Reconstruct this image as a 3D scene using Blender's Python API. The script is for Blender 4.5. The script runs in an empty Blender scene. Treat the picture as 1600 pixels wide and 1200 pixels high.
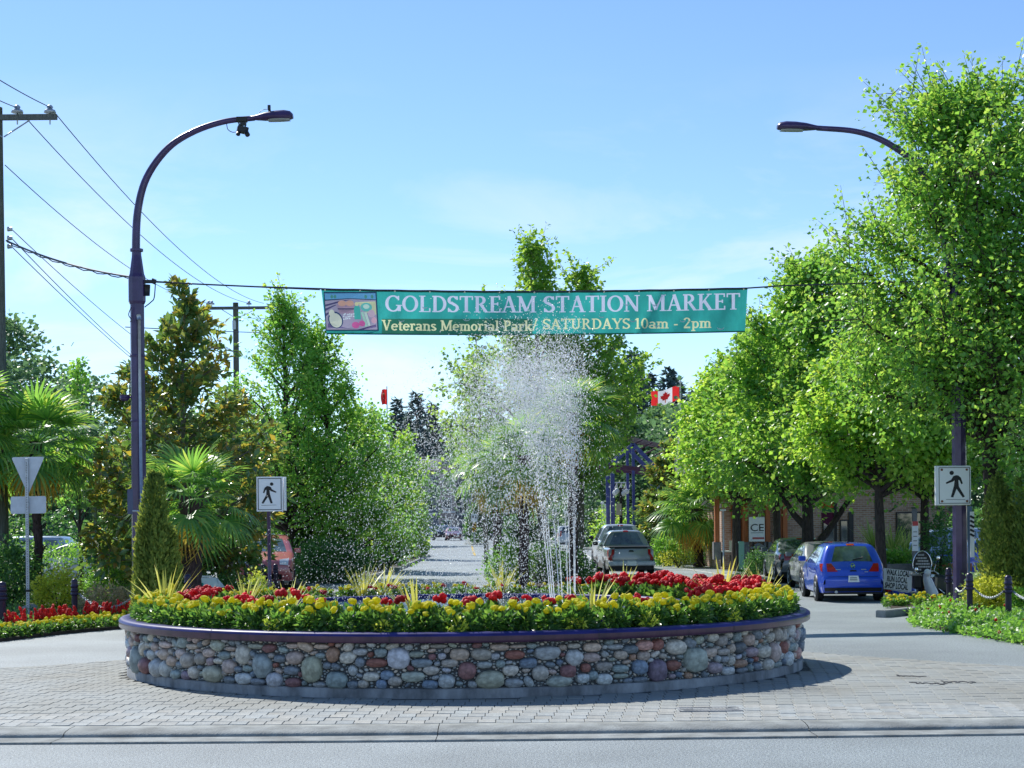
import bpy, bmesh, math, random
import numpy as np
from mathutils import Vector, Matrix, Euler

SC = bpy.context.scene
COL = SC.collection
PI = math.pi
R_ = math.radians

# ------------------------------------------------------------------ camera
H = 2.05            # eye height
F = 2620.0          # focal length in photo pixels (1600 wide)
HX, HY = 800.0, 814.0
ROLL = R_(0.55)
cam_d = bpy.data.cameras.new('camera')
cam = bpy.data.objects.new('camera', cam_d)
COL.objects.link(cam)
cam_d.sensor_width = 36.0
cam_d.lens = F / 1600 * 36
cam_d.shift_y = (HY - 600) / 1600
cam_d.clip_start = 0.1
cam_d.clip_end = 5000
cam.matrix_world = Matrix.Translation((0, 0, H)) @ Matrix.Rotation(PI / 2, 4, 'X') @ Matrix.Rotation(-ROLL, 4, 'Z')
SC.camera = cam

# ------------------------------------------------------------------ light
SUN_AZ, SUN_EL = R_(33), R_(43)      # azimuth to the left of +Y
sdir = Vector((-math.sin(SUN_AZ) * math.cos(SUN_EL), math.cos(SUN_AZ) * math.cos(SUN_EL), math.sin(SUN_EL)))
sun_d = bpy.data.lights.new('sun', 'SUN')
sun_d.energy = 3.8
sun_d.angle = R_(0.53)
sun_d.color = (1.0, 0.97, 0.90)
sun = bpy.data.objects.new('sun', sun_d)
COL.objects.link(sun)
sun.rotation_euler = (-sdir).to_track_quat('-Z', 'Y').to_euler()
sun.location = sdir * 60

world = bpy.data.worlds.new('World')
SC.world = world
world.use_nodes = True
nt = world.node_tree
nt.nodes.clear()
def N(nt, t, **kw):
    n = nt.nodes.new(t)
    for k, v in kw.items():
        setattr(n, k, v)
    return n
out = N(nt, 'ShaderNodeOutputWorld')
bg = N(nt, 'ShaderNodeBackground')
sky = N(nt, 'ShaderNodeTexSky', sky_type='NISHITA')
sky.sun_disc = False
sky.sun_elevation = SUN_EL
sky.sun_rotation = -SUN_AZ
sky.altitude = 500
sky.air_density = 0.8
sky.dust_density = 0.05
sky.ozone_density = 3.0
bg.inputs['Strength'].default_value = 0.120
# thin cirrus, by direction
tc = N(nt, 'ShaderNodeTexCoord')
mp = N(nt, 'ShaderNodeMapping')
mp.inputs['Scale'].default_value = (3.0, 3.0, 10.0)
mp.inputs['Rotation'].default_value = (0.0, 0.12, 0.35)
mp.inputs['Location'].default_value = (1.3, 0.4, 0.25)
nz = N(nt, 'ShaderNodeTexNoise')
nz.inputs['Scale'].default_value = 1.7
nz.inputs['Detail'].default_value = 7
nz.inputs['Roughness'].default_value = 0.58
nz.inputs['Distortion'].default_value = 0.5
rp = N(nt, 'ShaderNodeValToRGB')
rp.color_ramp.elements[0].position = 0.47
rp.color_ramp.elements[1].position = 0.74
sep = N(nt, 'ShaderNodeSeparateXYZ')
mr = N(nt, 'ShaderNodeMapRange')      # clouds live in the lower sky, thinning upwards
mr.inputs['From Min'].default_value = 0.10
mr.inputs['From Max'].default_value = 0.26
mr.inputs['To Min'].default_value = 0.85
mr.inputs['To Max'].default_value = 0.0
mul = N(nt, 'ShaderNodeMath', operation='MULTIPLY')
mix = N(nt, 'ShaderNodeMixRGB')
mix.inputs['Color2'].default_value = (6.1, 6.2, 6.5, 1)
hsv = N(nt, 'ShaderNodeHueSaturation')
hsv.inputs['Saturation'].default_value = 1.06
hsv.inputs['Hue'].default_value = 0.500
nt.links.new(tc.outputs['Generated'], mp.inputs['Vector'])
nt.links.new(mp.outputs['Vector'], nz.inputs['Vector'])
nt.links.new(nz.outputs['Fac'], rp.inputs['Fac'])
nt.links.new(tc.outputs['Generated'], sep.inputs['Vector'])
nt.links.new(sep.outputs['Z'], mr.inputs['Value'])
nt.links.new(rp.outputs['Color'], mul.inputs[0])
nt.links.new(mr.outputs['Result'], mul.inputs[1])
nt.links.new(mul.outputs['Value'], mix.inputs['Fac'])
nt.links.new(sky.outputs['Color'], hsv.inputs['Color'])
nt.links.new(hsv.outputs['Color'], mix.inputs['Color1'])
nt.links.new(mix.outputs['Color'], bg.inputs['Color'])
nt.links.new(bg.outputs['Background'], out.inputs['Surface'])

SC.render.engine = 'CYCLES'
SC.cycles.use_denoising = True
SC.cycles.max_bounces = 8
SC.cycles.transparent_max_bounces = 8
SC.cycles.transmission_bounces = 6
SC.view_settings.view_transform = 'Standard'
SC.view_settings.look = 'None'
SC.view_settings.exposure = 0.6
SC.view_settings.gamma = 1.0
SC.view_settings.use_curve_mapping = False

# ------------------------------------------------------------------ photo pixel -> place
def _uv(px, py):
    u, v = px - HX, HY - py
    c, s = math.cos(ROLL), math.sin(ROLL)
    return (u * c + v * s) / F, (-u * s + v * c) / F
def W(px, py, d):
    a, b = _uv(px, py)
    return Vector((a * d, d, H + b * d))
def GP(px, py, z=0.0):
    a, b = _uv(px, py)
    d = (H - z) / max(-b, 1e-4)
    return Vector((a * d, d, z))
def GX(px, d, z=0.0):
    """point at depth d, height z, under photo column px"""
    a = (px - HX) / F
    a += math.tan(ROLL) * ((z - H) / d)
    return Vector((a * d, d, z))

# ------------------------------------------------------------------ materials
def sset(n, name, v):
    if name in n.inputs:
        n.inputs[name].default_value = v
def rgba(c):
    return (c[0], c[1], c[2], 1.0)
def mat(name, col, rough=0.6, metal=0.0, var=0.0, scale=4.0, col2=None, bump=0.0, bscale=None, spec=0.5,
        coat=0.0, objcol=False, objvar=0.0, stretch=None, emit=None, detail=6.0, transl=0.0, transm=0.0, ior=1.45):
    m = bpy.data.materials.new(name)
    m.use_nodes = True
    t = m.node_tree
    p = t.nodes['Principled BSDF']
    L = t.links.new
    sset(p, 'Base Color', rgba(col)); sset(p, 'Roughness', rough); sset(p, 'Metallic', metal)
    sset(p, 'Specular IOR Level', spec); sset(p, 'Coat Weight', coat); sset(p, 'Coat Roughness', 0.06)
    sset(p, 'Transmission Weight', transm); sset(p, 'IOR', ior)
    need = var > 0 or col2 is not None or bump > 0
    src = None
    if objcol:
        oi = N(t, 'ShaderNodeObjectInfo')
        src = oi.outputs['Color']
    if need:
        c = N(t, 'ShaderNodeTexCoord')
        v = c.outputs['Object']
        if stretch:
            mpn = N(t, 'ShaderNodeMapping')
            mpn.inputs['Scale'].default_value = stretch
            L(v, mpn.inputs['Vector']); v = mpn.outputs['Vector']
        n1 = N(t, 'ShaderNodeTexNoise')
        n1.inputs['Scale'].default_value = scale
        n1.inputs['Detail'].default_value = detail
        n1.inputs['Roughness'].default_value = 0.62
        L(v, n1.inputs['Vector'])
        if var > 0 or col2 is not None:
            mx = N(t, 'ShaderNodeMixRGB')
            rr = N(t, 'ShaderNodeValToRGB')
            rr.color_ramp.elements[0].position = 0.36
            rr.color_ramp.elements[1].position = 0.64
            L(n1.outputs['Fac'], rr.inputs['Fac']); L(rr.outputs['Color'], mx.inputs['Fac'])
            if objcol:
                a = N(t, 'ShaderNodeMixRGB', blend_type='MULTIPLY'); a.inputs['Fac'].default_value = 1
                L(src, a.inputs['Color1']); a.inputs['Color2'].default_value = (1 - var, 1 - var, 1 - var, 1)
                b = N(t, 'ShaderNodeMixRGB', blend_type='MULTIPLY'); b.inputs['Fac'].default_value = 1
                L(src, b.inputs['Color1']); b.inputs['Color2'].default_value = (1 + var, 1 + var, 1 + var, 1)
                L(a.outputs['Color'], mx.inputs['Color1']); L(b.outputs['Color'], mx.inputs['Color2'])
            else:
                ca = [x * (1 - var) for x in col]
                cb = col2 if col2 is not None else [min(1, x * (1 + var)) for x in col]
                mx.inputs['Color1'].default_value = rgba(ca); mx.inputs['Color2'].default_value = rgba(cb)
            src = mx.outputs['Color']
        if bump > 0:
            n2 = N(t, 'ShaderNodeTexNoise')
            n2.inputs['Scale'].default_value = bscale or scale * 4
            n2.inputs['Detail'].default_value = 5
            L(v, n2.inputs['Vector'])
            b = N(t, 'ShaderNodeBump')
            b.inputs['Strength'].default_value = bump
            b.inputs['Distance'].default_value = 0.02
            L(n2.outputs['Fac'], b.inputs['Height']); L(b.outputs['Normal'], p.inputs['Normal'])
    if objvar > 0:
        oi2 = N(t, 'ShaderNodeObjectInfo')
        hs = N(t, 'ShaderNodeHueSaturation')
        ma = N(t, 'ShaderNodeMapRange')
        ma.inputs['To Min'].default_value = 1 - objvar; ma.inputs['To Max'].default_value = 1 + objvar
        L(oi2.outputs['Random'], ma.inputs['Value']); L(ma.outputs['Result'], hs.inputs['Value'])
        if src is not None: L(src, hs.inputs['Color'])
        else: hs.inputs['Color'].default_value = rgba(col)
        src = hs.outputs['Color']
    if src is not None:
        L(src, p.inputs['Base Color'])
    if emit:
        sset(p, 'Emission Color', rgba(emit[0])); sset(p, 'Emission Strength', emit[1])
    if transl > 0:
        tr = N(t, 'ShaderNodeBsdfTranslucent')
        ms = N(t, 'ShaderNodeMixShader'); ms.inputs['Fac'].default_value = transl
        if src is not None: L(src, tr.inputs['Color'])
        else: tr.inputs['Color'].default_value = rgba(col)
        L(p.outputs['BSDF'], ms.inputs[1]); L(tr.outputs['BSDF'], ms.inputs[2])
        L(ms.outputs['Shader'], t.nodes['Material Output'].inputs['Surface'])
    return m

def leafmat(name, cols, tcols, trans=0.45, rough=0.42, spec=0.45, gain=2.0, tgain=1.5):
    """cols / tcols: three colours each, picked per leaf by the 'rnd' attribute"""
    m = bpy.data.materials.new(name); m.use_nodes = True
    t = m.node_tree; p = t.nodes['Principled BSDF']; L = t.links.new
    cols = [[min(.9, x * gain * 1.22) for x in c] for c in cols]; tcols = [[min(.9, x * tgain * 1.12) for x in c] for c in tcols]
    at = N(t, 'ShaderNodeAttribute', attribute_name='rnd')
    def ramp(cs):
        r = N(t, 'ShaderNodeValToRGB')
        e = r.color_ramp.elements
        e[0].position = 0.0; e[0].color = rgba(cs[0])
        e[1].position = 1.0; e[1].color = rgba(cs[2])
        k = e.new(0.55); k.color = rgba(cs[1])
        L(at.outputs['Fac'], r.inputs['Fac'])
        return r.outputs['Color']
    L(ramp(cols), p.inputs['Base Color'])
    sset(p, 'Roughness', rough); sset(p, 'Specular IOR Level', spec)
    tr = N(t, 'ShaderNodeBsdfTranslucent'); L(ramp(tcols), tr.inputs['Color'])
    ms = N(t, 'ShaderNodeMixShader'); ms.inputs['Fac'].default_value = min(.6, trans * 1.12)
    L(p.outputs['BSDF'], ms.inputs[1]); L(tr.outputs['BSDF'], ms.inputs[2])
    L(ms.outputs['Shader'], t.nodes['Material Output'].inputs['Surface'])
    return m

# ------------------------------------------------------------------ mesh builders
def np_mesh(name, V, Fc, mats=None, rnd=None, smooth=False, midx=None):
    """V (n,3); Fc (m,k) all faces with k corners"""
    V = np.asarray(V, dtype=np.float32); Fc = np.asarray(Fc, dtype=np.int32)
    me = bpy.data.meshes.new(name)
    me.vertices.add(len(V)); me.vertices.foreach_set('co', V.ravel())
    m, k = Fc.shape
    me.loops.add(m * k); me.loops.foreach_set('vertex_index', Fc.ravel())
    me.polygons.add(m); me.polygons.foreach_set('loop_start', np.arange(0, m * k, k, dtype=np.int32))
    try: me.polygons.foreach_set('loop_total', np.full(m, k, dtype=np.int32))
    except Exception: pass
    if midx is not None: me.polygons.foreach_set('material_index', np.asarray(midx, dtype=np.int32))
    me.update(calc_edges=True)
    if smooth: me.polygons.foreach_set('use_smooth', np.ones(m, dtype=bool))
    if rnd is not None:
        a = me.attributes.new('rnd', 'FLOAT', 'POINT')
        a.data.foreach_set('value', np.asarray(rnd, dtype=np.float32))
    for x in (mats or []): me.materials.append(x)
    return me

def link(name, me, parent=None):
    o = bpy.data.objects.new(name, me)
    COL.objects.link(o)
    if parent is not None: o.parent = parent
    return o

def tag(o, label=None, cat=None, group=None, kind=None):
    if label: o['label'] = label
    if cat: o['category'] = cat
    if group: o['group'] = group
    if kind: o['kind'] = kind
    return o

def thing(name, label, cat, loc=(0, 0, 0), group=None, rz=0.0):
    o = bpy.data.objects.new(name, None)
    o.empty_display_size = 0.2
    COL.objects.link(o)
    o.location = loc; o.rotation_euler = (0, 0, rz)
    return tag(o, label, cat, group)

def copy_tree(o, parent=None):
    c = o.copy(); COL.objects.link(c); c.parent = parent
    for ch in list(o.children): copy_tree(ch, c)
    return c

class MB:
    """collects faces, links them as one mesh object"""
    def __init__(s): s.v = []; s.f = []; s.sm = []
    def add(s, vs, fs, smooth=False):
        b = len(s.v); s.v += [tuple(v) for v in vs]
        for f in fs: s.f.append(tuple(i + b for i in f)); s.sm.append(smooth)
        return s
    def box(s, c, size, rot=None, bevel=0.0):
        x, y, z = [q / 2 for q in size]
        if bevel > 0:
            bm = bmesh.new(); bmesh.ops.create_cube(bm, size=1.0)
            bmesh.ops.scale(bm, vec=size, verts=bm.verts)
            bmesh.ops.bevel(bm, geom=list(bm.edges), offset=bevel, segments=2, affect='EDGES', profile=0.6)
            bm.verts.index_update()
            vs = [v.co.copy() for v in bm.verts]; fs = [[v.index for v in f.verts] for f in bm.faces]; bm.free()
        else:
            vs = [Vector((a * x, b * y, k * z)) for a in (-1, 1) for b in (-1, 1) for k in (-1, 1)]
            fs = [(0, 1, 3, 2), (4, 6, 7, 5), (0, 4, 5, 1), (2, 3, 7, 6), (0, 2, 6, 4), (1, 5, 7, 3)]
        if rot is not None:
            M = rot if isinstance(rot, Matrix) else Euler(rot).to_matrix()
            vs = [M @ v for v in vs]
        c = Vector(c)
        return s.add([v + c for v in vs], fs)
    def tube(s, pts, rad, n=8, cap=True, smooth=True):
        pts = [Vector(p) for p in pts]
        if not hasattr(rad, '__len__'): rad = [rad] * len(pts)
        vs = []; fs = []
        up = None
        for i, p in enumerate(pts):
            d = (pts[min(i + 1, len(pts) - 1)] - pts[max(i - 1, 0)])
            if d.length < 1e-9: d = Vector((0, 0, 1))
            d.normalize()
            if up is None:
                up = Vector((0, 0, 1)) if abs(d.z) < 0.9 else Vector((1, 0, 0))
            a = d.cross(up)
            if a.length < 1e-6: a = d.orthogonal()
            a.normalize(); b = a.cross(d); up = b
            for k in range(n):
                t = 2 * PI * k / n
                vs.append(p + (a * math.cos(t) + b * math.sin(t)) * rad[i])
        for i in range(len(pts) - 1):
            for k in range(n):
                fs.append((i * n + k, i * n + (k + 1) % n, (i + 1) * n + (k + 1) % n, (i + 1) * n + k))
        b0 = len(s.v)
        s.add(vs, fs, smooth)
        if cap:
            s.f.append(tuple(b0 + k for k in range(n))); s.sm.append(False)
            s.f.append(tuple(b0 + (len(pts) - 1) * n + k for k in reversed(range(n)))); s.sm.append(False)
        return s
    def cyl(s, p0, p1, r0, r1=None, n=12, smooth=True):
        return s.tube([p0, p1], [r0, r0 if r1 is None else r1], n, True, smooth)
    def lathe(s, prof, c=(0, 0, 0), n=24, smooth=True, a0=0.0, a1=2 * PI, M=None):
        full = abs(a1 - a0 - 2 * PI) < 1e-6
        k = n if full else n + 1
        vs = []; fs = []
        for (r, z) in prof:
            for i in range(k):
                a = a0 + (a1 - a0) * i / n
                v = Vector((r * math.cos(a), r * math.sin(a), z))
                if M is not None: v = M @ v
                vs.append(v + Vector(c))
        for j in range(len(prof) - 1):
            for i in range(n):
                i2 = (i + 1) % k
                fs.append((j * k + i, j * k + i2, (j + 1) * k + i2, (j + 1) * k + i))
        return s.add(vs, fs, smooth)
    def ball(s, c, r, n=10, m=6, M=None):
        r = (r, r, r) if not hasattr(r, '__len__') else r
        vs = [Vector((0, 0, -r[2]))]
        for j in range(1, m):
            ph = -PI / 2 + PI * j / m
            for i in range(n):
                a = 2 * PI * i / n
                vs.append(Vector((r[0] * math.cos(ph) * math.cos(a), r[1] * math.cos(ph) * math.sin(a), r[2] * math.sin(ph))))
        vs.append(Vector((0, 0, r[2])))
        fs = []
        for i in range(n): fs.append((0, 1 + (i + 1) % n, 1 + i))
        for j in range(m - 2):
            for i in range(n):
                a = 1 + j * n; fs.append((a + i, a + (i + 1) % n, a + n + (i + 1) % n, a + n + i))
        top = len(vs) - 1; a = 1 + (m - 2) * n
        for i in range(n): fs.append((a + i, a + (i + 1) % n, top))
        if M is not None: vs = [M @ v for v in vs]
        c = Vector(c)
        return s.add([v + c for v in vs], fs, True)
    def prism(s, pts, ext):
        """polygon pts (3-D) extruded by vector ext"""
        pts = [Vector(p) for p in pts]; e = Vector(ext); n = len(pts)
        vs = pts + [p + e for p in pts]
        fs = [tuple(range(n)), tuple(reversed(range(n, 2 * n)))]
        for i in range(n): fs.append((i, i + n, (i + 1) % n + n, (i + 1) % n))
        return s.add(vs, fs)
    def sheet(s, rows, smooth=True, flip=False):
        n = len(rows[0]); vs = [p for r in rows for p in r]; fs = []
        for j in range(len(rows) - 1):
            for i in range(n - 1):
                q = (j * n + i, j * n + i + 1, (j + 1) * n + i + 1, (j + 1) * n + i)
                fs.append(tuple(reversed(q)) if flip else q)
        return s.add(vs, fs, smooth)
    def mesh(s, name, m, off=None, weld=0.0, autosmooth=False):
        me = bpy.data.meshes.new(name)
        vs = s.v
        if off is not None: vs = [(v[0] - off[0], v[1] - off[1], v[2] - off[2]) for v in vs]
        me.from_pydata(vs, [], s.f)
        me.polygons.foreach_set('use_smooth', s.sm)
        if weld > 0:
            bm = bmesh.new(); bm.from_mesh(me)
            bmesh.ops.remove_doubles(bm, verts=bm.verts, dist=weld)
            bmesh.ops.recalc_face_normals(bm, faces=bm.faces)
            bm.to_mesh(me); bm.free()
        me.update()
        if m is not None: me.materials.append(m)
        return me
    def build(s, name, m, parent=None, local=False, weld=0.0):
        """world coordinates unless local"""
        off = None
        if parent is not None and not local:
            off = Vector((0, 0, 0)); p = parent
            while p is not None: off += p.location; p = p.parent
        return link(name, s.mesh(name, m, off, weld), parent)

def text_geo(txt, size=1.0, bold=0.0):
    cu = bpy.data.curves.new('t', 'FONT'); cu.body = txt; cu.size = size; cu.align_x = 'CENTER'; cu.align_y = 'CENTER'
    cu.resolution_u = 3; cu.offset = bold
    o = bpy.data.objects.new('t', cu); COL.objects.link(o)
    dg = bpy.context.evaluated_depsgraph_get()
    me = bpy.data.meshes.new_from_object(o.evaluated_get(dg))
    vs = [v.co.copy() for v in me.vertices]; fs = [tuple(p.vertices) for p in me.polygons]
    bpy.data.objects.remove(o); bpy.data.curves.remove(cu); bpy.data.meshes.remove(me)
    return vs, fs

def letters(vs, fs, m, parent):
    """one part per letter: split flat text into its connected pieces"""
    par = list(range(len(vs)))
    def find(i):
        while par[i] != i: par[i] = par[par[i]]; i = par[i]
        return i
    for f in fs:
        for i in f[1:]: par[find(i)] = find(f[0])
    g = {}
    for f in fs: g.setdefault(find(f[0]), []).append(f)
    for q in g.values():
        used = {}; nf = [tuple(used.setdefault(i, len(used)) for i in f) for f in q]
        b = MB(); b.add([vs[i] for i in used], nf); b.build('letter', m, parent)

# ------------------------------------------------------------------ leaves
def unit(a): return a / np.maximum(np.linalg.norm(a, axis=1, keepdims=True), 1e-9)
def leaf_arrays(P, D, Nn, size, asp=0.32, fold=0.10, rnd=None, rng=None):
    n = len(P); D = unit(D); S = unit(np.cross(D, Nn)); U = np.cross(S, D)
    size = np.asarray(size).reshape(-1, 1) * np.ones((n, 1))
    V = np.empty((n, 4, 3))
    V[:, 0] = P; V[:, 2] = P + D * size
    V[:, 1] = P + D * size * 0.48 + S * size * asp + U * size * fold
    V[:, 3] = P + D * size * 0.48 - S * size * asp + U * size * fold
    b = (np.arange(n) * 4)[:, None]
    Fc = np.concatenate([b + np.array([[0, 1, 2]]), b + np.array([[0, 2, 3]])], axis=1).reshape(-1, 3)
    if rnd is None: rnd = (rng or np.random.default_rng(0)).random(n)
    return V.reshape(-1, 3), Fc, np.repeat(rnd, 4)

def clump_leaves(rng, C, per, spread, size, out_c=None, flat=0.7, droop=0.35, asp=0.32, fold=0.1, tone=None):
    """leaves round clump centres C (k,3); per = leaves per clump; spread per clump (k,)"""
    k = len(C); idx = np.repeat(np.arange(k), per); n = len(idx)
    sp = np.asarray(spread) * np.ones(k)
    g = rng.normal(size=(n, 3)); g[:, 2] *= flat
    P = C[idx] + g * sp[idx][:, None] * 0.6
    D = unit(g) * 0.8 + rng.normal(size=(n, 3)) * 0.5
    if out_c is not None:
        o = P - out_c; o[:, 2] *= 0.3; D += unit(o) * 0.5
    D[:, 2] -= droop
    Nn = rng.normal(size=(n, 3)) * 0.55; Nn[:, 2] += 0.9
    t = rng.random(k) if tone is None else tone
    r = np.clip(t[idx] * 0.55 + rng.random(n) * 0.45, 0, 1)
    return leaf_arrays(P, D, Nn, size * (0.65 + 0.6 * rng.random(n)), asp, fold, r)

def join_leaves(parts):
    Vs, Fs, Rs = [], [], []; b = 0
    for V, Fc, r in parts:
        Vs.append(V); Fs.append(Fc + b); Rs.append(r); b += len(V)
    return np.concatenate(Vs), np.concatenate(Fs), np.concatenate(Rs)
# ------------------------------------------------------------------ material set
M = {}
def asphalt():
    m = mat('asphalt', (0.285, 0.325, 0.335), 0.62, var=0.17, scale=0.3, bump=0.8, bscale=70, spec=0.5)
    t = m.node_tree; p = t.nodes['Principled BSDF']; lk = p.inputs['Base Color'].links[0]; src = lk.from_socket
    c = N(t, 'ShaderNodeTexCoord'); n = N(t, 'ShaderNodeTexNoise'); n.inputs['Scale'].default_value = 38; n.inputs['Detail'].default_value = 3
    r = N(t, 'ShaderNodeValToRGB'); r.color_ramp.elements[0].position = .38; r.color_ramp.elements[1].position = .66
    r.color_ramp.elements[0].color = (.66, .66, .67, 1); r.color_ramp.elements[1].color = (1.25, 1.25, 1.24, 1)
    x = N(t, 'ShaderNodeMixRGB', blend_type='MULTIPLY'); x.inputs['Fac'].default_value = 1
    t.links.new(c.outputs['Object'], n.inputs['Vector']); t.links.new(n.outputs['Fac'], r.inputs['Fac'])
    t.links.new(src, x.inputs['Color1']); t.links.new(r.outputs['Color'], x.inputs['Color2']); t.links.new(x.outputs['Color'], p.inputs['Base Color'])
    return m
M['asphalt'] = asphalt()
M['road'] = M['asphalt']
M['soil'] = mat('soil', (0.045, 0.032, 0.022), 0.95, var=0.4, scale=6, bump=0.6, bscale=40)
M['ground'] = mat('ground_cover', (0.05, 0.08, 0.03), 0.95, var=0.5, scale=0.8, bump=0.4)
M['concrete'] = mat('concrete', (0.36, 0.36, 0.33), 0.85, var=0.18, scale=2.2, bump=0.35, bscale=35)
M['kerb'] = mat('kerb_concrete', (0.25, 0.265, 0.255), 0.85, var=0.3, scale=3, bump=0.4, bscale=50)
M['basecon'] = mat('base_concrete', (0.24, 0.25, 0.26), 0.85, var=0.45, scale=3.5, bump=0.5, bscale=25, stretch=(1, 1, 0.5))
M['paver'] = mat('paver', (0.4, 0.39, 0.35), 0.8, var=0.14, scale=9, bump=0.45, bscale=45, objcol=True)
M['pavers'] = mat('paver_far', (0.325, 0.345, 0.33), 0.8, var=0.05, col2=(0.265, 0.265, 0.235), scale=0.9, bump=0.45, bscale=45)
M['joint'] = mat('paver_joint', (0.085, 0.085, 0.08), 0.95, var=0.4, scale=2)
M['stone'] = mat('river_stone', (0.4, 0.4, 0.4), 0.5, var=0.34, scale=1.6, bump=0.3, bscale=5, objcol=True, spec=0.4)
M['pebble'] = mat('pebble', (0.30, 0.31, 0.31), 0.5, var=0.45, scale=9, col2=(0.42, 0.39, 0.34), bump=0.2, bscale=60)
M['mortar'] = mat('mortar', (0.085, 0.09, 0.095), 0.95, var=0.35, scale=14, bump=0.6, bscale=60)
M['navy'] = mat('navy_gloss_paint', (0.028, 0.028, 0.15), 0.42, var=0.3, scale=2.5, bump=0.08, spec=0.22)
M['rimface'] = mat('rim_purple_paint', (0.06, 0.028, 0.075), 0.3, var=0.45, scale=5, col2=(0.085, 0.035, 0.07), coat=0.3, stretch=(1, 1, 0.3))
M['purple'] = mat('purple_pole_paint', (0.055, 0.032, 0.11), 0.35, var=0.25, scale=3, coat=0.3)
M['maroon'] = mat('maroon_pole_paint', (0.06, 0.030, 0.085), 0.35, var=0.3, scale=3, coat=0.3)
M['bollard'] = mat('bollard_paint', (0.030, 0.020, 0.055), 0.35, var=0.3, scale=6, coat=0.2)
M['galv'] = mat('galvanised_steel', (0.45, 0.48, 0.52), 0.45, metal=0.7, var=0.15, scale=10)
M['alu'] = mat('aluminium_sign_back', (0.70, 0.74, 0.79), 0.5, metal=0.0, var=0.08, scale=6)
M['chrome'] = mat('chrome', (0.75, 0.75, 0.77), 0.15, metal=1.0)
M['white'] = mat('white_paint', (0.78, 0.79, 0.78), 0.5, var=0.04, scale=8)
M['signwhite'] = mat('sign_white', (0.88, 0.89, 0.89), 0.45)
M['black'] = mat('black_print', (0.012, 0.012, 0.014), 0.5)
M['blackplastic'] = mat('black_plastic', (0.02, 0.02, 0.022), 0.45, var=0.2, scale=9)
M['rubber'] = mat('tyre_rubber', (0.018, 0.018, 0.019), 0.8)
M['glass'] = mat('dark_glass', (0.03, 0.045, 0.055), 0.06, spec=0.9, coat=0.6)
M['carglass'] = mat('car_glass', (0.05, 0.07, 0.075), 0.04, spec=1.0, coat=0.8, var=0.4, scale=2.0, col2=(0.16, 0.22, 0.22))
M['redlamp'] = mat('red_lamp', (0.55, 0.02, 0.02), 0.15, coat=0.8, transl=0.25)
M['amber'] = mat('amber', (0.7, 0.2, 0.02), 0.2, coat=0.6)
M['headlamp'] = mat('headlamp', (0.75, 0.77, 0.8), 0.1, coat=0.8)
M['wood_pole'] = mat('weathered_wood_pole', (0.12, 0.13, 0.12), 0.85, var=0.35, scale=6, stretch=(8, 8, 0.6), bump=0.3)
M['wire'] = mat('wire', (0.03, 0.035, 0.05), 0.6)
M['bark'] = mat('bark', (0.055, 0.042, 0.035), 0.9, var=0.45, scale=9, stretch=(3, 3, 0.7), bump=0.8, bscale=25)
M['palebark'] = mat('pale_bark', (0.16, 0.15, 0.12), 0.85, var=0.35, scale=9, stretch=(3, 3, 0.7), bump=0.5)
M['palmtrunk'] = mat('palm_fibre', (0.075, 0.05, 0.05), 0.95, var=0.5, scale=14, stretch=(2, 2, 0.6), bump=1.0, bscale=40)
M['brick'] = None
M['teal'] = mat('banner_teal', (0.035, 0.35, 0.32), 0.7, var=0.2, scale=1.6, stretch=(1.2, 1, .5), transl=0.45)  # stretched tone variation paints in the darker shading of cloth creases
M['tealdark'] = mat('banner_green_patch', (0.030, 0.17, 0.11), 0.7, transl=0.4)
M['btext1'] = mat('banner_lavender_print', (0.62, 0.66, 0.82), 0.7, transl=0.4)
M['btext2'] = mat('banner_cream_print', (0.76, 0.78, 0.46), 0.7, transl=0.4)
M['bnavy'] = mat('banner_navy_print', (0.02, 0.06, 0.12), 0.7, transl=0.3)
def flat(name, c, tl=0.4): return mat(name, c, 0.7, transl=tl)
M['flagred'] = mat('flag_red', (0.72, 0.03, 0.03), 0.7, transl=0.5)
M['flagwhite'] = mat('flag_white', (0.8, 0.8, 0.8), 0.7, transl=0.5)
def brickmat():
    m = bpy.data.materials.new('brick_wall'); m.use_nodes = True
    t = m.node_tree; p = t.nodes['Principled BSDF']; L = t.links.new
    c = N(t, 'ShaderNodeTexCoord'); mp = N(t, 'ShaderNodeMapping'); mp.inputs['Rotation'].default_value = (PI / 2, 0, 0)
    b = N(t, 'ShaderNodeTexBrick'); b.inputs['Scale'].default_value = 1.0
    b.inputs['Color1'].default_value = (0.34, 0.19, 0.13, 1); b.inputs['Color2'].default_value = (0.50, 0.32, 0.23, 1)
    b.inputs['Mortar'].default_value = (0.5, 0.44, 0.38, 1); b.inputs['Mortar Size'].default_value = 0.012
    b.inputs['Brick Width'].default_value = 0.24; b.inputs['Row Height'].default_value = 0.085
    L(c.outputs['Object'], mp.inputs['Vector']); L(mp.outputs['Vector'], b.inputs['Vector']); L(b.outputs['Color'], p.inputs['Base Color'])
    sset(p, 'Roughness', 0.9)
    return m
M['brick'] = brickmat()
M['orangewood'] = mat('orange_stained_timber', (0.46, 0.14, 0.05), 0.6, var=0.2, scale=5, stretch=(6, 6, 0.5))
M['greyplank'] = mat('grey_stone_pier', (0.20, 0.20, 0.21), 0.85, var=0.3, scale=5)

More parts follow.
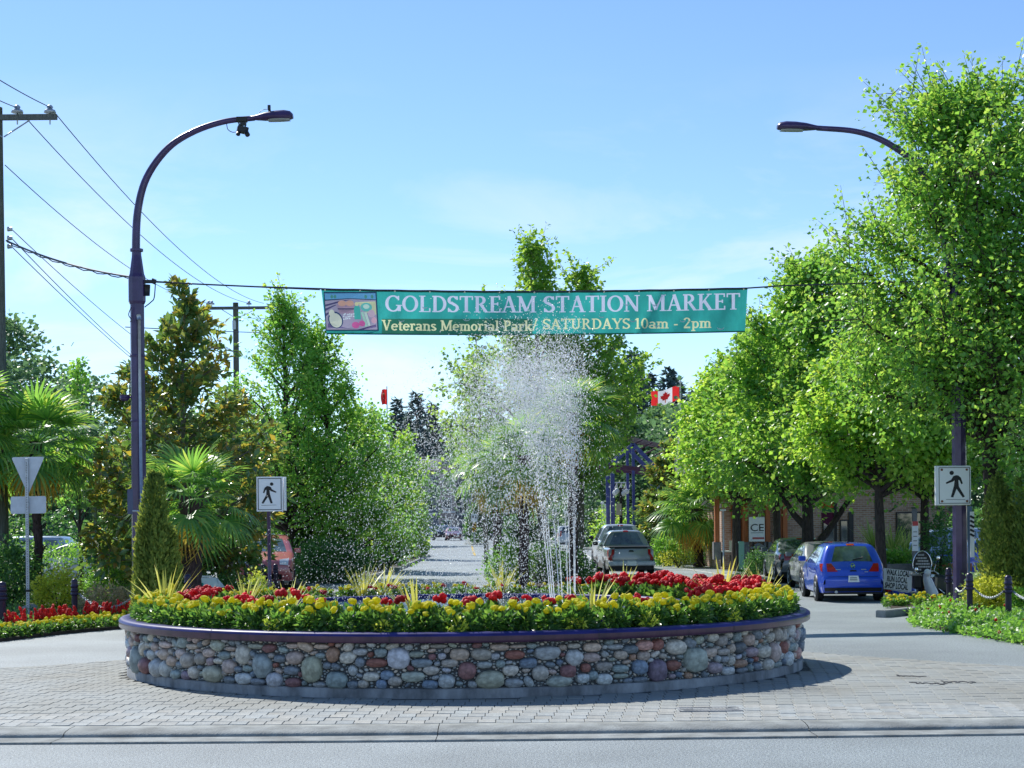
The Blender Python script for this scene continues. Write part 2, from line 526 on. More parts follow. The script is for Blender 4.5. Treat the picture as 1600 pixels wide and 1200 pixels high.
# leaves
M['lf_maple'] = leafmat('maple_leaf', [(0.016, 0.06, 0.018), (0.045, 0.13, 0.028), (0.12, 0.21, 0.045)],
                        [(0.10, 0.26, 0.03), (0.24, 0.44, 0.05), (0.46, 0.60, 0.08)], 0.46, rough=.36, spec=.6)
M['lf_linden'] = leafmat('linden_leaf', [(0.02, 0.075, 0.018), (0.065, 0.155, 0.028), (0.15, 0.24, 0.045)],
                         [(0.16, 0.34, 0.03), (0.34, 0.54, 0.05), (0.56, 0.68, 0.09)], 0.48)
M['lf_plane'] = leafmat('tulip_leaf', [(0.03, 0.075, 0.02), (0.06, 0.13, 0.025), (0.12, 0.19, 0.04)],
                        [(0.12, 0.27, 0.03), (0.27, 0.43, 0.05), (0.45, 0.55, 0.08)], 0.44)
M['lf_hornbeam'] = leafmat('hornbeam_leaf', [(0.02, 0.065, 0.02), (0.045, 0.11, 0.022), (0.10, 0.17, 0.03)],
                           [(0.09, 0.24, 0.04), (0.2, 0.38, 0.05), (0.42, 0.55, 0.08)], 0.46, gain=2.9, tgain=1.8)
M['lf_magnolia'] = leafmat('magnolia_leaf', [(0.02, 0.05, 0.018), (0.045, 0.085, 0.03), (0.16, 0.075, 0.02)],
                           [(0.05, 0.14, 0.02), (0.16, 0.24, 0.04), (0.72, 0.34, 0.03)], 0.38, rough=0.25, spec=0.7, gain=2.5, tgain=1.6)
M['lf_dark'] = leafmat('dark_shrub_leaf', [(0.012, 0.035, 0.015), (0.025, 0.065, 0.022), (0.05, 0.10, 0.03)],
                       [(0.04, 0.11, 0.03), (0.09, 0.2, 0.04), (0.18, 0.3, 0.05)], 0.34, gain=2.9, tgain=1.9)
M['lf_hedge'] = leafmat('hedge_leaf', [(0.025, 0.07, 0.015), (0.06, 0.14, 0.02), (0.11, 0.21, 0.03)],
                        [(0.09, 0.24, 0.03), (0.22, 0.44, 0.05), (0.36, 0.58, 0.08)], 0.38)
M['lf_gold'] = leafmat('golden_leaf', [(0.10, 0.13, 0.015), (0.22, 0.24, 0.025), (0.36, 0.33, 0.05)],
                       [(0.25, 0.32, 0.03), (0.5, 0.5, 0.05), (0.7, 0.58, 0.1)], 0.4)
M['lf_beige'] = leafmat('beige_shrub_leaf', [(0.10, 0.085, 0.05), (0.20, 0.16, 0.09), (0.30, 0.25, 0.15)],
                        [(0.2, 0.17, 0.08), (0.36, 0.3, 0.15), (0.45, 0.4, 0.2)], 0.3)
M['lf_varieg'] = leafmat('variegated_leaf', [(0.08, 0.15, 0.05), (0.25, 0.32, 0.15), (0.55, 0.56, 0.42)],
                         [(0.15, 0.3, 0.06), (0.35, 0.45, 0.2), (0.6, 0.6, 0.4)], 0.3)
M['lf_thuja'] = leafmat('thuja_spray', [(0.03, 0.06, 0.02), (0.075, 0.11, 0.025), (0.17, 0.19, 0.04)],
                        [(0.10, 0.16, 0.03), (0.25, 0.31, 0.05), (0.5, 0.48, 0.08)], 0.36, rough=0.6, spec=0.25)
M['lf_fir'] = leafmat('fir_needle', [(0.032, 0.05, 0.055), (0.048, 0.075, 0.075), (0.07, 0.10, 0.085)],
                      [(0.03, 0.065, 0.05), (0.05, 0.09, 0.06), (0.09, 0.13, 0.07)], 0.2, rough=0.7, spec=0.2)
M['lf_far'] = leafmat('far_leaf', [(0.03, 0.06, 0.035), (0.055, 0.10, 0.05), (0.09, 0.145, 0.06)],
                      [(0.06, 0.13, 0.06), (0.12, 0.22, 0.08), (0.2, 0.32, 0.1)], 0.35)
M['lf_palm'] = leafmat('palm_leaf', [(0.025, 0.06, 0.02), (0.045, 0.10, 0.03), (0.09, 0.15, 0.035)],
                       [(0.08, 0.2, 0.03), (0.2, 0.38, 0.05), (0.42, 0.52, 0.07)], 0.42, rough=0.35, gain=2.9, tgain=1.8)
M['lf_palmdry'] = leafmat('dry_palm_leaf', [(0.20, 0.12, 0.03), (0.32, 0.2, 0.05), (0.42, 0.28, 0.06)],
                          [(0.5, 0.28, 0.04), (0.7, 0.42, 0.06), (0.8, 0.55, 0.1)], 0.4)
M['lf_spike'] = leafmat('spike_leaf', [(0.18, 0.19, 0.04), (0.34, 0.32, 0.08), (0.46, 0.40, 0.14)],
                        [(0.3, 0.32, 0.06), (0.55, 0.5, 0.1), (0.7, 0.6, 0.2)], 0.35)
M['lf_cordy'] = leafmat('cordyline_leaf', [(0.08, 0.13, 0.03), (0.16, 0.21, 0.06), (0.28, 0.30, 0.12)],
                        [(0.2, 0.3, 0.05), (0.35, 0.42, 0.08), (0.5, 0.5, 0.15)], 0.35)
M['lf_mari'] = leafmat('marigold_leaf', [(0.018, 0.05, 0.018), (0.04, 0.095, 0.025), (0.08, 0.15, 0.03)],
                       [(0.06, 0.17, 0.03), (0.15, 0.32, 0.04), (0.28, 0.45, 0.06)], 0.38, rough=0.35, spec=0.6, gain=1.55, tgain=1.3)
M['lf_lime'] = leafmat('lime_leaf', [(0.14, 0.2, 0.02), (0.3, 0.33, 0.03), (0.42, 0.4, 0.08)],
                       [(0.3, 0.4, 0.04), (0.55, 0.55, 0.06), (0.7, 0.62, 0.1)], 0.35)
M['yellow'] = mat('marigold_petals', (0.92, 0.80, 0.02), 0.7, var=0.16, scale=45, objvar=0.08, transl=0.42, bump=0.6, bscale=120)
M['red'] = mat('red_petals', (0.80, 0.016, 0.026), 0.6, var=0.3, scale=40, objvar=0.3, transl=0.35)
M['salvia'] = mat('salvia_red', (0.85, 0.035, 0.03), 0.6, var=0.3, scale=30, objvar=0.2, transl=0.35)
M['water'] = mat('basin_water', (0.03, 0.07, 0.09), 0.08, var=0.3, scale=4, bump=0.7, bscale=14, spec=0.8)
M['drop'] = mat('water_drop', (0.93, 0.95, 0.96), 0.12, spec=0.8, transl=0.85)
def carpaint(name, c, metal=0.35): return mat(name, c, 0.28, metal=metal, coat=0.9, var=0.03, scale=40)
M['p_blue'] = carpaint('blue_car_paint', (0.02, 0.085, 0.62), 0.1)
M['p_silver'] = carpaint('silver_car_paint', (0.55, 0.57, 0.58), 0.15)
M['p_pewter'] = carpaint('pewter_truck_paint', (0.30, 0.32, 0.33), 0.15)
M['p_dark'] = carpaint('dark_grey_car_paint', (0.16, 0.18, 0.2), 0.15)
M['p_black'] = carpaint('black_car_paint', (0.03, 0.034, 0.042), 0.3)
M['p_white'] = carpaint('white_car_paint', (0.75, 0.76, 0.77), 0.0)
M['p_red'] = carpaint('red_car_paint', (0.58, 0.16, 0.17), 0.0)
M['p_ltblue'] = carpaint('pale_blue_car_paint', (0.35, 0.45, 0.55), 0.3)
M['p_grey'] = carpaint('mid_grey_car_paint', (0.27, 0.285, 0.31), 0.15)
M['p_maroon'] = carpaint('maroon_car_paint', (0.22, 0.05, 0.05), 0.3)

# ------------------------------------------------------------------ ground, roads
def struct(name, mb, m): return tag(mb.build(name, m), kind='structure')
g = MB(); g.add([(-900, -60, -0.02), (900, -60, -0.02), (900, 1500, -0.02), (-900, 1500, -0.02)], [(0, 1, 2, 3)])
struct('ground', g, M['ground'])
g = MB()
xs = np.linspace(-70, 70, 29); ys = np.concatenate([np.linspace(-10, 60, 29), np.linspace(70, 520, 24)])
g.sheet([[Vector((x, y, 0.0)) for x in xs] for y in ys], smooth=False)
struct('road', g, M['road'])

# planter position
zb = 0.10
PR = 4.54; PD = 23.04; PX = GX(729.5, PD, zb).x
PC = Vector((PX, PD, 0))

# apron outline: straight kerb in front, a rounded back edge
KD = 16.03                      # depth of kerb top edge
def apron_z(d): return float(np.interp(d, [KD, 18.5, 21, 24.5], [0.055, zb, zb, 0.03]))
back = [GP(-420, 1115), GP(-150, 1068), GP(0, 1049), GP(100, 1041), GP(190, 1034), GP(420, 1012), GP(720, 1004), GP(1060, 1008), GP(1287, 1023), GP(1420, 1035), GP(1600, 1051), GP(1760, 1067), GP(2050, 1112)]
bx = [p.x for p in back]; by = [p.y for p in back]
xs = np.linspace(bx[0], bx[-1], 70)
def back_d(x): return float(np.interp(x, bx, by))
def front_d(x): return KD + 0.0035 * (x - 0.4) ** 2
g = MB()
rows = []
for k in range(13):
    rows.append([Vector((x, front_d(x) + 0.44 + (back_d(x) - front_d(x) - 0.44) * k / 12, 0)) for x in xs])
for r in rows:
    for p in r: p.z = apron_z(p.y) - 0.006
g.sheet(rows, smooth=False)
edge = rows[-1]
g.sheet([edge, [Vector((p.x, p.y + 0.01, -0.03)) for p in edge]], smooth=False)
apron = thing('paved_apron', 'pale concrete paver apron ringing the round stone planter', 'paved apron', (PX, PD, 0))
tag(apron, kind='structure')
del apron['category']
jb = g.build('joint_bed', M['joint'], apron)
# paver sizes
PW, PDp, GAP = 0.176, 0.232, 0.007
rng = random.Random(3)
cells = []
d = KD + 0.47
row = 0
while d < 26:
    off = (row * 0.031) % PW + rng.uniform(-.006, .006)
    for i in range(-60, 75):
        x0 = i * PW + off
        xc = x0 + PW / 2; dc = d + PDp / 2 + 0.0035 * (xc - 0.4) ** 2
        if dc > back_d(xc) - PDp * 0.55: continue
        if xc < bx[0] + .3 or xc > bx[-1] - .3: continue
        if math.hypot(xc - PX, dc - PD) < PR + 0.08: continue
        cells.append((xc, dc))
    d += PDp; row += 1
def in_view(x, d): return abs((x / d) * F) < 830
near = sorted(range(len(cells)), key=lambda k: (0 if in_view(*cells[k]) else 1, cells[k][1]))
nearset = set(near[:300])
bm = bmesh.new(); bmesh.ops.create_cube(bm, size=1.0)
bmesh.ops.scale(bm, vec=(PW - GAP, PDp - GAP * 1.1, 0.05), verts=bm.verts)
top = [e for e in bm.edges if all(v.co.z > 0 for v in e.verts)]
bmesh.ops.bevel(bm, geom=top, offset=0.0035, segments=1, affect='EDGES')
bmesh.ops.delete(bm, geom=[f for f in bm.faces if f.normal.z < -0.9], context='FACES')
pav_me = bpy.data.meshes.new('paver'); bm.to_mesh(pav_me); bm.free(); pav_me.materials.append(M['paver'])
pv = np.array([v.co for v in pav_me.vertices]); pf = [tuple(p.vertices) for p in pav_me.polygons]
far = MB()
for k, (x, d) in enumerate(cells):
    sl = math.atan2(apron_z(d + .1) - apron_z(d - .1), .2)
    z = apron_z(d) - 0.0215 + rng.uniform(-.002, .0025)
    if k in nearset:
        o = link('paver', pav_me, apron)
        o.location = Vector((x, d, z)) - apron.location
        o.rotation_euler = (sl + rng.uniform(-.008, .008), rng.uniform(-.008, .008), rng.uniform(-.01, .01))
        v = rng.uniform(.88, 1.08); t = rng.uniform(-.012, .018)
        o.color = ((.345 + t) * v, .36 * v, (.345 - t) * v, 1)
    else:
        ca = math.cos(sl); sa = math.sin(sl)
        far.add([(x + q[0], d + q[1] * ca, z + q[2] + q[1] * sa) for q in pv], pf)
tag(far.build('paver_field', M['pavers'], apron), kind='stuff')

ej = MB()
q_ = [Vector((x, back_d(x) + .012, .009)) for x in np.linspace(bx[0], bx[-1], 120)]
ej.sheet([q_, [Vector((p.x, p.y + .035, .009)) for p in q_]], smooth=False)
ej.build('edge_joint', M['mortar'], apron)
sm_ = MB()
for x0_, x1_, y_ in ((1402, 1446, 1058), (1424, 1480, 1069), (1472, 1526, 1067)):
    for k in range(16):
        q = GP(x0_ + (x1_ - x0_) * k / 16 + rng.uniform(-.8, .8), y_ + rng.uniform(-1.2, 1.2) + k * .1, .09); l_ = rng.uniform(.02, .05)
        sm_.box((q.x, q.y, apron_z(q.y) + .008), (l_, .06, .004), (0, 0, rng.uniform(-.4, .4)))
tag(sm_.build('gouge_marks', M['mortar'], apron), kind='stuff')
# kerb and gutter in front of the apron
kerb = thing('apron_kerb', 'long rolled concrete kerb along the front of the paver apron', 'kerb', (0.4, KD, 0))
kx = np.linspace(bx[0], bx[-1], 80)
def kerb_piece(xa, xb):
    m = MB(); q = np.linspace(xa, xb, 14); prof = [(0.455, 0.03), (0.45, 0.066), (0.25, 0.066), (0.10, 0.056), (0.03, 0.042), (0.0, 0.022), (-0.002, -0.02)]
    m.sheet([[Vector((x, front_d(x) + a, z)) for x in q] for a, z in prof[::-1]])
    return m
def gutter_piece(xa, xb):
    m = MB(); q = np.linspace(xa, xb, 14); prof = [(-0.030, -0.02), (-0.032, 0.012), (-0.42, 0.020), (-0.426, 0.014), (-0.430, -0.02)]
    m.sheet([[Vector((x, front_d(x) + a, z)) for x in q] for a, z in prof[::-1]], smooth=False)
    return m
cuts = [bx[0], GX(-330, KD).x, GX(95, KD).x, GX(684, KD).x, GX(1265, KD).x, GX(1850, KD).x, bx[-1]]
for a, b in zip(cuts[:-1], cuts[1:]):
    kerb_piece(a + .004, b - .004).build('kerb_stone', M['kerb'], kerb)
    gutter_piece(a + .004, b - .004).build('gutter_slab', M['kerb'], kerb)

# drain grate set in the pavers
gp = GP(1108, 1108, 0.085)
dg_ = thing('drain_grate', 'small worn drain grate set in the pavers right of the planter front', 'drain grate', (gp.x, gp.y, apron_z(gp.y)))
m = MB()
for sx in (-.31, .31): m.box((gp.x + sx, gp.y, apron_z(gp.y) + .004), (.02, .34, .012))
for sy in (-.17, .17): m.box((gp.x, gp.y + sy, apron_z(gp.y) + .004), (.6, .02, .012))
m.build('frame', M['basecon'], dg_)
m = MB()
for k in range(16): m.box((gp.x - .28 + k * .037, gp.y, apron_z(gp.y) + .003), (.012, .31, .010), (0, 0, .35))
m.build('grille', M['basecon'], dg_)

# ------------------------------------------------------------------ the stone planter
planter = thing('stone_planter', 'round river stone planter with glossy navy rim full of flowers', 'planter', (PX, PD, zb))
ZS0, ZS1 = 0.205, 0.725
ZR0, ZR1 = 0.715, 0.825
m = MB(); m.lathe([(PR + .012, zb - .1), (PR + .012, ZS0 - .012), (PR + .0, ZS0), (PR - .09, ZS0 + .003)], PC, 128, True); m.build('concrete_base', M['basecon'], planter)
m = MB(); m.lathe([(PR - .05, ZS0 - .02), (PR - .05, ZS1 + .05)], PC, 128); m.build('mortar_wall', M['mortar'], planter)
m = MB()
m.lathe([(PR - .03, ZR0 + .002), (PR + .10, ZR0), (PR + .112, ZR0 + .012), (PR + .114, ZR1 - .035)], PC, 160); m.build('rim_face', M['rimface'], planter)
m = MB()
m.lathe([(PR + .114, ZR1 - .035), (PR + .108, ZR1 - .015), (PR + .088, ZR1), (PR + .05, ZR1 + .006), (PR - .06, ZR1 + .006), (PR - .10, ZR1 - .02), (PR - .11, ZR1 - .09)], PC, 160); m.build('rim_cap', M['navy'], planter)
# cap joints
for a in np.radians([-128, -99, -70, -46, -20, 20, 65, 110, 155]):
    m = MB(); m.lathe([(PR + .1165, ZR0 + .01), (PR + .1165, ZR1 - .033), (PR + .09, ZR1 + .004), (PR + .0, ZR1 + .009)], PC, 1, False, a, a + .0016)
    m.build('rim_joint', M['blackplastic'], planter)
soil = MB(); soil.lathe([(PR - .10, ZR1 - .045), (PR - 1.55, ZR1 - .03)], PC, 96); soil.build('soil', M['soil'], planter)
# basin in the middle
RB = 3.02
basin = thing('fountain_basin', 'round navy fountain basin sunk in the middle of the flower planter', 'fountain basin', (PX, PD, ZR1 - .05))
m = MB(); m.lathe([(RB + .08, ZR1 - .06), (RB + .08, 0.905), (RB + .06, .925), (RB - .06, .925), (RB - .08, .905), (RB - .08, .80)], PC, 128); m.build('basin_wall', M['navy'], basin)
m = MB(); m.lathe([(RB - .08, .865), (RB - 1.5, .867), (.001, .869)], PC, 96); tag(m.build('water', M['water'], basin), kind='structure')

# stones: hand placed by photo, the rest packed round them
CLR = dict(teal=(.22, .29, .29), slate=(.17, .21, .25), blue=(.15, .22, .31), grey=(.32, .35, .36), pale=(.44, .47, .47), cream=(.47, .44, .37),
           taupe=(.34, .31, .27), tan=(.42, .33, .26), peach=(.50, .37, .28), pink=(.44, .33, .29), red=(.31, .105, .075), maroon=(.24, .10, .10),
           sage=(.30, .34, .28), olive=(.34, .35, .25), lav=(.40, .41, .46), plum=(.21, .15, .22), mauve=(.35, .26, .29), rust=(.40, .22, .13), dark=(.12, .14, .16), salmon=(.50, .24, .20))
Z5 = [(215,740,28,85,'teal'),(175,630,20,40,'mauve'),(265,765,30,55,'maroon'),(340,750,38,62,'grey'),(388,765,28,55,'pale'),(425,690,30,35,'peach'),(480,645,32,32,'pink'),(375,650,32,38,'tan'),(605,675,36,38,'taupe'),(655,640,35,28,'pink'),(755,655,40,27,'teal'),(785,725,42,42,'pink'),(875,650,45,58,'cream'),(995,720,60,78,'teal'),(1100,678,40,25,'slate'),(1195,670,52,42,'pink'),(1305,740,60,82,'olive'),(1435,650,40,48,'rust'),(1530,670,48,38,'cream'),(685,795,58,56,'olive'),(875,800,55,35,'pale'),(565,765,28,42,'cream'),(515,800,32,30,'plum'),(450,780,30,30,'teal'),(785,830,40,25,'slate'),(965,840,48,24,'slate'),(1070,815,48,46,'lav'),(1185,832,50,30,'maroon'),(1460,810,72,56,'teal'),(1350,848,40,20,'grey'),(1175,752,50,26,'slate'),(1560,752,25,35,'pale'),(300,650,28,30,'pale'),(550,600,40,18,'tan'),(380,590,45,20,'pink'),(950,600,50,18,'sage'),(1180,597,40,16,'pink'),(1360,602,48,18,'peach'),(275,595,24,20,'cream'),(790,615,36,16,'tan'),(475,715,30,22,'slate'),(900,740,34,22,'teal'),(840,745,24,20,'slate')]
Z6 = [(328,675,70,63,'lav'),(215,640,40,28,'teal'),(190,705,68,30,'red'),(85,635,45,22,'grey'),(155,792,52,30,'cream'),(255,782,42,28,'blue'),(470,705,68,27,'slate'),(710,650,65,40,'peach'),(850,650,60,40,'taupe'),(760,757,55,57,'maroon'),(905,805,85,58,'olive'),(630,822,52,46,'pale'),(1060,655,60,30,'red'),(1260,640,80,42,'grey'),(1430,670,55,52,'pale'),(1540,670,55,27,'pink'),(1395,755,50,40,'maroon'),(1340,825,75,36,'sage'),(1220,770,50,50,'cream'),(1030,750,50,32,'cream'),(1050,832,62,32,'grey'),(1145,705,55,32,'blue'),(868,718,48,23,'grey'),(415,790,75,32,'sage'),(305,820,45,32,'taupe'),(220,840,36,32,'blue'),(525,840,55,30,'blue'),(45,755,26,33,'cream'),(20,665,38,36,'taupe'),(40,850,36,25,'slate'),(530,750,52,30,'cream'),(650,705,52,25,'taupe'),(965,605,55,24,'peach'),(1080,600,50,13,'tan'),(580,600,55,15,'taupe'),(1545,605,60,30,'peach'),(1430,597,45,18,'cream'),(1485,800,40,30,'pale'),(1550,780,30,30,'teal'),(935,663,28,20,'lav'),(970,710,28,25,'teal'),(85,700,30,28,'slate'),(440,650,46,20,'sage'),(600,662,26,20,'lav')]
Z7 = [(638,655,68,78,'sage'),(527,575,58,48,'cream'),(340,565,48,30,'salmon'),(415,730,52,70,'plum'),(508,685,46,32,'red'),(310,695,45,42,'blue'),(195,622,42,28,'tan'),(255,588,45,26,'slate'),(332,628,36,28,'tan'),(92,690,50,26,'taupe'),(195,705,50,22,'teal'),(95,775,52,36,'pale'),(195,748,50,16,'sage'),(35,745,32,30,'grey'),(315,785,45,18,'slate'),(625,760,45,25,'sage'),(760,700,42,35,'mauve'),(730,608,42,27,'tan'),(810,605,38,22,'taupe'),(905,580,35,33,'dark'),(960,530,32,36,'peach'),(980,605,38,32,'mauve'),(1050,600,42,38,'cream'),(1110,605,28,60,'pink'),(1165,575,18,38,'red'),(912,672,38,26,'rust'),(840,735,40,26,'pale'),(920,745,38,20,'slate'),(1075,710,28,36,'cream'),(1130,720,35,20,'teal'),(1195,680,28,42,'pale'),(1215,575,32,26,'teal'),(1010,690,28,25,'slate'),(960,715,30,25,'grey'),(1085,515,25,28,'cream'),(855,655,20,28,'cream'),(40,640,40,25,'tan'),(165,575,46,18,'grey'),(240,790,28,16,'slate'),(820,650,22,20,'grey'),(1250,610,18,34,'salmon'),(1240,690,22,40,'grey')]
def wall_hit(px, py):
    a, b = _uv(px, py)
    A = a * a + 1; B = -2 * (a * PX + PD); C = PX * PX + PD * PD - PR * PR
    q = B * B - 4 * A * C
    if q <= 0: return None
    d = (-B - math.sqrt(q)) / (2 * A)
    return math.atan2(d - PD, a * d - PX), H + b * d, d
A0 = -PI / 2
SH = 0.004                       # raster cell
A_HALF = R_(112)
nw, nh = int(2 * A_HALF * PR / SH), int((ZS1 - ZS0) / SH)
occ = np.zeros((nh, nw), bool)
def ell_mask(s, z, a, b, rot):
    i0, i1 = int((s - a - b) / SH), int((s + a + b) / SH) + 1
    j0, j1 = int((z - a - b) / SH), int((z + a + b) / SH) + 1
    i0, i1, j0, j1 = max(i0, 0), min(i1, nw), max(j0, 0), min(j1, nh)
    if i1 <= i0 or j1 <= j0: return None
    X, Z = np.meshgrid((np.arange(i0, i1) + .5) * SH - s, (np.arange(j0, j1) + .5) * SH - z)
    c, q = math.cos(rot), math.sin(rot)
    return (slice(j0, j1), slice(i0, i1)), ((X * c + Z * q) / a) ** 2 + ((-X * q + Z * c) / b) ** 2 <= 1
stones = []
for zs, ox, oy, sc in ((Z5, 160, 860, 4.0), (Z6, 540, 860, 4.0), (Z7, 920, 860, 3.81)):
    for x, y, rx, ry, c in zs:
        h = wall_hit(ox + x / sc, oy + y / sc)
        if not h: continue
        ang, z, d = h
        inc = max(0.3, math.cos(ang - A0 + math.atan2(PX - 0, PD) * 0 + 0.0))
        a = rx / sc * d / F / inc * 0.97; b = ry / sc * d / F * 0.97
        s = (ang - A0 + A_HALF) * PR
        z = min(max(z - ZS0, b * .9), ZS1 - ZS0 - b * .8)
        mk = ell_mask(s, z, a * .9, b * .9, 0)
        if mk is None or (occ[mk[0]] & mk[1]).sum() > 0.12 * mk[1].sum(): continue
        mk = ell_mask(s, z, a + .004, b + .004, 0); occ[mk[0]] |= mk[1]
        stones.append((s, z, a, b, 0.0, c))
nrng = np.random.default_rng(11)
wts = ['slate'] * 5 + ['teal'] * 5 + ['grey'] * 5 + ['pale'] * 3 + ['cream'] * 4 + ['taupe'] * 4 + ['tan'] * 3 + ['pink'] * 3 + ['red'] * 2 + ['sage'] * 3 + ['blue'] * 3 + ['lav'] * 2 + ['peach'] * 2 + ['maroon', 'rust', 'dark', 'mauve']
def fill(lo, hi, tries, asp=(.5, .95), limit=None):
    res = []
    for _ in range(tries):
        a = nrng.uniform(lo, hi); b = a * nrng.uniform(*asp); rot = nrng.normal() * 0.35
        s = nrng.uniform(a, nw * SH - a); z = nrng.uniform(b, nh * SH - b)
        if occ[int(z / SH), int(s / SH)]: continue
        mk = ell_mask(s, z, a, b, rot)
        if mk is None or (occ[mk[0]] & mk[1]).any(): continue
        mk = ell_mask(s, z, a + .003, b + .003, rot); occ[mk[0]] |= mk[1]
        res.append((s, z, a, b, rot, wts[nrng.integers(len(wts))]))
        if limit and len(res) >= limit: break
    return res
extra = fill(.065, .10, 2500) + fill(.042, .065, 6000) + fill(.030, .042, 9000)
stones += extra
peb = fill(.019, .030, 30000, (.45, .9)) + fill(.011, .019, 45000, (.5, .9))
ico = bmesh.new(); bmesh.ops.create_icosphere(ico, subdivisions=2, radius=1.0)
sv = np.array([v.co for v in ico.verts]); sf = [tuple(v.index for v in f.verts) for f in ico.faces]; ico.free()
ico = bmesh.new(); bmesh.ops.create_icosphere(ico, subdivisions=1, radius=1.0)
s1v = np.array([v.co for v in ico.verts]); s1f = np.array([tuple(v.index for v in f.verts) for f in ico.faces]); ico.free()
stone_meshes = []
for k in range(10):
    r2 = np.random.default_rng(100 + k)
    V = sv.copy()
    p = 2.0 + r2.random() * 1.0
    V = np.sign(V) * np.abs(V) ** (2 / p)                      # from round to blocky
    V /= np.abs(V).max(axis=0)
    for _ in range(3):
        dvec = unit(r2.normal(size=(1, 3)))[0]
        V = V * (1 + 0.10 * (sv @ dvec)[:, None] * r2.uniform(-1, 1)) 
        V += 0.05 * np.sin(sv @ r2.normal(size=(3, 3)) * 2.2)
    me = bpy.data.meshes.new('stone'); me.from_pydata(V.tolist(), [], sf); me.polygons.foreach_set('use_smooth', [True] * len(sf)); me.materials.append(M['stone'])
    stone_meshes.append(me)
def wall_frame(s):
    ang = s / PR - A_HALF + A0
    n = Vector((math.cos(ang), math.sin(ang), 0)); t = Vector((-math.sin(ang), math.cos(ang), 0))
    return ang, n, t
def vis_rank(st):
    ang = st[0] / PR - A_HALF + A0
    return -st[2] * st[3] * max(math.cos(ang - A0), 0.05)
stones.sort(key=vis_rank)
for k, (s, z, a, b, rot, c) in enumerate(stones[:300]):
    ang, n, t = wall_frame(s)
    o = link('stone', stone_meshes[k % 10] if c != 'plum' else stone_meshes[0], planter)
    dp = min(a, b) * .62
    pos = PC + n * (PR - .045 + dp * .25) + Vector((0, 0, ZS0 + z)) - planter.location
    Mx = Matrix((t, -n, Vector((0, 0, 1)))).transposed()
    o.matrix_local = Matrix.Translation(pos) @ Mx.to_4x4() @ Matrix.Rotation(-rot, 4, 'Y') @ Matrix.Diagonal((a * 1.03, dp + .03, b * 1.03, 1))
    v = nrng.uniform(.85, 1.2); cc = np.array(CLR[c]) * 1.15 * v; cc = cc * .74 + cc.mean() * .26 * (1 + nrng.uniform(-.06, .06, 3))
    o.color = (cc[0], cc[1], cc[2], 1)
pebs = stones[300:] + peb
PV, PF = [], []
for k, (s, z, a, b, rot, c) in enumerate(pebs):
    ang, n, t = wall_frame(s)
    cr, sr = math.cos(rot), math.sin(rot)
    X = s1v[:, 0] * a; Z = s1v[:, 2] * b; Y = s1v[:, 1] * (b * .7 + .012)
    T = X * cr - Z * sr; Zr = X * sr + Z * cr
    base = np.array(PC + n * (PR - .045) + Vector((0, 0, ZS0 + z)) - planter.location)
    PV.append(base + T[:, None] * np.array(t) + Y[:, None] * np.array(n) + Zr[:, None] * np.array((0, 0, 1)))
    PF.append(s1f + k * len(s1v))
pm = np_mesh('pebbles', np.concatenate(PV), np.concatenate(PF), None, smooth=True, rnd=np.repeat(nrng.random(len(pebs)), len(s1v)))
M['pebbles'] = leafmat('pebble_mix', [(.18, .22, .24), (.36, .38, .37), (.54, .47, .39)], [(.1, .1, .1)] * 3, 0.0, 0.5, 0.4, 1.0)
pm.materials.append(M['pebbles'])
tag(link('pebbles', pm, planter), kind='stuff')
# ------------------------------------------------------------------ flower plants
LM = {}
def leaf_mesh_from(name, parts, m):
    V, Fc, r = join_leaves(parts) if isinstance(parts, list) else parts
    return np_mesh(name, V, Fc, [m], rnd=r)
def bush_mesh(name, seed, n, rx, rz, size, m, asp=.3, droop=.1, base=0.0, shell=.55):
    r = np.random.default_rng(seed)
    g = unit(r.normal(size=(n, 3))); rad = (shell + (1 - shell) * r.random(n)) * (0.85 + .3 * r.random(n))
    P = g * rad[:, None] * np.array([rx, rx, rz]); P[:, 2] = np.abs(P[:, 2]) if base is None else P[:, 2] + base
    D = g + r.normal(size=(n, 3)) * .6; D[:, 2] += .25 - droop
    Nn = r.normal(size=(n, 3)) * .6; Nn[:, 2] += .8
    return leaf_mesh_from(name, leaf_arrays(P, D, Nn, size * (.6 + .7 * r.random(n)), asp, .1, r.random(n)), m)
def head_mesh(name, r, m, seed, lobes=7, flat=.72):
    """ruffled round flower head"""
    bm = bmesh.new(); bmesh.ops.create_icosphere(bm, subdivisions=2, radius=1.0)
    q = np.random.default_rng(seed)
    for v in bm.verts:
        a = math.atan2(v.co.y, v.co.x)
        k = 1 + .10 * math.sin(a * lobes + v.co.z * 9) + q.uniform(-.10, .10)
        v.co = Vector((v.co.x * k * r, v.co.y * k * r, v.co.z * k * r * flat))
    me = bpy.data.meshes.new(name); bm.to_mesh(me); bm.free(); me.materials.append(m); return me
mari_fol = [bush_mesh('foliage', 20 + k, 210, .125, .135, .085, M['lf_mari'], .24, .15, .12) for k in range(6)]
mari_head = [head_mesh('flower', .045, M['yellow'], 40 + k, 7 + k) for k in range(4)]
red_fol = [bush_mesh('foliage', 60 + k, 130, .12, .11, .08, M['lf_mari'], .34, .1, .10) for k in range(3)]
def cluster_mesh(name, seed, n, r, m):
    q = np.random.default_rng(seed); mb = MB()
    for _ in range(n):
        p = q.normal(size=3); p /= np.linalg.norm(p); p[2] = abs(p[2]) * .7 + .05
        mb.ball(p * r * .75, (r * .5, r * .5, r * .36), 6, 4, Matrix.Rotation(q.uniform(0, 6), 3, 'X') @ Matrix.Rotation(q.uniform(0, 6), 3, 'Y'))
    return mb.mesh(name, m)
red_head = [cluster_mesh('flower', 70 + k, 9, .058, M['red']) for k in range(4)]
sal_head = []
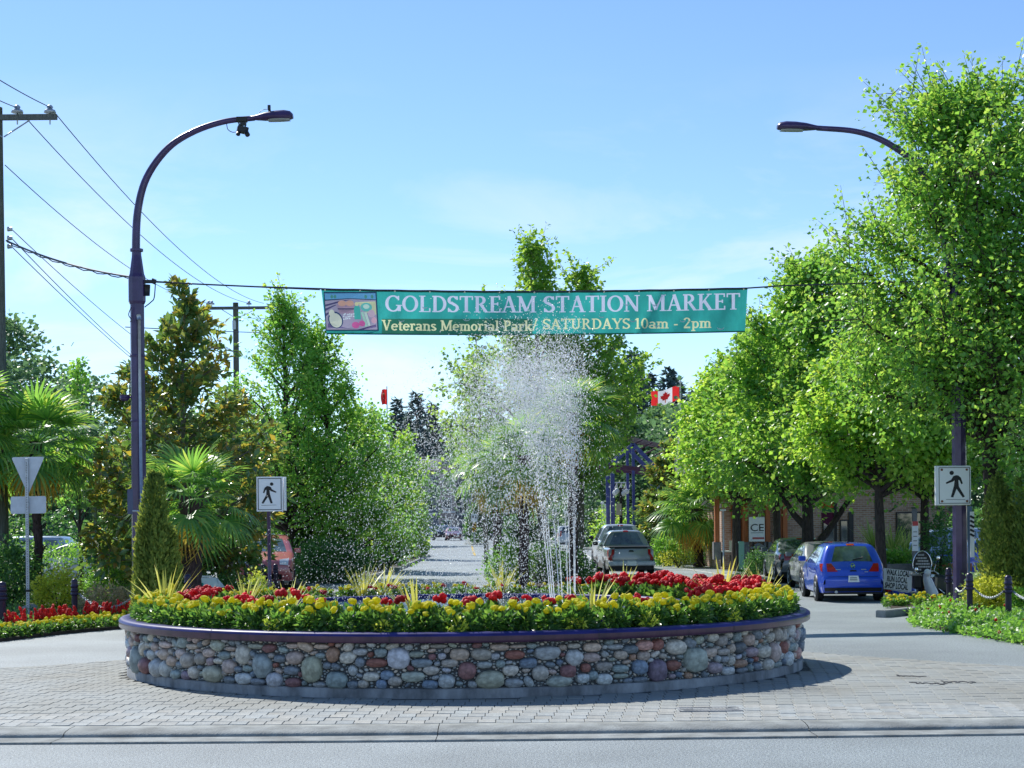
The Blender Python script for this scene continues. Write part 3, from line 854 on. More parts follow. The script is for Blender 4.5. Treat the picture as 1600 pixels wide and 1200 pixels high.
for k in range(3):
    q = np.random.default_rng(90 + k); mb = MB()
    for j in range(26):
        h = q.random(); a = q.uniform(0, 6.28); rr = .042 * (1 - h * .8)
        mb.ball((rr * math.cos(a), rr * math.sin(a), h * .19), (.017, .017, .026), 5, 4)
    sal_head.append(mb.mesh('flower_spike', M['salvia']))
def spike_parts(seed, n, L, w, m, spread=.75):
    q = np.random.default_rng(seed); V = []; Fc = []; Rr = []
    for k in range(n):
        az = q.uniform(0, 6.28); el = 1.45 - abs(q.normal()) * spread * .62; ln = L * q.uniform(.7, 1.05)
        d = np.array([math.cos(az) * math.cos(el), math.sin(az) * math.cos(el), math.sin(el)])
        s = np.array([-math.sin(az), math.cos(az), 0]); b = len(V); rr = q.random()
        bend = q.uniform(0, .22)
        for j, t in enumerate((0, .35, .72, 1.0)):
            c = d * ln * t; c = c + np.array([math.cos(az), math.sin(az), -.5]) * bend * ln * t * t
            ww = w * (1 - t) ** .6 if t > .3 else w * (.6 + t)
            V += [c + s * ww, c - s * ww]; Rr += [rr, rr]
        for j in range(3): Fc.append((b + 2 * j, b + 2 * j + 1, b + 2 * j + 3, b + 2 * j + 2))
    return np.array(V), np.array(Fc), np.array(Rr)
def spike_mesh(name, seed, n, L, w, m, spread=.75):
    V, Fc, r = spike_parts(seed, n, L, w, m, spread); return np_mesh(name, V, Fc, [m], rnd=r)
spk = [spike_mesh('spike_plant', 110 + k, 26, .46, .016, M['lf_spike']) for k in range(4)]

prng = random.Random(8)
def flower_plant(name, label, cat, group, pos, fol, heads, nh, hz, hr, sc=1.0, hname='flower', stretch=1.0):
    o = link(name, fol); tag(o, label, cat, group)
    o.location = pos; o.rotation_euler = (prng.uniform(-.08, .08), prng.uniform(-.08, .08), prng.uniform(0, 6.28))
    o.scale = (sc * prng.uniform(.9, 1.1), sc * prng.uniform(.9, 1.1), sc * prng.uniform(.88, 1.12) * stretch)
    a = prng.uniform(0, 6)
    for k in range(nh):
        h = link(hname, heads[prng.randrange(len(heads))], o)
        a += 2 * PI / max(nh, 1) + prng.uniform(-.5, .5)
        rr = hr * prng.uniform(.4, 1.1)
        h.location = (rr * math.cos(a), rr * math.sin(a), hz + prng.uniform(-.035, .035))
        h.rotation_euler = (prng.uniform(-.45, .45), prng.uniform(-.45, .45), prng.uniform(0, 6))
        s = prng.uniform(.78, 1.2); h.scale = (s, s, s)
    return o
def ring(r, n, jit=.03, a0=0, a1=2 * PI):
    for k in range(n):
        a = a0 + (a1 - a0) * (k + prng.uniform(-.3, .3)) / n
        q = r + prng.uniform(-jit, jit)
        yield a, Vector((PX + q * math.cos(a), PD + q * math.sin(a), ZR1 - .04))
def sector(p):
    px = HX + p.x / p.y * F
    for lim, s in ((330, 'at the left end'), (480, 'near the walking sign'), (640, 'left of the road view'), (800, 'left of the jets'), (940, 'at the fountain jets'), (1060, 'in line with the pickup truck'), (1150, 'right of the pickup truck')):
        if px < lim: return s
    return 'at the right end by the parked cars'
FRONTLAB = 'yellow marigold plant with dark leaves along the front edge of the stone planter'
BACKLAB = 'yellow marigold plant in the rear ring of the stone planter behind the basin'
for r, n in ((4.34, 118), (4.12, 108)):
    for a, p in ring(r, n):
        front = math.sin(a) < 0.1
        if not front and r > 4.2 and prng.random() < .45: continue
        flower_plant('marigold', ('yellow marigold, %s front row of the planter, ' % ('outer' if r > 4.2 else 'inner') if front else 'yellow marigold, rear ring of the planter, ') + sector(p), 'marigold', 'marigolds in the front of the planter' if front else 'marigolds at the back of the planter', p,
                     mari_fol[prng.randrange(6)], mari_head, prng.choice((2, 3, 3, 4)) if r < 4.2 else prng.choice((1, 2, 2, 3)), .285, .09, (1.12 if r < 4.2 else .96) if front else .80)
# red geraniums nearer the basin; a thick drift at the right
for a, p in list(ring(3.74, 78, .12)) + list(ring(3.45, 16, .08, R_(-12), R_(62))) + list(ring(3.95, 18, .1, R_(-8), R_(58))) + list(ring(3.7, 14, .1, R_(165), R_(205))):
    deg = math.degrees(a) % 360
    right = deg > 345 or deg < 65; left = 160 < deg < 210
    back_ = 65 <= deg <= 160
    if not right and not left and prng.random() < .35: continue
    lab = ('red geranium in the thick red drift' if right else 'red geranium at the left end of the stone planter' if left
           else 'red geranium in the rear ring behind the basin' if back_ else 'red geranium between front marigolds and basin')
    flower_plant('red_geranium', lab + ('' if left else ', ' + sector(p)), 'geranium', 'red flowers ' + ('at the right of the planter' if right else 'at the left of the planter' if left else 'behind the basin' if back_ else 'in front of the basin'), p,
                 red_fol[prng.randrange(3)], red_head, prng.choice((1, 2, 3, 4)) if right else prng.choice((1, 2)) if back_ else 2, .27 if right else .27, .09, 1.25 if right else .85 if back_ else 1.1 if left else 1.32)
# spiky grasses
SP = [(258, 938, 'left'), (395, 935, ''), (452, 940, ''), (570, 912, ''), (648, 940, ''), (783, 905, ''), (930, 938, ''), (1010, 912, ''), (1137, 928, ''), (1195, 922, ''), (968, 905, '')]
def planter_pt(px, ang_hint):
    return None
for k, (px, a, rr) in enumerate([(258, 187, 3.9), (385, 175, 3.5), (448, 214, 3.45), (566, 112, 3.6), (650, 262, 3.35), (784, 92, 3.7), (925, 293, 3.4), (975, 66, 3.75), (1130, 12, 3.35), (1192, 14, 3.75), (600, 98, 3.9)]):
    aa = R_(a)
    # sit on the ring, under the photo column
    y = PD + rr * math.sin(aa); x = GX(px, y, .85).x
    o = link('spike_plant', spk[k % 4]); o.location = (x, y, ZR1 - .04); o.rotation_euler = (0, 0, prng.uniform(0, 6)); s = prng.uniform(1.3, 1.6) * (1.15 if k in (0, 8, 9) else 1); o.scale = (s, s, s)
    lab = ['largest yellow-green spike plant at the left end of the planter', 'thin spike plant left of the basin, in front of the walking sign post', 'spike plant among the marigolds left of the basin, second from the left end',
           'pale spike plant in the rear ring, left of the road view', 'spike plant in front of the basin, near the middle', 'spike plant in the rear ring below the palm trunks',
           'spike plant just right of the fountain jets', 'short spike plant behind the basin under the truck bumper', 'spike plant standing in the red flowers at the right', 'rightmost tall yellow spike plant beside the parked cars', 'small spike plant far back in the rear ring'][k]
    tag(o, lab, 'spike plant', 'spike plants in the planter')
# lime edging plants
lime = [bush_mesh('lime_edging_plant', 140 + k, 70, .085, .085, .07, M['lf_lime'], .26, 0, .07) for k in range(2)]
for px, side in ((425, 'under the walking sign'), (597, 'left of the middle of the rim'), (715, 'at the middle of the rim'), (902, 'below the fountain jets'), (1012, 'right of the jets'), (1143, 'near the right end of the rim')):
    for _ in range(1):
        a, b = _uv(px, 975)
        # intersect with ring r=4.17 in plan
        A = a * a + 1; B = -2 * (a * PX + PD); C = PX * PX + PD * PD - 4.45 ** 2
        d = (-B - math.sqrt(B * B - 4 * A * C)) / (2 * A)
        o = link('lime_edging_plant', lime[prng.randrange(2)]); o.location = (a * d, d, ZR1 - .02); o.rotation_euler = (0, 0, prng.uniform(0, 6))
        tag(o, 'small lime-yellow edging plant on the front rim ' + side, 'edging plant', 'lime edging plants')

# ------------------------------------------------------------------ fountain
fy = PD
fx0 = GX(880, fy, .9).x
fountain = thing('fountain', 'white fountain spray of thin jets rising from the basin and drifting left', 'fountain', (fx0, fy, .865))
m = MB(); m.lathe([(.30, .80), (.30, .885), (.26, .9), (.22, .885), (.22, .80)], (fx0, fy, 0), 32); m.build('nozzle_ring', M['galv'], fountain)
frng = np.random.default_rng(5)
noz = []
for k in range(9):
    a = 2 * PI * k / 9 + .2
    noz.append((fx0 + .17 * math.cos(a), fy + .2 * math.sin(a), .90, .34 * math.cos(a) - .30, .3 * math.sin(a)))
for (x, y, z, vx, vy) in noz:
    pts = []; rad = []
    for t in np.linspace(0, .16, 9):
        pts.append((x + vx * t, y + vy * t, z + 8.1 * t - 4.9 * t * t)); rad.append(.009 * (1 - .5 * t / .16))
    m = MB(); m.tube(pts, rad, 6); m.build('jet', M['drop'], fountain)
n = 90000
j = frng.integers(0, 9, n); Nz = np.array(noz)[j]
v0 = 8.0 + frng.normal(size=n) * .38
T = .04 + 1.9 * frng.random(n) ** .72
dr = frng.random(n) ** 1.9
tt_ = np.clip(T - .12, 0, 1)
turb = frng.normal(size=(n, 3)) * tt_[:, None] * np.array([.19, .2, .14])
ax = -(.05 + 2.5 * dr)
sp_ = frng.normal(size=n) * .15
X = Nz[:, 0] + (Nz[:, 3] + sp_ * np.clip(T * 3, 0, 1)) * T * 1.05 + .5 * ax * np.clip(T - .22, 0, 9) ** 2 * 1.2 + turb[:, 0]
Y = Nz[:, 1] + Nz[:, 4] * T * (.5 + .8 * frng.random(n)) - .16 * T * T * dr + turb[:, 1]
Zp = Nz[:, 2] + (v0 * T - 4.9 * T * T) * (1 - .1 * dr * np.clip(T, 0, 1)) + turb[:, 2]
vel = np.stack([Nz[:, 3] + ax * np.clip(T - .22, 0, 9) * 1.3, Nz[:, 4], v0 - 9.8 * T], axis=1)
ok = (Zp > .88) & ((T > .3) | (frng.random(n) < .55))
Pd = np.stack([X, Y, Zp], 1)[ok]; vel = unit(vel[ok]); nd = len(Pd)
sz = (.0024 + .0052 * frng.random(nd) ** 3)
sz *= np.where(T[ok] < .5, 1.15, 1.0) * (1 - .25 * dr[ok])
o8 = np.array([(1, 0, 0), (-1, 0, 0), (0, 1, 0), (0, -1, 0), (0, 0, 2.1), (0, 0, -2.1)], float)
f8 = np.array([(0, 2, 4), (2, 1, 4), (1, 3, 4), (3, 0, 4), (2, 0, 5), (1, 2, 5), (3, 1, 5), (0, 3, 5)])
ref = np.tile(np.array([[0.0, 1.0, 0.0]]), (nd, 1)); A1 = unit(np.cross(vel, ref)); B1 = np.cross(vel, A1)
Vd = Pd[:, None, :] + (o8[None, :, 0, None] * A1[:, None, :] + o8[None, :, 1, None] * B1[:, None, :] + o8[None, :, 2, None] * vel[:, None, :]) * sz[:, None, None]
Vd = Vd.reshape(-1, 3) - np.array(fountain.location)
Fd = (np.arange(nd) * 6)[:, None, None] + f8[None]
tag(link('spray', np_mesh('spray', Vd, Fd.reshape(-1, 3), [M['drop']], smooth=True), fountain), kind='stuff')
# ------------------------------------------------------------------ street lamps
def lamp_head(mb_body, mb_lens, p0, p1, w=.36):
    """cobra head from p0 (arm end) to p1 (tip), built along the axis"""
    p0 = Vector(p0); p1 = Vector(p1); ax = (p1 - p0); L = ax.length; ax.normalize()
    side = ax.cross(Vector((0, 0, 1))).normalized(); up = side.cross(ax)
    prof = [(0, .05, .05, .04), (.12, .09, .07, .05), (.3, .15, .105, .06), (.55, w / 2, .13, .06), (.78, w / 2, .135, .06), (.93, w * .42, .11, .055), (1.0, w * .22, .05, .04)]
    rows = []
    for t, hw, hu, hd in prof:
        c = p0 + ax * L * t; r = []
        for k in range(14):
            a = 2 * PI * k / 14; s = math.cos(a); u = math.sin(a)
            r.append(c + side * hw * s + up * (hu * u if u > 0 else hd * u))
        rows.append(r + [r[0]])
    mb_body.sheet(rows)
    mb_body.f.append(tuple(range(len(mb_body.v) - 15, len(mb_body.v) - 1))); mb_body.sm.append(False)
    rows = []
    for t, hw in ((.38, .08), (.5, w * .36), (.75, w * .38), (.92, w * .25)):
        c = p0 + ax * L * t
        rows.append([c + side * hw * math.cos(a) - up * (.055 + .035 * math.sin(a)) for a in np.linspace(0, PI, 8)])
    mb_lens.sheet(rows)
M['lens'] = mat('lamp_lens', (.55, .6, .58), .15, transl=.4, coat=.5)
def street_lamp(label, base, arm, head, d, r_low, joint_z, mt):
    t = thing('street_lamp', label, 'street lamp', base)
    m = MB(); m.cyl((base[0], base[1], 0), (base[0], base[1], joint_z), r_low, r_low * .9, 8, False); m.build('pole', mt, t)
    m = MB(); m.lathe([(r_low * .98, joint_z - .55), (r_low * 1.12, joint_z - .5), (r_low * 1.12, joint_z - .02), (r_low * .95, joint_z + .05), (r_low * .62, joint_z + .42), (r_low * .6, joint_z + .5), (r_low * .85, joint_z + .5), (r_low * .85, joint_z + .55), (r_low * .4, joint_z + .56)], (base[0], base[1], 0), 10, False)
    m.build('collar', mt, t)
    m = MB(); m.lathe([(.28, 0), (.28, .03), (.2, .035), (.17, .3), (.16, .32)], (base[0], base[1], 0), 12); m.build('base_plate', mt, t)
    m = MB(); m.tube([W(px, py, d) for px, py in arm], np.linspace(r_low * .56, r_low * .34, len(arm)), 10); m.build('arm', mt, t)
    m = MB(); l = MB(); lamp_head(m, l, W(head[0], head[1], d), W(head[2], head[3], d)); h = m.build('lamp_head', mt, t); l.build('lens', M['lens'], h)
    return t
def spl(pts, n=40):
    """smooth curve through points (Catmull-Rom)"""
    P = [np.array(p, float) for p in pts]; P = [2 * P[0] - P[1]] + P + [2 * P[-1] - P[-2]]; o = []
    seg = len(P) - 3
    for i in range(n + 1):
        u = min(i / n * seg, seg - 1e-6); k = int(u); t = u - k; a, b, c, d = P[k:k + 4]
        o.append(tuple(.5 * ((2 * b) + (-a + c) * t + (2 * a - 5 * b + 4 * c - d) * t * t + (-a + 3 * b - 3 * c + d) * t ** 3)))
    return o
DL, DR = 33.5, 36.5
lb = GX(219, DL); rb = GX(1501, DR)
lz = W(214, 432, DL).z
L1 = street_lamp('left street lamp with purple curved arm, holding the market banner wire', lb, spl([(214, 440), (212.5, 380), (216, 325), (230, 276), (262, 232), (302, 206), (350, 190), (398, 184.5)]), (396, 184.5, 458, 182), DL, .155, lz, M['purple'])
rz_ = W(1482, 452, DR).z
L2 = street_lamp('right street lamp with curved arm half hidden in the big maple', rb, spl([(1482, 460), (1478, 390), (1463, 318), (1440, 270), (1420, 246), (1378, 219), (1335, 205), (1276, 200)]), (1279, 200, 1214, 199), DR, .165, rz_, M['purple'])
# extras on both lamps: bands, bolts and the hand-hole cover
for L_, bs, rl in ((L1, lb, .155), (L2, rb, .165)):
    for z_ in (2.3, 4.1, 5.4):
        m = MB(); m.lathe([(rl * .985, z_), (rl * 1.03, z_ + .004), (rl * 1.03, z_ + .036), (rl * .985, z_ + .04)], (bs.x, bs.y, 0), 8); m.build('band', M['galv'] if z_ < 3 else M['purple'], L_)
    m = MB(); m.box((bs.x + .02, bs.y - rl * .93, .75), (.14, .03, .3), None, .008); m.build('hand_hole_cover', M['purple'], L_)
# extras on the left lamp
m = MB(); m.tube([W(217.5, 498, DL - .17), W(218.5, 600, DL - .175), W(221, 800, DL - .18)], .03, 8); m.tube([W(216.5, 492, DL - .17), W(217.5, 500, DL - .19)], .045, 8); m.build('conduit', M['galv'], L1)
m = MB(); m.box(W(206.5, 784, DL - .05), (.17, .12, .5), None, .015); m.build('control_box', mat('grey_blue_box', (.10, .12, .2), .5, var=.1), L1)
m = MB(); c = W(378, 190, DL); m.box(c + Vector((0, 0, .04)), (.22, .14, .1), None, .02); m.box(W(380, 192, DL), (.12, .08, .1)); m.tube([W(373, 192, DL), W(375, 200, DL)], .015, 6); m.tube([W(384, 192, DL), W(383, 200, DL)], .015, 6)
m.box(W(379, 203, DL), (.22, .16, .13), (0, .2, .3), .02); m.cyl(W(384, 205, DL - .05), W(387, 211, DL - .12), .045, .05, 10); m.cyl(W(373, 204, DL - .05), W(372, 210, DL - .12), .04, .045, 10); cm = m.build('camera_cluster', M['blackplastic'], L1)
m = MB(); m.tube([W(x, y, DL) for x, y in spl([(354, 192), (356, 202), (363, 206.5), (370, 206)], 12)], .008, 5); m.build('cable', M['wire'], L1)
m = MB(); m.box(W(420.5, 168, DL), (.06, .05, .1), None, .01); m.cyl(W(421, 171, DL), W(421.5, 177, DL), .025, .035, 8); m.tube([W(x, y, DL) for x, y in spl([(404, 177), (410, 172), (418, 170.5)], 8)], .006, 5); m.build('photocell', M['blackplastic'], L1)
m = MB(); m.cyl(W(229, 445, DL), W(229, 462, DL), .075, .065, 10); m.box(W(231, 440, DL), (.16, .1, .06)); m.tube([W(x, y, DL - .1) for x, y in spl([(243, 441), (241, 465), (236, 472), (226, 480)], 14)], .012, 5); m.box(W(240, 439.5, DL), (.09, .09, .09), (.3, .4, .2)); m.build('wire_bracket', M['blackplastic'], L1)
m = MB(); m.ball(W(195, 622, DL), (.1, .1, .07), 12, 8); m.cyl(W(196, 622, DL), W(209, 620, DL), .02, n=6); m.cyl(W(195, 617, DL), W(195, 622, DL), .1, .1, 12); m.build('dome_camera', M['purple'], L1)
m = MB(); m.tube([W(x, y, DL - .16) for x, y in spl([(205, 480), (201, 492), (206, 500), (203, 503)], 12)], .01, 5); m.build('loose_cable', M['wire'], L1)

# ------------------------------------------------------------------ utility poles and wires
def ins(mb, p, s=1.0):
    mb.lathe([(.012 * s, -.18 * s), (.012 * s, 0), (.10 * s, .01 * s), (.085 * s, .05 * s), (.04 * s, .07 * s), (.055 * s, .1 * s), (.03 * s, .13 * s), (.001, .135 * s)], p, 10)
D1, D2 = 41.0, 92.0
u1 = GX(4, D1)
up1 = thing('utility_pole', 'tall grey wooden utility pole at the left edge with one crossarm', 'utility pole', u1, 'utility poles')
m = MB(); m.cyl((u1.x, D1, 0), (u1.x, D1, W(2, 168, D1).z), .175, .11, 14); m.build('pole', M['wood_pole'], up1)
m = MB(); a, b = W(-85, 184, D1 - .16), W(89, 183, D1 - .16); c = (a + b) / 2; m.box(c, ((b - a).length, .1, .13)); m.build('crossarm', M['wood_pole'], up1)
m = MB()
for px in (46, -40): m.tube([W(px, 188, D1 - .23), W(5 + (px > 0) * 2 - 1, 214, D1 - .2)], .017, 6)
m.build('brace', M['galv'], up1)
for px in (27, 78):
    m = MB(); ins(m, W(px, 177, D1 - .16), 1.5); m.build('insulator', M['galv'], up1)
for py in (358, 372, 385):
    m = MB(); m.cyl(W(12, py, D1 - .1), W(19, py, D1 - .1), .06, .045, 10); m.build('spool_insulator', M['galv'], up1)
u2 = GX(372, D2)
up2 = thing('utility_pole', 'second smaller utility pole with crossarm rising behind the magnolia', 'utility pole', u2, 'utility poles')
m = MB(); m.cyl((u2.x, D2, 0), (u2.x, D2, W(370.5, 473, D2).z), .19, .15, 12); m.build('pole', M['wood_pole'], up2)
m = MB(); a, b = W(323, 481, D2 - .2), W(420, 481.5, D2 - .2); m.box((a + b) / 2, ((b - a).length, .12, .16)); m.build('crossarm', M['wood_pole'], up2)
m = MB()
for px in (347, 398): m.tube([W(px, 484, D2 - .25), W(371 + (px > 371) * 3 - 3, 497, D2 - .2)], .02, 5)
m.build('brace', M['galv'], up2)
for px in (326, 331, 389):
    m = MB(); ins(m, W(px, 476, D2 - .2), 1.6); m.build('insulator', M['galv'], up2)
m = MB(); m.box(W(366, 508, D2 - .2), (.18, .2, .5), None, .02); m.build('fuse_box', M['galv'], up2)
def wire(label, a, b, sag, r=.011, n=28, grp='overhead power lines'):
    a = Vector(a); b = Vector(b); mid = (a + b) / 2
    pts = [a.lerp(b, t) - mid * 0 - Vector((0, 0, 4 * sag * t * (1 - t))) for t in np.linspace(0, 1, n)]
    m = MB(); m.tube(pts, r, 5, False); o = m.build('power_line', M['wire']); return tag(o, label, 'wire', grp)
wire('upper right power line from the crossarm tip towards the far pole', W(79, 168, D1 - .16), W(412, 474, D2), .9, .013)
wire('power line from the inner insulator of the crossarm to the far pole', W(26, 168, D1 - .16), W(389, 474, D2), .9, .013)
wire('power line leaving the near utility pole below the crossarm brace', W(8, 258, D1), W(330, 474, D2), .75, .012)
wire('power line entering the frame at upper left to the crossarm tip', W(-60, 87, 31), W(79, 168, D1 - .16), .05, .012)
wire('power line entering at the left edge to the inner insulator', W(-70, 118, 31), W(26, 168, D1 - .16), .05, .012)
wire('lower service wire falling from the spool insulators, upper one', W(18, 358, D1 - .1), W(330, 600, 96), .5, .011)
wire('lower service wire falling from the spool insulators, middle one', W(18, 372, D1 - .1), W(300, 624, 96), .4, .012)
wire('lower service wire falling from the spool insulators, lowest one', W(18, 385, D1 - .1), W(290, 622, 96), .3, .012)
wire('thin level wire crossing behind the left lamp to the far pole', W(196, 511, 60), W(700, 519, 120), .2, .018)
m = MB(); a = W(10, 376, D1 - .1); b = W(208, 433, DL)
pts = [a.lerp(b, t) - Vector((0, 0, 4 * .12 * t * (1 - t))) for t in np.linspace(0, 1, 30)]
m.tube(pts, .022, 6, False)
hel = [p + Vector((.02 * math.cos(i * 1.9), 0, -.035 + .02 * math.sin(i * 1.9))) for i, p in enumerate(pts)]
m.tube(hel, .012, 5, False); tag(m.build('power_line', M['wire']), 'thick twisted service cable from the near pole to the left lamp', 'wire', 'overhead power lines')

# ------------------------------------------------------------------ banner
DBL, DBR = DL - .1, DR - .3
def bdep(px): return DBL + (DBR - DBL) * (px - 218) / (1482 - 218)
BANPX = (502.0, 1167.5)
def ban(px, py, off=0.0):
    """point on the banner cloth for photo position px,py (billowed a little)"""
    u = (px - 502) / 665.0; v = (py - 452) / 70.0
    bow = .075 * math.sin(u * 13 + v * 2.2) * (.35 + .65 * v) + .035 * math.sin(u * 37 + 1.3 - v * 3) * (.2 + v) + .022 * math.sin(u * 83 + v * 6) * v + .14 * math.sin(u * PI) * v + .10 * math.exp(-((u - .95 - .03 * v) / .015) ** 2) * v - .08 * math.exp(-((u - .80 + .06 * v) / .012) ** 2) + .05 * math.exp(-((u - .42 - .04 * v) / .01) ** 2) * (1 - v)
    d = bdep(px) - bow - off
    return W(px, py, d)
def edge_top(px): return 451.5 + 4.6 * math.sin((px - 502) / 666 * PI) + .55 * abs(math.sin((px - 502) / 57 * PI)) - 1.5 * (px - 502) / 666
def edge_bot(px): return 522.3 + 2.2 * math.sin((px - 502) / 666 * PI) - 3.4 * ((px - 502) / 666) ** 2
def skew(px, v): # ends of the cloth lean
    u = (px - 502) / 666
    return px + v * (8.5 * (1 - u) ** 6 - 4 * u ** 8)
banner = thing('market_banner', 'long teal cloth market banner hung on a wire between the two street lamps', 'banner', W(835, 520, bdep(835)))
m = MB()
for py0, s in ((0, 1), (1, -1)):
    r0 = [ban(skew(px, py0), (edge_top(px) if py0 == 0 else edge_bot(px)), .004) for px in np.linspace(502, 1168, 112)]
    r1 = [ban(skew(px, py0), (edge_top(px) if py0 == 0 else edge_bot(px)) + s * 2.2, .006) for px in np.linspace(502, 1168, 112)]
    m.sheet([r0, r1])
m.build('hem', M['tealdark'], banner)
def banner_poly(name, pts, mt, off=.01, parent=banner):
    """flat polygon in photo px mapped on the cloth"""
    m = MB(); m.add([ban(x, y, off) for x, y in pts], [tuple(range(len(pts)))]); return m.build(name, mt, parent)
def banner_grid(name, x0, y0, x1, y1, mt, off, sk=0):
    m = MB(); m.sheet([[ban(x + sk * (y - y0), y, off) for x in np.linspace(x0, x1, 14)] for y in np.linspace(y0, y1, 4)]); return m.build(name, mt, banner)
# --- a small slab/serif stroke font
TH, TN = .17, .075
def _ln(x0, y0, x1, y1, w):
    dx, dy = x1 - x0, y1 - y0; l = math.hypot(dx, dy); nx, ny = -dy / l * w / 2, dx / l * w / 2
    return [(x0 + nx, y0 + ny), (x1 + nx, y1 + ny), (x1 - nx, y1 - ny), (x0 - nx, y0 - ny)]
def _arc(cx, cy, rx, ry, a0, a1, wt, wn, n=14):
    q = []
    for k in range(n):
        ps = []
        for t in (a0 + (a1 - a0) * k / n, a0 + (a1 - a0) * (k + 1) / n):
            a = math.radians(t); w = wn + (wt - wn) * abs(math.cos(a)) ** 1.3
            dx, dy = math.cos(a), math.sin(a)
            ps.append(((cx + dx * (rx - w / 2 * 0) , cy + dy * ry), (dx, dy), w))
        (p, d, w), (p2, d2, w2) = ps
        q.append([(p[0] + d[0] * w / 2, p[1] + d[1] * w / 2), (p2[0] + d2[0] * w2 / 2, p2[1] + d2[1] * w2 / 2), (p2[0] - d2[0] * w2 / 2, p2[1] - d2[1] * w2 / 2), (p[0] - d[0] * w / 2, p[1] - d[1] * w / 2)])
    return q
def _sf(x, y, w=.34, h=.055): return [(x - w / 2, y), (x + w / 2, y), (x + w / 2, y + h), (x - w / 2, y + h)]
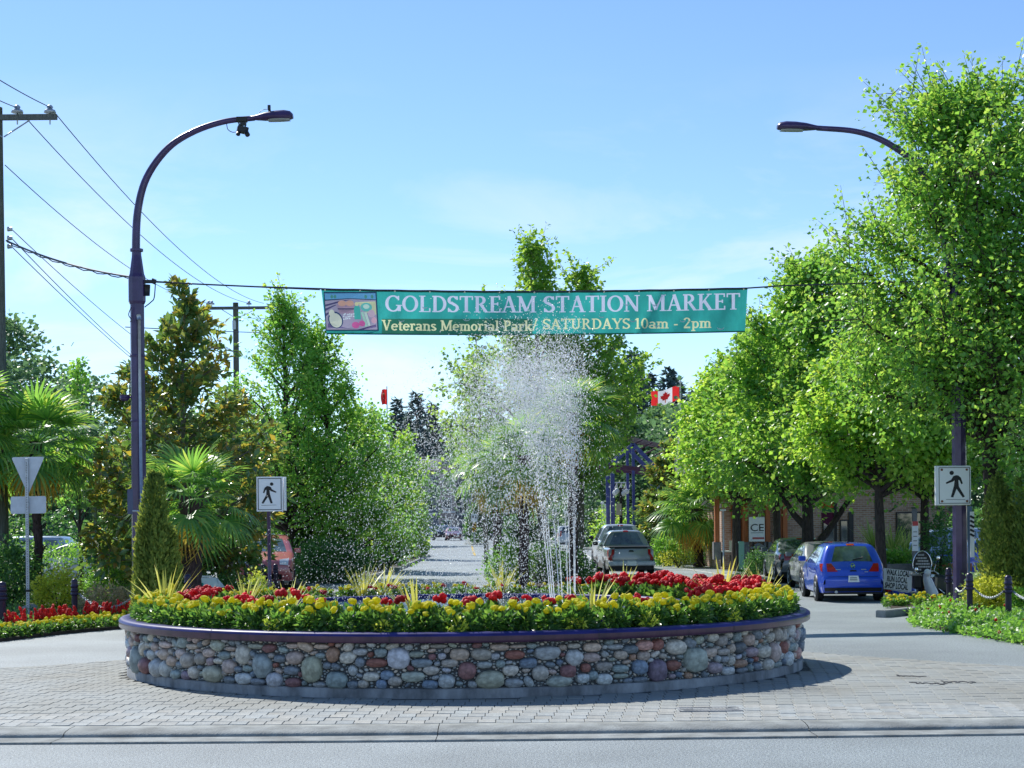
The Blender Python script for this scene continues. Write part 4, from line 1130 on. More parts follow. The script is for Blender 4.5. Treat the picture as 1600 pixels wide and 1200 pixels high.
def glyph(c, T=TH, t=TN, h=.055):
    B = .0; Tp = 1 - h
    def stem(x, y0=0, y1=1, w=T): return _ln(x, y0, x, y1, w)
    def sb(x, w=.34): return _sf(x, 0, w, h)
    def st(x, w=.34, top=1): return _sf(x, top - h, w, h)
    X = .66
    g = {
        'I': lambda: ([stem(.2), sb(.2), st(.2)], .42),
        'L': lambda: ([stem(.2), sb(.2), st(.2), _ln(.2, h / 2, .62, h / 2, h), _ln(.6, 0, .6, .24, t)], .68),
        'E': lambda: ([stem(.2), sb(.2), st(.2), _ln(.2, t / 2, .62, t / 2, t), _ln(.2, 1 - t / 2, .6, 1 - t / 2, t), _ln(.2, .52, .48, .52, t), _ln(.6, 0, .6, .24, t), _ln(.58, .78, .58, 1, t), _ln(.48, .42, .48, .62, t)], .68),
        'T': lambda: ([stem(.38), sb(.38), _ln(.03, 1 - t / 2, .73, 1 - t / 2, t), _ln(.06, .76, .06, 1, t), _ln(.7, .76, .7, 1, t)], .76),
        'D': lambda: ([stem(.2), _ln(.05, t / 2, .38, t / 2, t), _ln(.05, 1 - t / 2, .38, 1 - t / 2, t)] + _arc(.36, .5, .36, .5 - t / 2, -90, 90, T, t), .84),
        'O': lambda: (_arc(.42, .5, .34, .5 - t / 2, 0, 360, T, t, 26), .86),
        'G': lambda: (_arc(.42, .5, .34, .5 - t / 2, 40, 335, T, t, 24) + [stem(.74, .04, .42), _sf(.72, .42 - h, .32, h), _ln(.7, .7, .7, .97, t)], .90),
        'S': lambda: (_arc(.31, .74, .21, .26 - t / 2, 20, 250, T, t) + _arc(.31, .26, .23, .26 - t / 2, -160, 80, T, t) + [_ln(.2, .6, .44, .43, T * .95), _ln(.53, .76, .53, .98, t), _ln(.08, .02, .08, .27, t)], .64),
        'R': lambda: ([stem(.2), sb(.2), _ln(.05, 1 - t / 2, .36, 1 - t / 2, t), _ln(.2, .49, .36, .49, t), _ln(.38, .5, .68, .02, T * .9), _sf(.72, 0, .2, h)] + _arc(.35, .745, .21, .255 - t / 2, -90, 90, T, t), .80),
        'P': lambda: ([stem(.2), sb(.2), _ln(.05, 1 - t / 2, .36, 1 - t / 2, t), _ln(.2, .45, .36, .45, t)] + _arc(.35, .725, .22, .275 - t / 2, -90, 90, T, t), .70),
        'A': lambda: ([_ln(.4, .99, .13, .02, t * 1.1), _ln(.39, 1.0, .68, .02, T), _ln(.2, .35, .56, .35, t), sb(.13, .28), sb(.68, .34)], .82),
        'M': lambda: ([stem(.16, 0, 1, t * 1.2), _ln(.17, .97, .5, .08, T), _ln(.5, .08, .84, .97, t * 1.1), stem(.86), sb(.16, .28), sb(.86), _sf(.12, 1 - h, .24, h), _sf(.9, 1 - h, .24, h)], 1.06),
        'N': lambda: ([stem(.16, 0, 1, t * 1.2), _ln(.15, .97, .7, .05, T), stem(.72, 0, 1, t * 1.2), sb(.16, .28), _sf(.12, 1 - h, .24, h), st(.72, .28)], .88),
        'K': lambda: ([stem(.2), sb(.2), st(.2), _ln(.26, .42, .64, .97, t * 1.1), _ln(.38, .58, .7, .03, T), st(.64, .28), sb(.72, .3)], .86),
        'V': lambda: ([_ln(.13, .98, .4, .02, T), _ln(.4, .02, .66, .98, t), st(.13, .32), st(.66, .26)], .80),
        'U': lambda: ([stem(.2, .3, 1), stem(.66, .3, 1, t * 1.2), st(.2), st(.66, .28)] + _arc(.43, .32, .23, .32 - t / 2, 180, 360, T, t), .86),
        'Y': lambda: ([_ln(.12, .98, .4, .45, T), _ln(.4, .45, .68, .98, t), stem(.4, 0, .48), sb(.4), st(.12, .3), st(.68, .26)], .80),
        'e': lambda: (_arc(.29, X / 2, .22, X / 2 - t / 2, 0, 320, T, t, 18) + [_ln(.08, X / 2 + .03, .5, X / 2 + .03, t)], .58),
        't': lambda: ([stem(.2, .08, .86), _ln(.04, X - t / 2, .4, X - t / 2, t)] + _arc(.3, .12, .1, .12 - t / 2, 180, 330, T, t, 6), .44),
        'r': lambda: ([stem(.19, 0, X), _sf(.19, 0, .34, h), _sf(.12, X - h, .22, h)] + _arc(.36, X - .16, .14, .13, 60, 170, t, t, 6) + [_ln(.42, X - .17, .42, X - .02, T * .8)], .52),
        'a': lambda: (_arc(.25, .19, .18, .19 - t / 2, 0, 360, T, t, 16) + [stem(.45, 0, X - .18), _sf(.49, 0, .2, h)] + _arc(.27, X - .19, .18, .19 - t / 2, 0, 155, T, t, 8), .60),
        'n': lambda: ([stem(.18, 0, X), stem(.54, 0, X - .2), _sf(.18, 0, .32, h), _sf(.54, 0, .32, h), _sf(.12, X - h, .2, h)] + _arc(.36, X - .2, .18, .2 - t / 2, 0, 180, T, t, 10), .72),
        'm': lambda: ([stem(.18, 0, X), stem(.5, 0, X - .2), stem(.82, 0, X - .2), _sf(.18, 0, .3, h), _sf(.5, 0, .28, h), _sf(.82, 0, .3, h), _sf(.12, X - h, .2, h)] + _arc(.34, X - .2, .16, .2 - t / 2, 0, 180, T, t, 8) + _arc(.66, X - .2, .16, .2 - t / 2, 0, 180, T, t, 8), 1.0),
        's': lambda: (_arc(.24, X * .74, .16, X * .26 - t / 2, 20, 250, T, t, 9) + _arc(.24, X * .26, .17, X * .26 - t / 2, -160, 80, T, t, 9) + [_ln(.16, X * .6, .33, X * .42, T)], .50),
        'o': lambda: (_arc(.29, X / 2, .21, X / 2 - t / 2, 0, 360, T, t, 18), .60),
        'i': lambda: ([stem(.18, 0, X), _sf(.18, 0, .32, h), _sf(.12, X - h, .2, h), _sf(.17, X + .14, .17, .16)], .38),
        'l': lambda: ([stem(.18), _sf(.18, 0, .32, h), _sf(.12, 1 - h, .2, h)], .38),
        'k': lambda: ([stem(.18), _sf(.18, 0, .3, h), _sf(.12, 1 - h, .2, h), _ln(.24, .24, .54, X - .02, t * 1.2), _ln(.34, .38, .6, .02, T), _sf(.58, 0, .26, h), _sf(.52, X - h, .24, h)], .72),
        'p': lambda: ([stem(.18, -.28, X), _sf(.18, -.28, .32, h), _sf(.12, X - h, .2, h)] + _arc(.36, X / 2, .19, X / 2 - t / 2, -130, 130, T, t, 12), .64),
        '1': lambda: ([stem(.24), _sf(.24, 0, .4, h), _ln(.06, .8, .24, .97, t * 1.4)], .50),
        '0': lambda: (_arc(.3, .5, .21, .5 - t / 2, 0, 360, T, t, 20), .62),
        '2': lambda: (_arc(.29, .73, .2, .27 - t / 2, -20, 170, T, t, 10) + [_ln(.46, .62, .1, .08, T * .8), _ln(.05, t * .7, .55, t * .7, t * 1.5)], .62),
        '/': lambda: ([_ln(.04, -.1, .36, 1.05, T * .75)], .46),
        '-': lambda: ([_ln(.06, .34, .36, .34, T * .8)], .46),
        ' ': lambda: ([], .34)}
    return g[c]()
PIECES = []            # (outline in cloth coordinates, part key)
def banner_text(txt, x0, x1, ybase, cap, mt, T=TH, t=TN, h=.055, curve=None):
    gl = [glyph(c, T, t, h) for c in txt]; tot = sum(a for _, a in gl)
    k = (x1 - x0) / tot; x = 0
    for ci, (polys, adv) in enumerate(gl):
        for p in polys:
            o = []
            for (u, v) in p:
                px = x0 + (x + u) * k; o.append((px, ybase + (curve(px) if curve else 0) - v * cap))
            PIECES.append((o, ('letter', txt, ci, mt)))
        x += adv
crv = lambda px: 4.0 * math.sin((px - 502) / 666 * PI) - 2.2 * (px - 502) / 666
PIECES.append(([(x, 498.2) for x in np.linspace(597, 832, 12)] + [(x, 523) for x in np.linspace(832, 597, 12)], ('green_patch', 0, 0, M['tealdark'])))
banner_text('GOLDSTREAM STATION MARKET', 602, 1157, 485.3, 25.5, M['btext1'], curve=crv)
c2 = lambda px: 2.4 * math.sin((px - 502) / 666 * PI) - 1.5 * (px - 502) / 666
banner_text('Veterans Memorial Park', 597, 832, 515.5, 16.5, M['btext2'], .17, .11, .1, c2)
banner_text('/ SATURDAYS 10am - 2pm', 832, 1112, 513.0, 16.5, M['btext2'], .15, .10, .09, c2)
# picture panel with produce

def pp(pts): return [(x + .055 * (y - 456), y) for x, y in pts]
def el(cx, cy, rx, ry, n=16, a0=0, a1=360, rot=0):
    o = []
    for k in range(n):
        a = math.radians(a0 + (a1 - a0) * k / n); x, y = rx * math.cos(a), ry * math.sin(a); c, s = math.cos(rot), math.sin(rot)
        o.append((cx + x * c - y * s, cy + x * s + y * c))
    return o
PICS = [('sky_band', [(507, 458.2), (586.5, 458.2), (586.5, 468), (546, 466), (507, 468)], (.10, .28, .48)), ('field', [(507, 470), (546, 467), (586.5, 469), (586.5, 515), (507, 515)], (.28, .26, .36)),
        ('field_light', [(556, 472), (586, 471), (586, 492), (570, 488)], (.42, .46, .30)),
        ('furrow', [(507, 476), (530, 470), (548, 468), (530, 472.5), (507, 479)], (.06, .06, .14)), ('furrow', [(507, 482), (520, 477), (527, 475.5), (518, 480), (507, 486)], (.06, .06, .14)), ('furrow', [(507, 490), (515, 486), (517, 487), (507, 494)], (.06, .06, .14)),
        ('furrow', [(510, 505), (540, 513), (509, 512)], (.12, .10, .22)), ('furrow', [(555, 515), (585, 507), (585, 511), (565, 515)], (.12, .10, .22)),
        ('basket', [(524, 476), (555, 476), (551, 490), (529, 490)], (.30, .22, .30)), ('basket_band', [(526, 481.5), (553, 481.5), (552.4, 483.5), (526.6, 483.5)], (.06, .06, .12)),
        ('loaf', el(533.5, 474, 6.5, 4.6), (.50, .30, .24)), ('loaf', el(545.5, 474, 6.5, 4.6), (.50, .30, .24)),
        ('squash_outline', el(522, 500, 11.5, 13.5, 20, rot=-.35), (.03, .06, .14)), ('squash', el(522, 500.5, 9.6, 11.6, 20, rot=-.35), (.50, .54, .46)), ('squash', el(516.5, 489.5, 4.5, 6, 14), (.50, .54, .46)),
        ('bottle', [(553, 478), (560, 478), (561.5, 482), (561.5, 499), (551.5, 499), (551.5, 482)], (.05, .33, .30)), ('bottle_neck', el(556, 475, 3, 3), (.50, .50, .30)),
        ('cabbage', el(571, 480, 9, 7), (.10, .38, .36)), ('cabbage_heart', el(571, 479, 5, 3.6), (.40, .56, .50)),
        ('leek', [(562, 488), (566, 487), (572, 509), (568, 511)], (.30, .50, .42)), ('leek', [(567, 488), (571, 488), (576, 508), (573, 510)], (.42, .56, .50)),
        ('onion', el(578.5, 490, 5.5, 6), (.44, .34, .42)), ('onion', el(582, 500.5, 4.4, 5), (.48, .30, .38)),
        ('beet', el(553, 508, 6, 5.2), (.48, .10, .28)), ('beet', el(563, 505.5, 5, 4.6), (.48, .10, .28))]
prr = random.Random(2)
for k in range(16): PICS.append(('berry', el(535 + (k % 6) * 3.1 + prr.uniform(-.8, .8), 491 + (k // 6) * 3.6 + prr.uniform(-.8, .8), 1.35, 1.2, 8), (.48, .56, .62)))
for i, x in enumerate((518, 523, 571, 581)): PICS.append(('tree_outline', el(x, 463.5, 2.3, 3.2, 8), (.06, .22, .20)))
fm = {}
PIECES.append((pp([(505.5, 456), (588.5, 456), (588.5, 517), (505.5, 517)]), ('picture_frame', 0, 0, M['bnavy'])))
for k, (nm, pts, c) in enumerate(PICS):
    if c not in fm: fm[c] = flat('banner_print', c, .5)
    PIECES.append((pp(pts), (nm, k, 0, fm[c])))
def build_cloth():
    from mathutils.geometry import delaunay_2d_cdt
    V = []; Fs = []
    def addp(pts):
        b = len(V); V.extend(Vector((x, y)) for x, y in pts); Fs.append(list(range(b, b + len(pts))))
    q = np.linspace(502, 1168, 90)
    border = [(skew(x, 0), edge_top(x)) for x in q] + [(skew(1168, v), edge_top(1168) * (1 - v) + edge_bot(1168) * v) for v in (.25, .5, .75)] + [(skew(x, 1), edge_bot(x)) for x in q[::-1]] + [(skew(502, v), edge_top(502) * (1 - v) + edge_bot(502) * v) for v in (.75, .5, .25)]
    addp(border)
    for pts, key in PIECES:
        ar = sum(a[0] * b[1] - b[0] * a[1] for a, b in zip(pts, pts[1:] + pts[:1]))
        addp(pts if ar > 0 else pts[::-1])
    ar = sum(a[0] * b[1] - b[0] * a[1] for a, b in zip(border, border[1:] + border[:1]))
    if ar < 0: Fs[0] = Fs[0][::-1]
    for j in range(1, 10):
        v = j / 10
        for x in np.linspace(505, 1164, 100): V.append(Vector((skew(x, v), edge_top(x) * (1 - v) + edge_bot(x) * v)))
    ov, oe, of, _, _, orig = delaunay_2d_cdt(V, [], Fs, 1, 1e-4, True)
    groups = {}
    for f, og in zip(of, orig):
        if not og: continue
        k = max(og)
        if k == 0: key = ('cloth', 0, 0, M['teal'])
        else: key = PIECES[k - 1][1]
        groups.setdefault(key, []).append(f)
    P3 = [ban(v.x, v.y) for v in ov]
    frame = None
    order = sorted(groups, key=lambda k: 0 if k[0] == 'picture_frame' else 1)
    for key in order:
        used = {}; fs = []
        for f in groups[key]: fs.append(tuple(used.setdefault(i, len(used)) for i in f))
        m = MB(); m.add([P3[i] for i in used], fs, key[0] in ('cloth', 'green_patch', 'picture_frame'))
        par = frame if (frame is not None and key[0] not in ('cloth', 'green_patch', 'letter')) else banner
        o = m.build(key[0], key[3], par)
        if key[0] == 'picture_frame': frame = o
build_cloth()
# wind slits drawn as pale crescents, coloured like the sky showing through
M['slit_sky'] = flat('wind_slit_sky', (.7, .78, .85), .5)
for px, py, r in ((664, 481, 4.5), (627, 501.5, 5), (729, 499.5, 6), (980, 476, 5), (1023, 476, 5), (940, 496, 4), (989, 501, 6), (1027, 509, 5), (1067, 502, 5), (1126, 513, 6)):
    m = MB(); n = 8; o = []
    for k in range(n + 1):
        a = R_(20 + 140 * k / n); o.append((px + r * math.cos(a), py - 2 + r * .75 * math.sin(a)))
    for k in range(n, -1, -1):
        a = R_(20 + 140 * k / n); o.append((px + r * math.cos(a) * .93, py - 3.1 + r * .62 * math.sin(a)))
    m.sheet([[ban(x, y, .01) for x, y in o[:n + 1]], [ban(x, y, .05) for x, y in reversed(o[n + 1:])]]); m.build('wind_slit_sky', M['slit_sky'], banner)
for px in np.linspace(508, 1162, 13):
    m = MB(); m.cyl(ban(px, edge_top(px) + 1.4, .008), ban(px, edge_top(px) + 1.4, .02), .018, n=8); m.build('grommet', M['chrome'], banner)
def cable(label, pts, r=.012):
    m = MB(); m.tube(pts, r, 6, False); return tag(m.build('banner_cable', M['wire']), label, 'cable', 'cables carrying the banner')
cable('dark cable from the left lamp bracket along the banner top to the right lamp', [W(236, 439.5, bdep(236)), W(300, 443.5, bdep(300)), W(400, 448, bdep(400))] + [ban(px, edge_top(px) - .3, .0) for px in np.linspace(502, 1168, 40)] + [W(1230, 446, bdep(1230)), W(1340, 443, bdep(1340)), W(1478, 438, bdep(1478))], .017)
m = MB(); 
for px in (268, 297): m.cyl(W(px - 2, 441.5 + (px - 268) * .06, bdep(px)), W(px + 3, 442 + (px - 268) * .06, bdep(px)), .022, n=6)
tag(m.build('cable_clamp', M['blackplastic']), 'two small dark clamps on the banner cable beside the left lamp', 'clamp')
cable('thin lower tie from the banner corner', [W(238, 441, bdep(238)), W(330, 445, bdep(330)), W(420, 449.6, bdep(420)), ban(500, 453)], .008)

# ------------------------------------------------------------------ signs
MAN = [(535, 225), (548, 221), (560, 222), (575, 235), (586, 268), (578, 273), (567, 250), (561, 247), (563, 285), (597, 343), (585, 349), (550, 298), (531, 347), (517, 345), (535, 283), (540, 250), (527, 258), (493, 270), (489, 262), (520, 246), (530, 229)]
def ped_panel(parent, c, w, h, flip, y_face, bolts=False):
    """sign face printed with a walking figure; c centre, faces -Y"""
    m = MB(); m.box(c, (w, .02, h), None, .006); pan = m.build('sign_panel', M['signwhite'], parent)
    m = MB(); bw = .012
    for sx in (-1, 1): m.box(c + Vector((sx * (w / 2 - .03), -.0125, 0)), (bw, .004, h - .05))
    for sz_ in (-1, 1): m.box(c + Vector((0, -.0125, sz_ * (h / 2 - .03))), (w - .075, .004, bw))
    m.build('border', M['black'], pan)
    k = w / 190.0
    def mp(x, z): return Vector((c.x + (x - 538) * k * flip, c.y - .0115, c.z - (z - 279) * k))
    m = MB(); m.prism([mp(x, z) for x, z in MAN], (0, -.003, 0)); m.build('walking_figure', M['black'], pan)
    m = MB(); m.prism([mp(523 + 12.5 * math.cos(a), 207 + 12 * math.sin(a)) for a in np.linspace(0, 2 * PI, 17)[:-1]], (0, -.003, 0)); m.build('figure_head', M['black'], pan)
    m = MB(); m.prism([mp(490, 357), mp(600, 360), mp(600, 362), mp(490, 359)], (0, -.003, 0)); m.build('fine_print', M['black'], pan)
    if bolts:
        for sx in (-1, 1):
            for sz_ in (-1, 1):
                b = MB(); q = c + Vector((sx * w * .375, -.010, sz_ * h * .41)); b.cyl(q, q + Vector((0, -.012, 0)), .026, n=10); b.build('bolt', mat('rusty_bolt', (.22, .08, .04), .7), pan)
D_S1 = 29.8
sp = GX(423, D_S1)
s1 = thing('crossing_sign', 'white walking figure sign on thin maroon post left of planter', 'road sign', sp, 'pedestrian crossing signs')
c = W(421.5, 772, D_S1 - .07); pxm = F / D_S1
m = MB(); m.tube([(sp.x, sp.y, 0), (sp.x - .02, sp.y, W(421, 800, D_S1).z + .55)], .033, 8); m.build('post', M['maroon'], s1)
ped_panel(s1, c, 41 / pxm, 54 / pxm, -1, 0)
m = MB(); m.box(c + Vector((.04, .16, .005)), (41 / pxm, .02, 53 / pxm)); m.box(c + Vector((22.5 / pxm, .08, .0)), (.012, .14, 50 / pxm)); m.build('rear_panel', M['signwhite'], s1)
c = W(1491, 758.5, DR - .24); pxm = F / (DR - .24)
s2 = thing('crossing_sign', 'larger white walking figure sign with rusty bolts fixed to the right lamp', 'road sign', (c.x, c.y, c.z - 31 / pxm), 'pedestrian crossing signs')
ped_panel(s2, c, 52 / pxm, 60 / pxm, 1, 0, True)
m = MB(); m.box(c + Vector((-.03, .055, 0)), (54 / pxm, .085, 62 / pxm), None, .01); m.build('light_box', M['white'], s2)
# yield sign seen from behind
D_Y = GP(45, 968).y
yp = GX(45.5, D_Y)
ys_ = thing('yield_sign', 'back of a triangular give way sign over a blank plate on steel post', 'road sign', yp)
pxm = F / D_Y
m = MB(); top_ = W(43, 716, D_Y).z; m.box((yp.x - .02, yp.y, top_ / 2), (.075, .045, top_), None, .01)
m.build('post', M['galv'], ys_)
m = MB()
for k in range(60): m.cyl((yp.x - .02, yp.y - .021, .25 + k * (top_ - .3) / 60), (yp.x - .02, yp.y - .0245, .25 + k * (top_ - .3) / 60), .010, n=6)
tag(m.build('post_holes', M['black'], ys_), kind='stuff')
def rounded(pts, r, n=5):
    o = []
    P = [Vector(p) for p in pts]
    for i, p in enumerate(P):
        a = (P[i - 1] - p).normalized(); b = (P[(i + 1) % len(P)] - p).normalized()
        for k in range(n + 1):
            t = k / n; o.append(p + a * r * (1 - t) ** 2 + b * r * t ** 2)
    return o
m = MB(); tri = [W(17.5, 714.5, D_Y + .04), W(69.5, 713.5, D_Y + .04), W(44, 773, D_Y + .04)]; m.prism(rounded(tri, .06), (0, .006, 0)); m.build('triangle_plate', M['alu'], ys_)
m = MB(); m.prism(rounded([W(16.5, 776, D_Y + .04), W(72, 775, D_Y + .04), W(72, 802, D_Y + .04), W(16.5, 803, D_Y + .04)], .05), (0, .006, 0)); m.build('blank_plate', M['alu'], ys_)
# small tie at the post
m = MB(); m.box((yp.x - .02, yp.y - .01, W(45, 923, D_Y).z), (.085, .06, .05)); m.build('post_clamp', M['blackplastic'], ys_)

# lawn sign
D_W = GP(1384, 937).y
lsp = W(1402, 930, D_W)
ls = thing('lawn_sign', 'white lawn sign on wire stakes reading walk local run local shop local', 'lawn sign', (lsp.x, D_W, .1))
pxm = F / D_W
q = [W(1381, 887.5, D_W), W(1425.5, 892.5, D_W), W(1424, 927, D_W), W(1379.5, 920, D_W)]
m = MB(); m.prism(q, (0, .01, 0)); bd = m.build('board', M['signwhite'], ls)
ux = (q[1] - q[0]).normalized(); uz = Vector((-ux.z, 0, ux.x)); cc = sum(q, Vector()) / 4
for i, tx in enumerate(('WALK LOCAL', 'RUN LOCAL', 'SHOP LOCAL')):
    vs, fs = text_geo(tx, .18, .006); w = max(v.x for v in vs) - min(v.x for v in vs)
    k = (36.5 if i != 1 else 32) / pxm / w; kz = 1.05
    letters([cc + ux * (v.x * k - .012) + uz * (v.y * kz + (.175 - i * .165)) + Vector((0, -.004, 0)) for v in vs], fs, M['black'], bd)
m = MB(); m.prism([cc + ux * a + uz * b + Vector((0, -.003, 0)) for a, b in ((-.3, -.243), (.28, -.243), (.28, -.25), (-.3, -.25))], (0, -.001, 0)); m.build('fine_print', M['black'], bd)
m = MB()
for px in (1395, 1405): m.tube([W(px, 922, D_W + .004), W(px, 947, D_W + .004)], .007, 5)
m.build('stake', M['galv'], ls)

# bollards with chains
def bollard(label, px, py_base, h, grp, r=.062):
    p = GP(px, py_base); sc_ = 1.0
    t = thing('bollard', label, 'bollard', p, grp)
    prof = [(r * .98, 0), (r * .98, h * .60), (r * 1.0, h * .61), (r * 1.35, h * .63), (r * 1.38, h * .655), (r * 1.15, h * .67), (r * 1.15, h * .695), (r * 1.36, h * .71), (r * 1.36, h * .735), (r * 1.1, h * .75), (r * 1.1, h * .80), (r * 1.3, h * .815), (r * 1.3, h * .84), (r * 1.12, h * .855), (r * 1.12, h * .9), (r * 1.16, h * .91), (r * 1.05, h * .955), (r * .75, h * .985), (.001, h)]
    m = MB(); m.lathe(prof, p, 14); m.build('shaft', M['bollard'], t)
    m = MB()
    for s in (-1, 1): m.cyl(p + Vector((s * r, 0, h * .66)), p + Vector((s * (r + .035), 0, h * .66)), .018, n=8)
    m.build('chain_eye', M['bollard'], t)
    return p, h
BG = 'bollards along the planting beds'
bL = [bollard('thick maroon bollard at the far left edge of the photo', 4, 985, .96, BG, .075), bollard('maroon bollard standing in the red and yellow bed at left', 117, 972, .92, BG),
      bollard('chained bollard at the foot of the columnar conifer', 222.5, 980, 1.04, BG), bollard('bollard beside the folding white board behind the planter', 294, 975, 1.03, BG),
      bollard('left bollard in front of the red car windscreen', 385, 925, .84, BG), bollard('bollard immediately left of the walking sign post', 412, 925, .84, BG), bollard('bollard immediately right of the walking sign post', 431, 925, .84, BG), bollard('rightmost bollard of the group by the walking sign post', 441, 923, .82, BG)]
bR = [bollard('bollard right of the scooter, in front of the right lamp pole', 1483, 951, .92, BG), bollard('bollard with chain in the middle of the right bed', 1515.5, 966, .92, BG), bollard('rightmost bollard in front of the golden shrub', 1576, 973, .92, BG), bollard('bollard just outside the right edge', 1640, 985, .95, BG)]
def chain(label, a, b, sag):
    a = Vector(a); b = Vector(b); L = (b - a).length; n = int(L / .055); o = MB(); M0 = None
    P = [a.lerp(b, t) - Vector((0, 0, 4 * sag * t * (1 - t))) for t in np.linspace(0, 1, n + 1)]
    for i in range(n):
        c = (P[i] + P[i + 1]) / 2; d = (P[i + 1] - P[i]).normalized(); up = Vector((0, 0, 1)) if i % 2 else d.cross(Vector((0, 0, 1))).normalized()
        q = [c + d * .038 * math.cos(w) + up * .022 * math.sin(w) for w in np.linspace(0, 2 * PI, 9)]
        o.tube(q, .0075, 5, False)
    return tag(o.build('chain', M['galv']), label, 'chain', 'chains between bollards')
def eye(b, s): return b[0] + Vector((s * .09, 0, b[1] * .66))
chain('chain from the middle right bollard to the rightmost one', eye(bR[1], 1), eye(bR[2], -1), .16)
chain('chain running off the right edge from the rightmost bollard', eye(bR[2], 1), eye(bR[3], -1), .12)
chain('chain between scooter-side bollard and middle right bollard', eye(bR[0], 1), eye(bR[1], -1), .14)
chain('chain hanging left of the conifer bollard', eye(bL[1], 1), eye(bL[2], -1), .3)
# ------------------------------------------------------------------ vehicles
def chaikin(P, it=2):
    P = [np.array(p, float) for p in P]
    for _ in range(it):
        o = [P[0]]
        for a, b in zip(P[:-1], P[1:]): o += [a * .8 + b * .2, a * .2 + b * .8]
        P = o + [P[-1]]
    return P
CARS = dict(
    hatch=dict(L=4.3, W=1.72, belt=.96, roof=1.53, tum=.25, wb=(1.36, -1.24), wr=.31,
               prof=[(2.08, .24), (2.14, .45), (2.13, .62), (1.98, .78), (1.05, 1.0), (.2, 1.44), (-.5, 1.535), (-1.45, 1.50), (-1.62, 1.46), (-1.95, 1.0), (-2.06, .88), (-2.11, .66), (-2.15, .6), (-2.14, .42), (-2.06, .26)],
               win=[[(1.0, 1.0), (-.28, .99), (-.28, 1.42), (.22, 1.40)], [(-.36, .99), (-1.22, 1.0), (-1.22, 1.42), (-.36, 1.43)], [(-1.28, 1.02), (-1.66, 1.08), (-1.45, 1.38), (-1.28, 1.41)]],
               rear=(1.04, 1.43, .80, .76), front=(1.03, 1.43, .86, .80), tail=[(.99, 1.0), (.80, .99), (.58, .79), (.97, .79)], head=[(.97, .80), (.62, .80), (.66, .66), (.97, .62)], plate=.52),
    sedan=dict(L=4.6, W=1.78, belt=.93, roof=1.45, tum=.19, wb=(1.42, -1.33), wr=.32,
               prof=[(2.22, .26), (2.3, .45), (2.28, .62), (2.1, .76), (1.05, .95), (.2, 1.38), (-.5, 1.455), (-1.05, 1.40), (-1.72, 1.06), (-2.15, 1.01), (-2.27, .92), (-2.31, .62), (-2.3, .42), (-2.2, .27)],
               win=[[(.95, .97), (-.25, .97), (-.25, 1.34), (.2, 1.33)], [(-.33, .97), (-1.15, .98), (-1.02, 1.31), (-.33, 1.35)], [(-1.2, .99), (-1.5, 1.02), (-1.1, 1.28), (-1.08, 1.29)]],
               rear=(1.09, 1.36, .80, .74), front=(1.0, 1.36, .86, .80), tail=[(.99, .94), (.60, .93), (.62, .76), (.97, .74)], head=[(.97, .76), (.6, .74), (.62, .62), (.97, .6)], plate=.62),
    suv=dict(L=4.5, W=1.82, belt=1.05, roof=1.68, tum=.16, wb=(1.36, -1.3), wr=.35,
             prof=[(2.14, .32), (2.22, .55), (2.2, .82), (2.05, .98), (1.1, 1.12), (.4, 1.58), (-.3, 1.685), (-1.7, 1.66), (-1.85, 1.6), (-2.08, 1.1), (-2.18, .95), (-2.22, .6), (-2.15, .34)],
             win=[[(.98, 1.12), (-.22, 1.1), (-.22, 1.56), (.42, 1.55)], [(-.3, 1.1), (-1.15, 1.1), (-1.15, 1.57), (-.3, 1.57)], [(-1.22, 1.12), (-1.8, 1.15), (-1.68, 1.53), (-1.22, 1.56)]],
             rear=(1.14, 1.56, .80, .76), front=(1.17, 1.56, .86, .80), tail=[(.99, 1.3), (.82, 1.3), (.78, .92), (.98, .9)], head=[(.97, .98), (.6, .95), (.62, .8), (.97, .78)], plate=.8),
    pickup=dict(L=5.3, W=1.86, belt=1.12, roof=1.78, tum=.33, wb=(1.65, -1.5), wr=.37,
                prof=[(2.55, .38), (2.62, .6), (2.6, .9), (2.45, 1.05), (1.4, 1.16), (.72, 1.7), (.2, 1.785), (-.55, 1.76), (-.66, 1.70), (-.8, 1.19), (-.86, 1.165), (-2.5, 1.145), (-2.6, 1.12), (-2.64, .75), (-2.63, .52), (-2.55, .45)],
                win=[[(1.3, 1.18), (.15, 1.16), (.15, 1.64), (.74, 1.63)], [(.07, 1.16), (-.62, 1.17), (-.5, 1.62), (.07, 1.65)]],
                rear=(1.22, 1.68, .84, .80), front=(1.2, 1.68, .88, .82), tail=[(.995, 1.08), (.86, 1.08), (.86, .68), (.99, .68)], head=[(.97, 1.0), (.6, .98), (.62, .82), (.97, .8)], plate=.5))
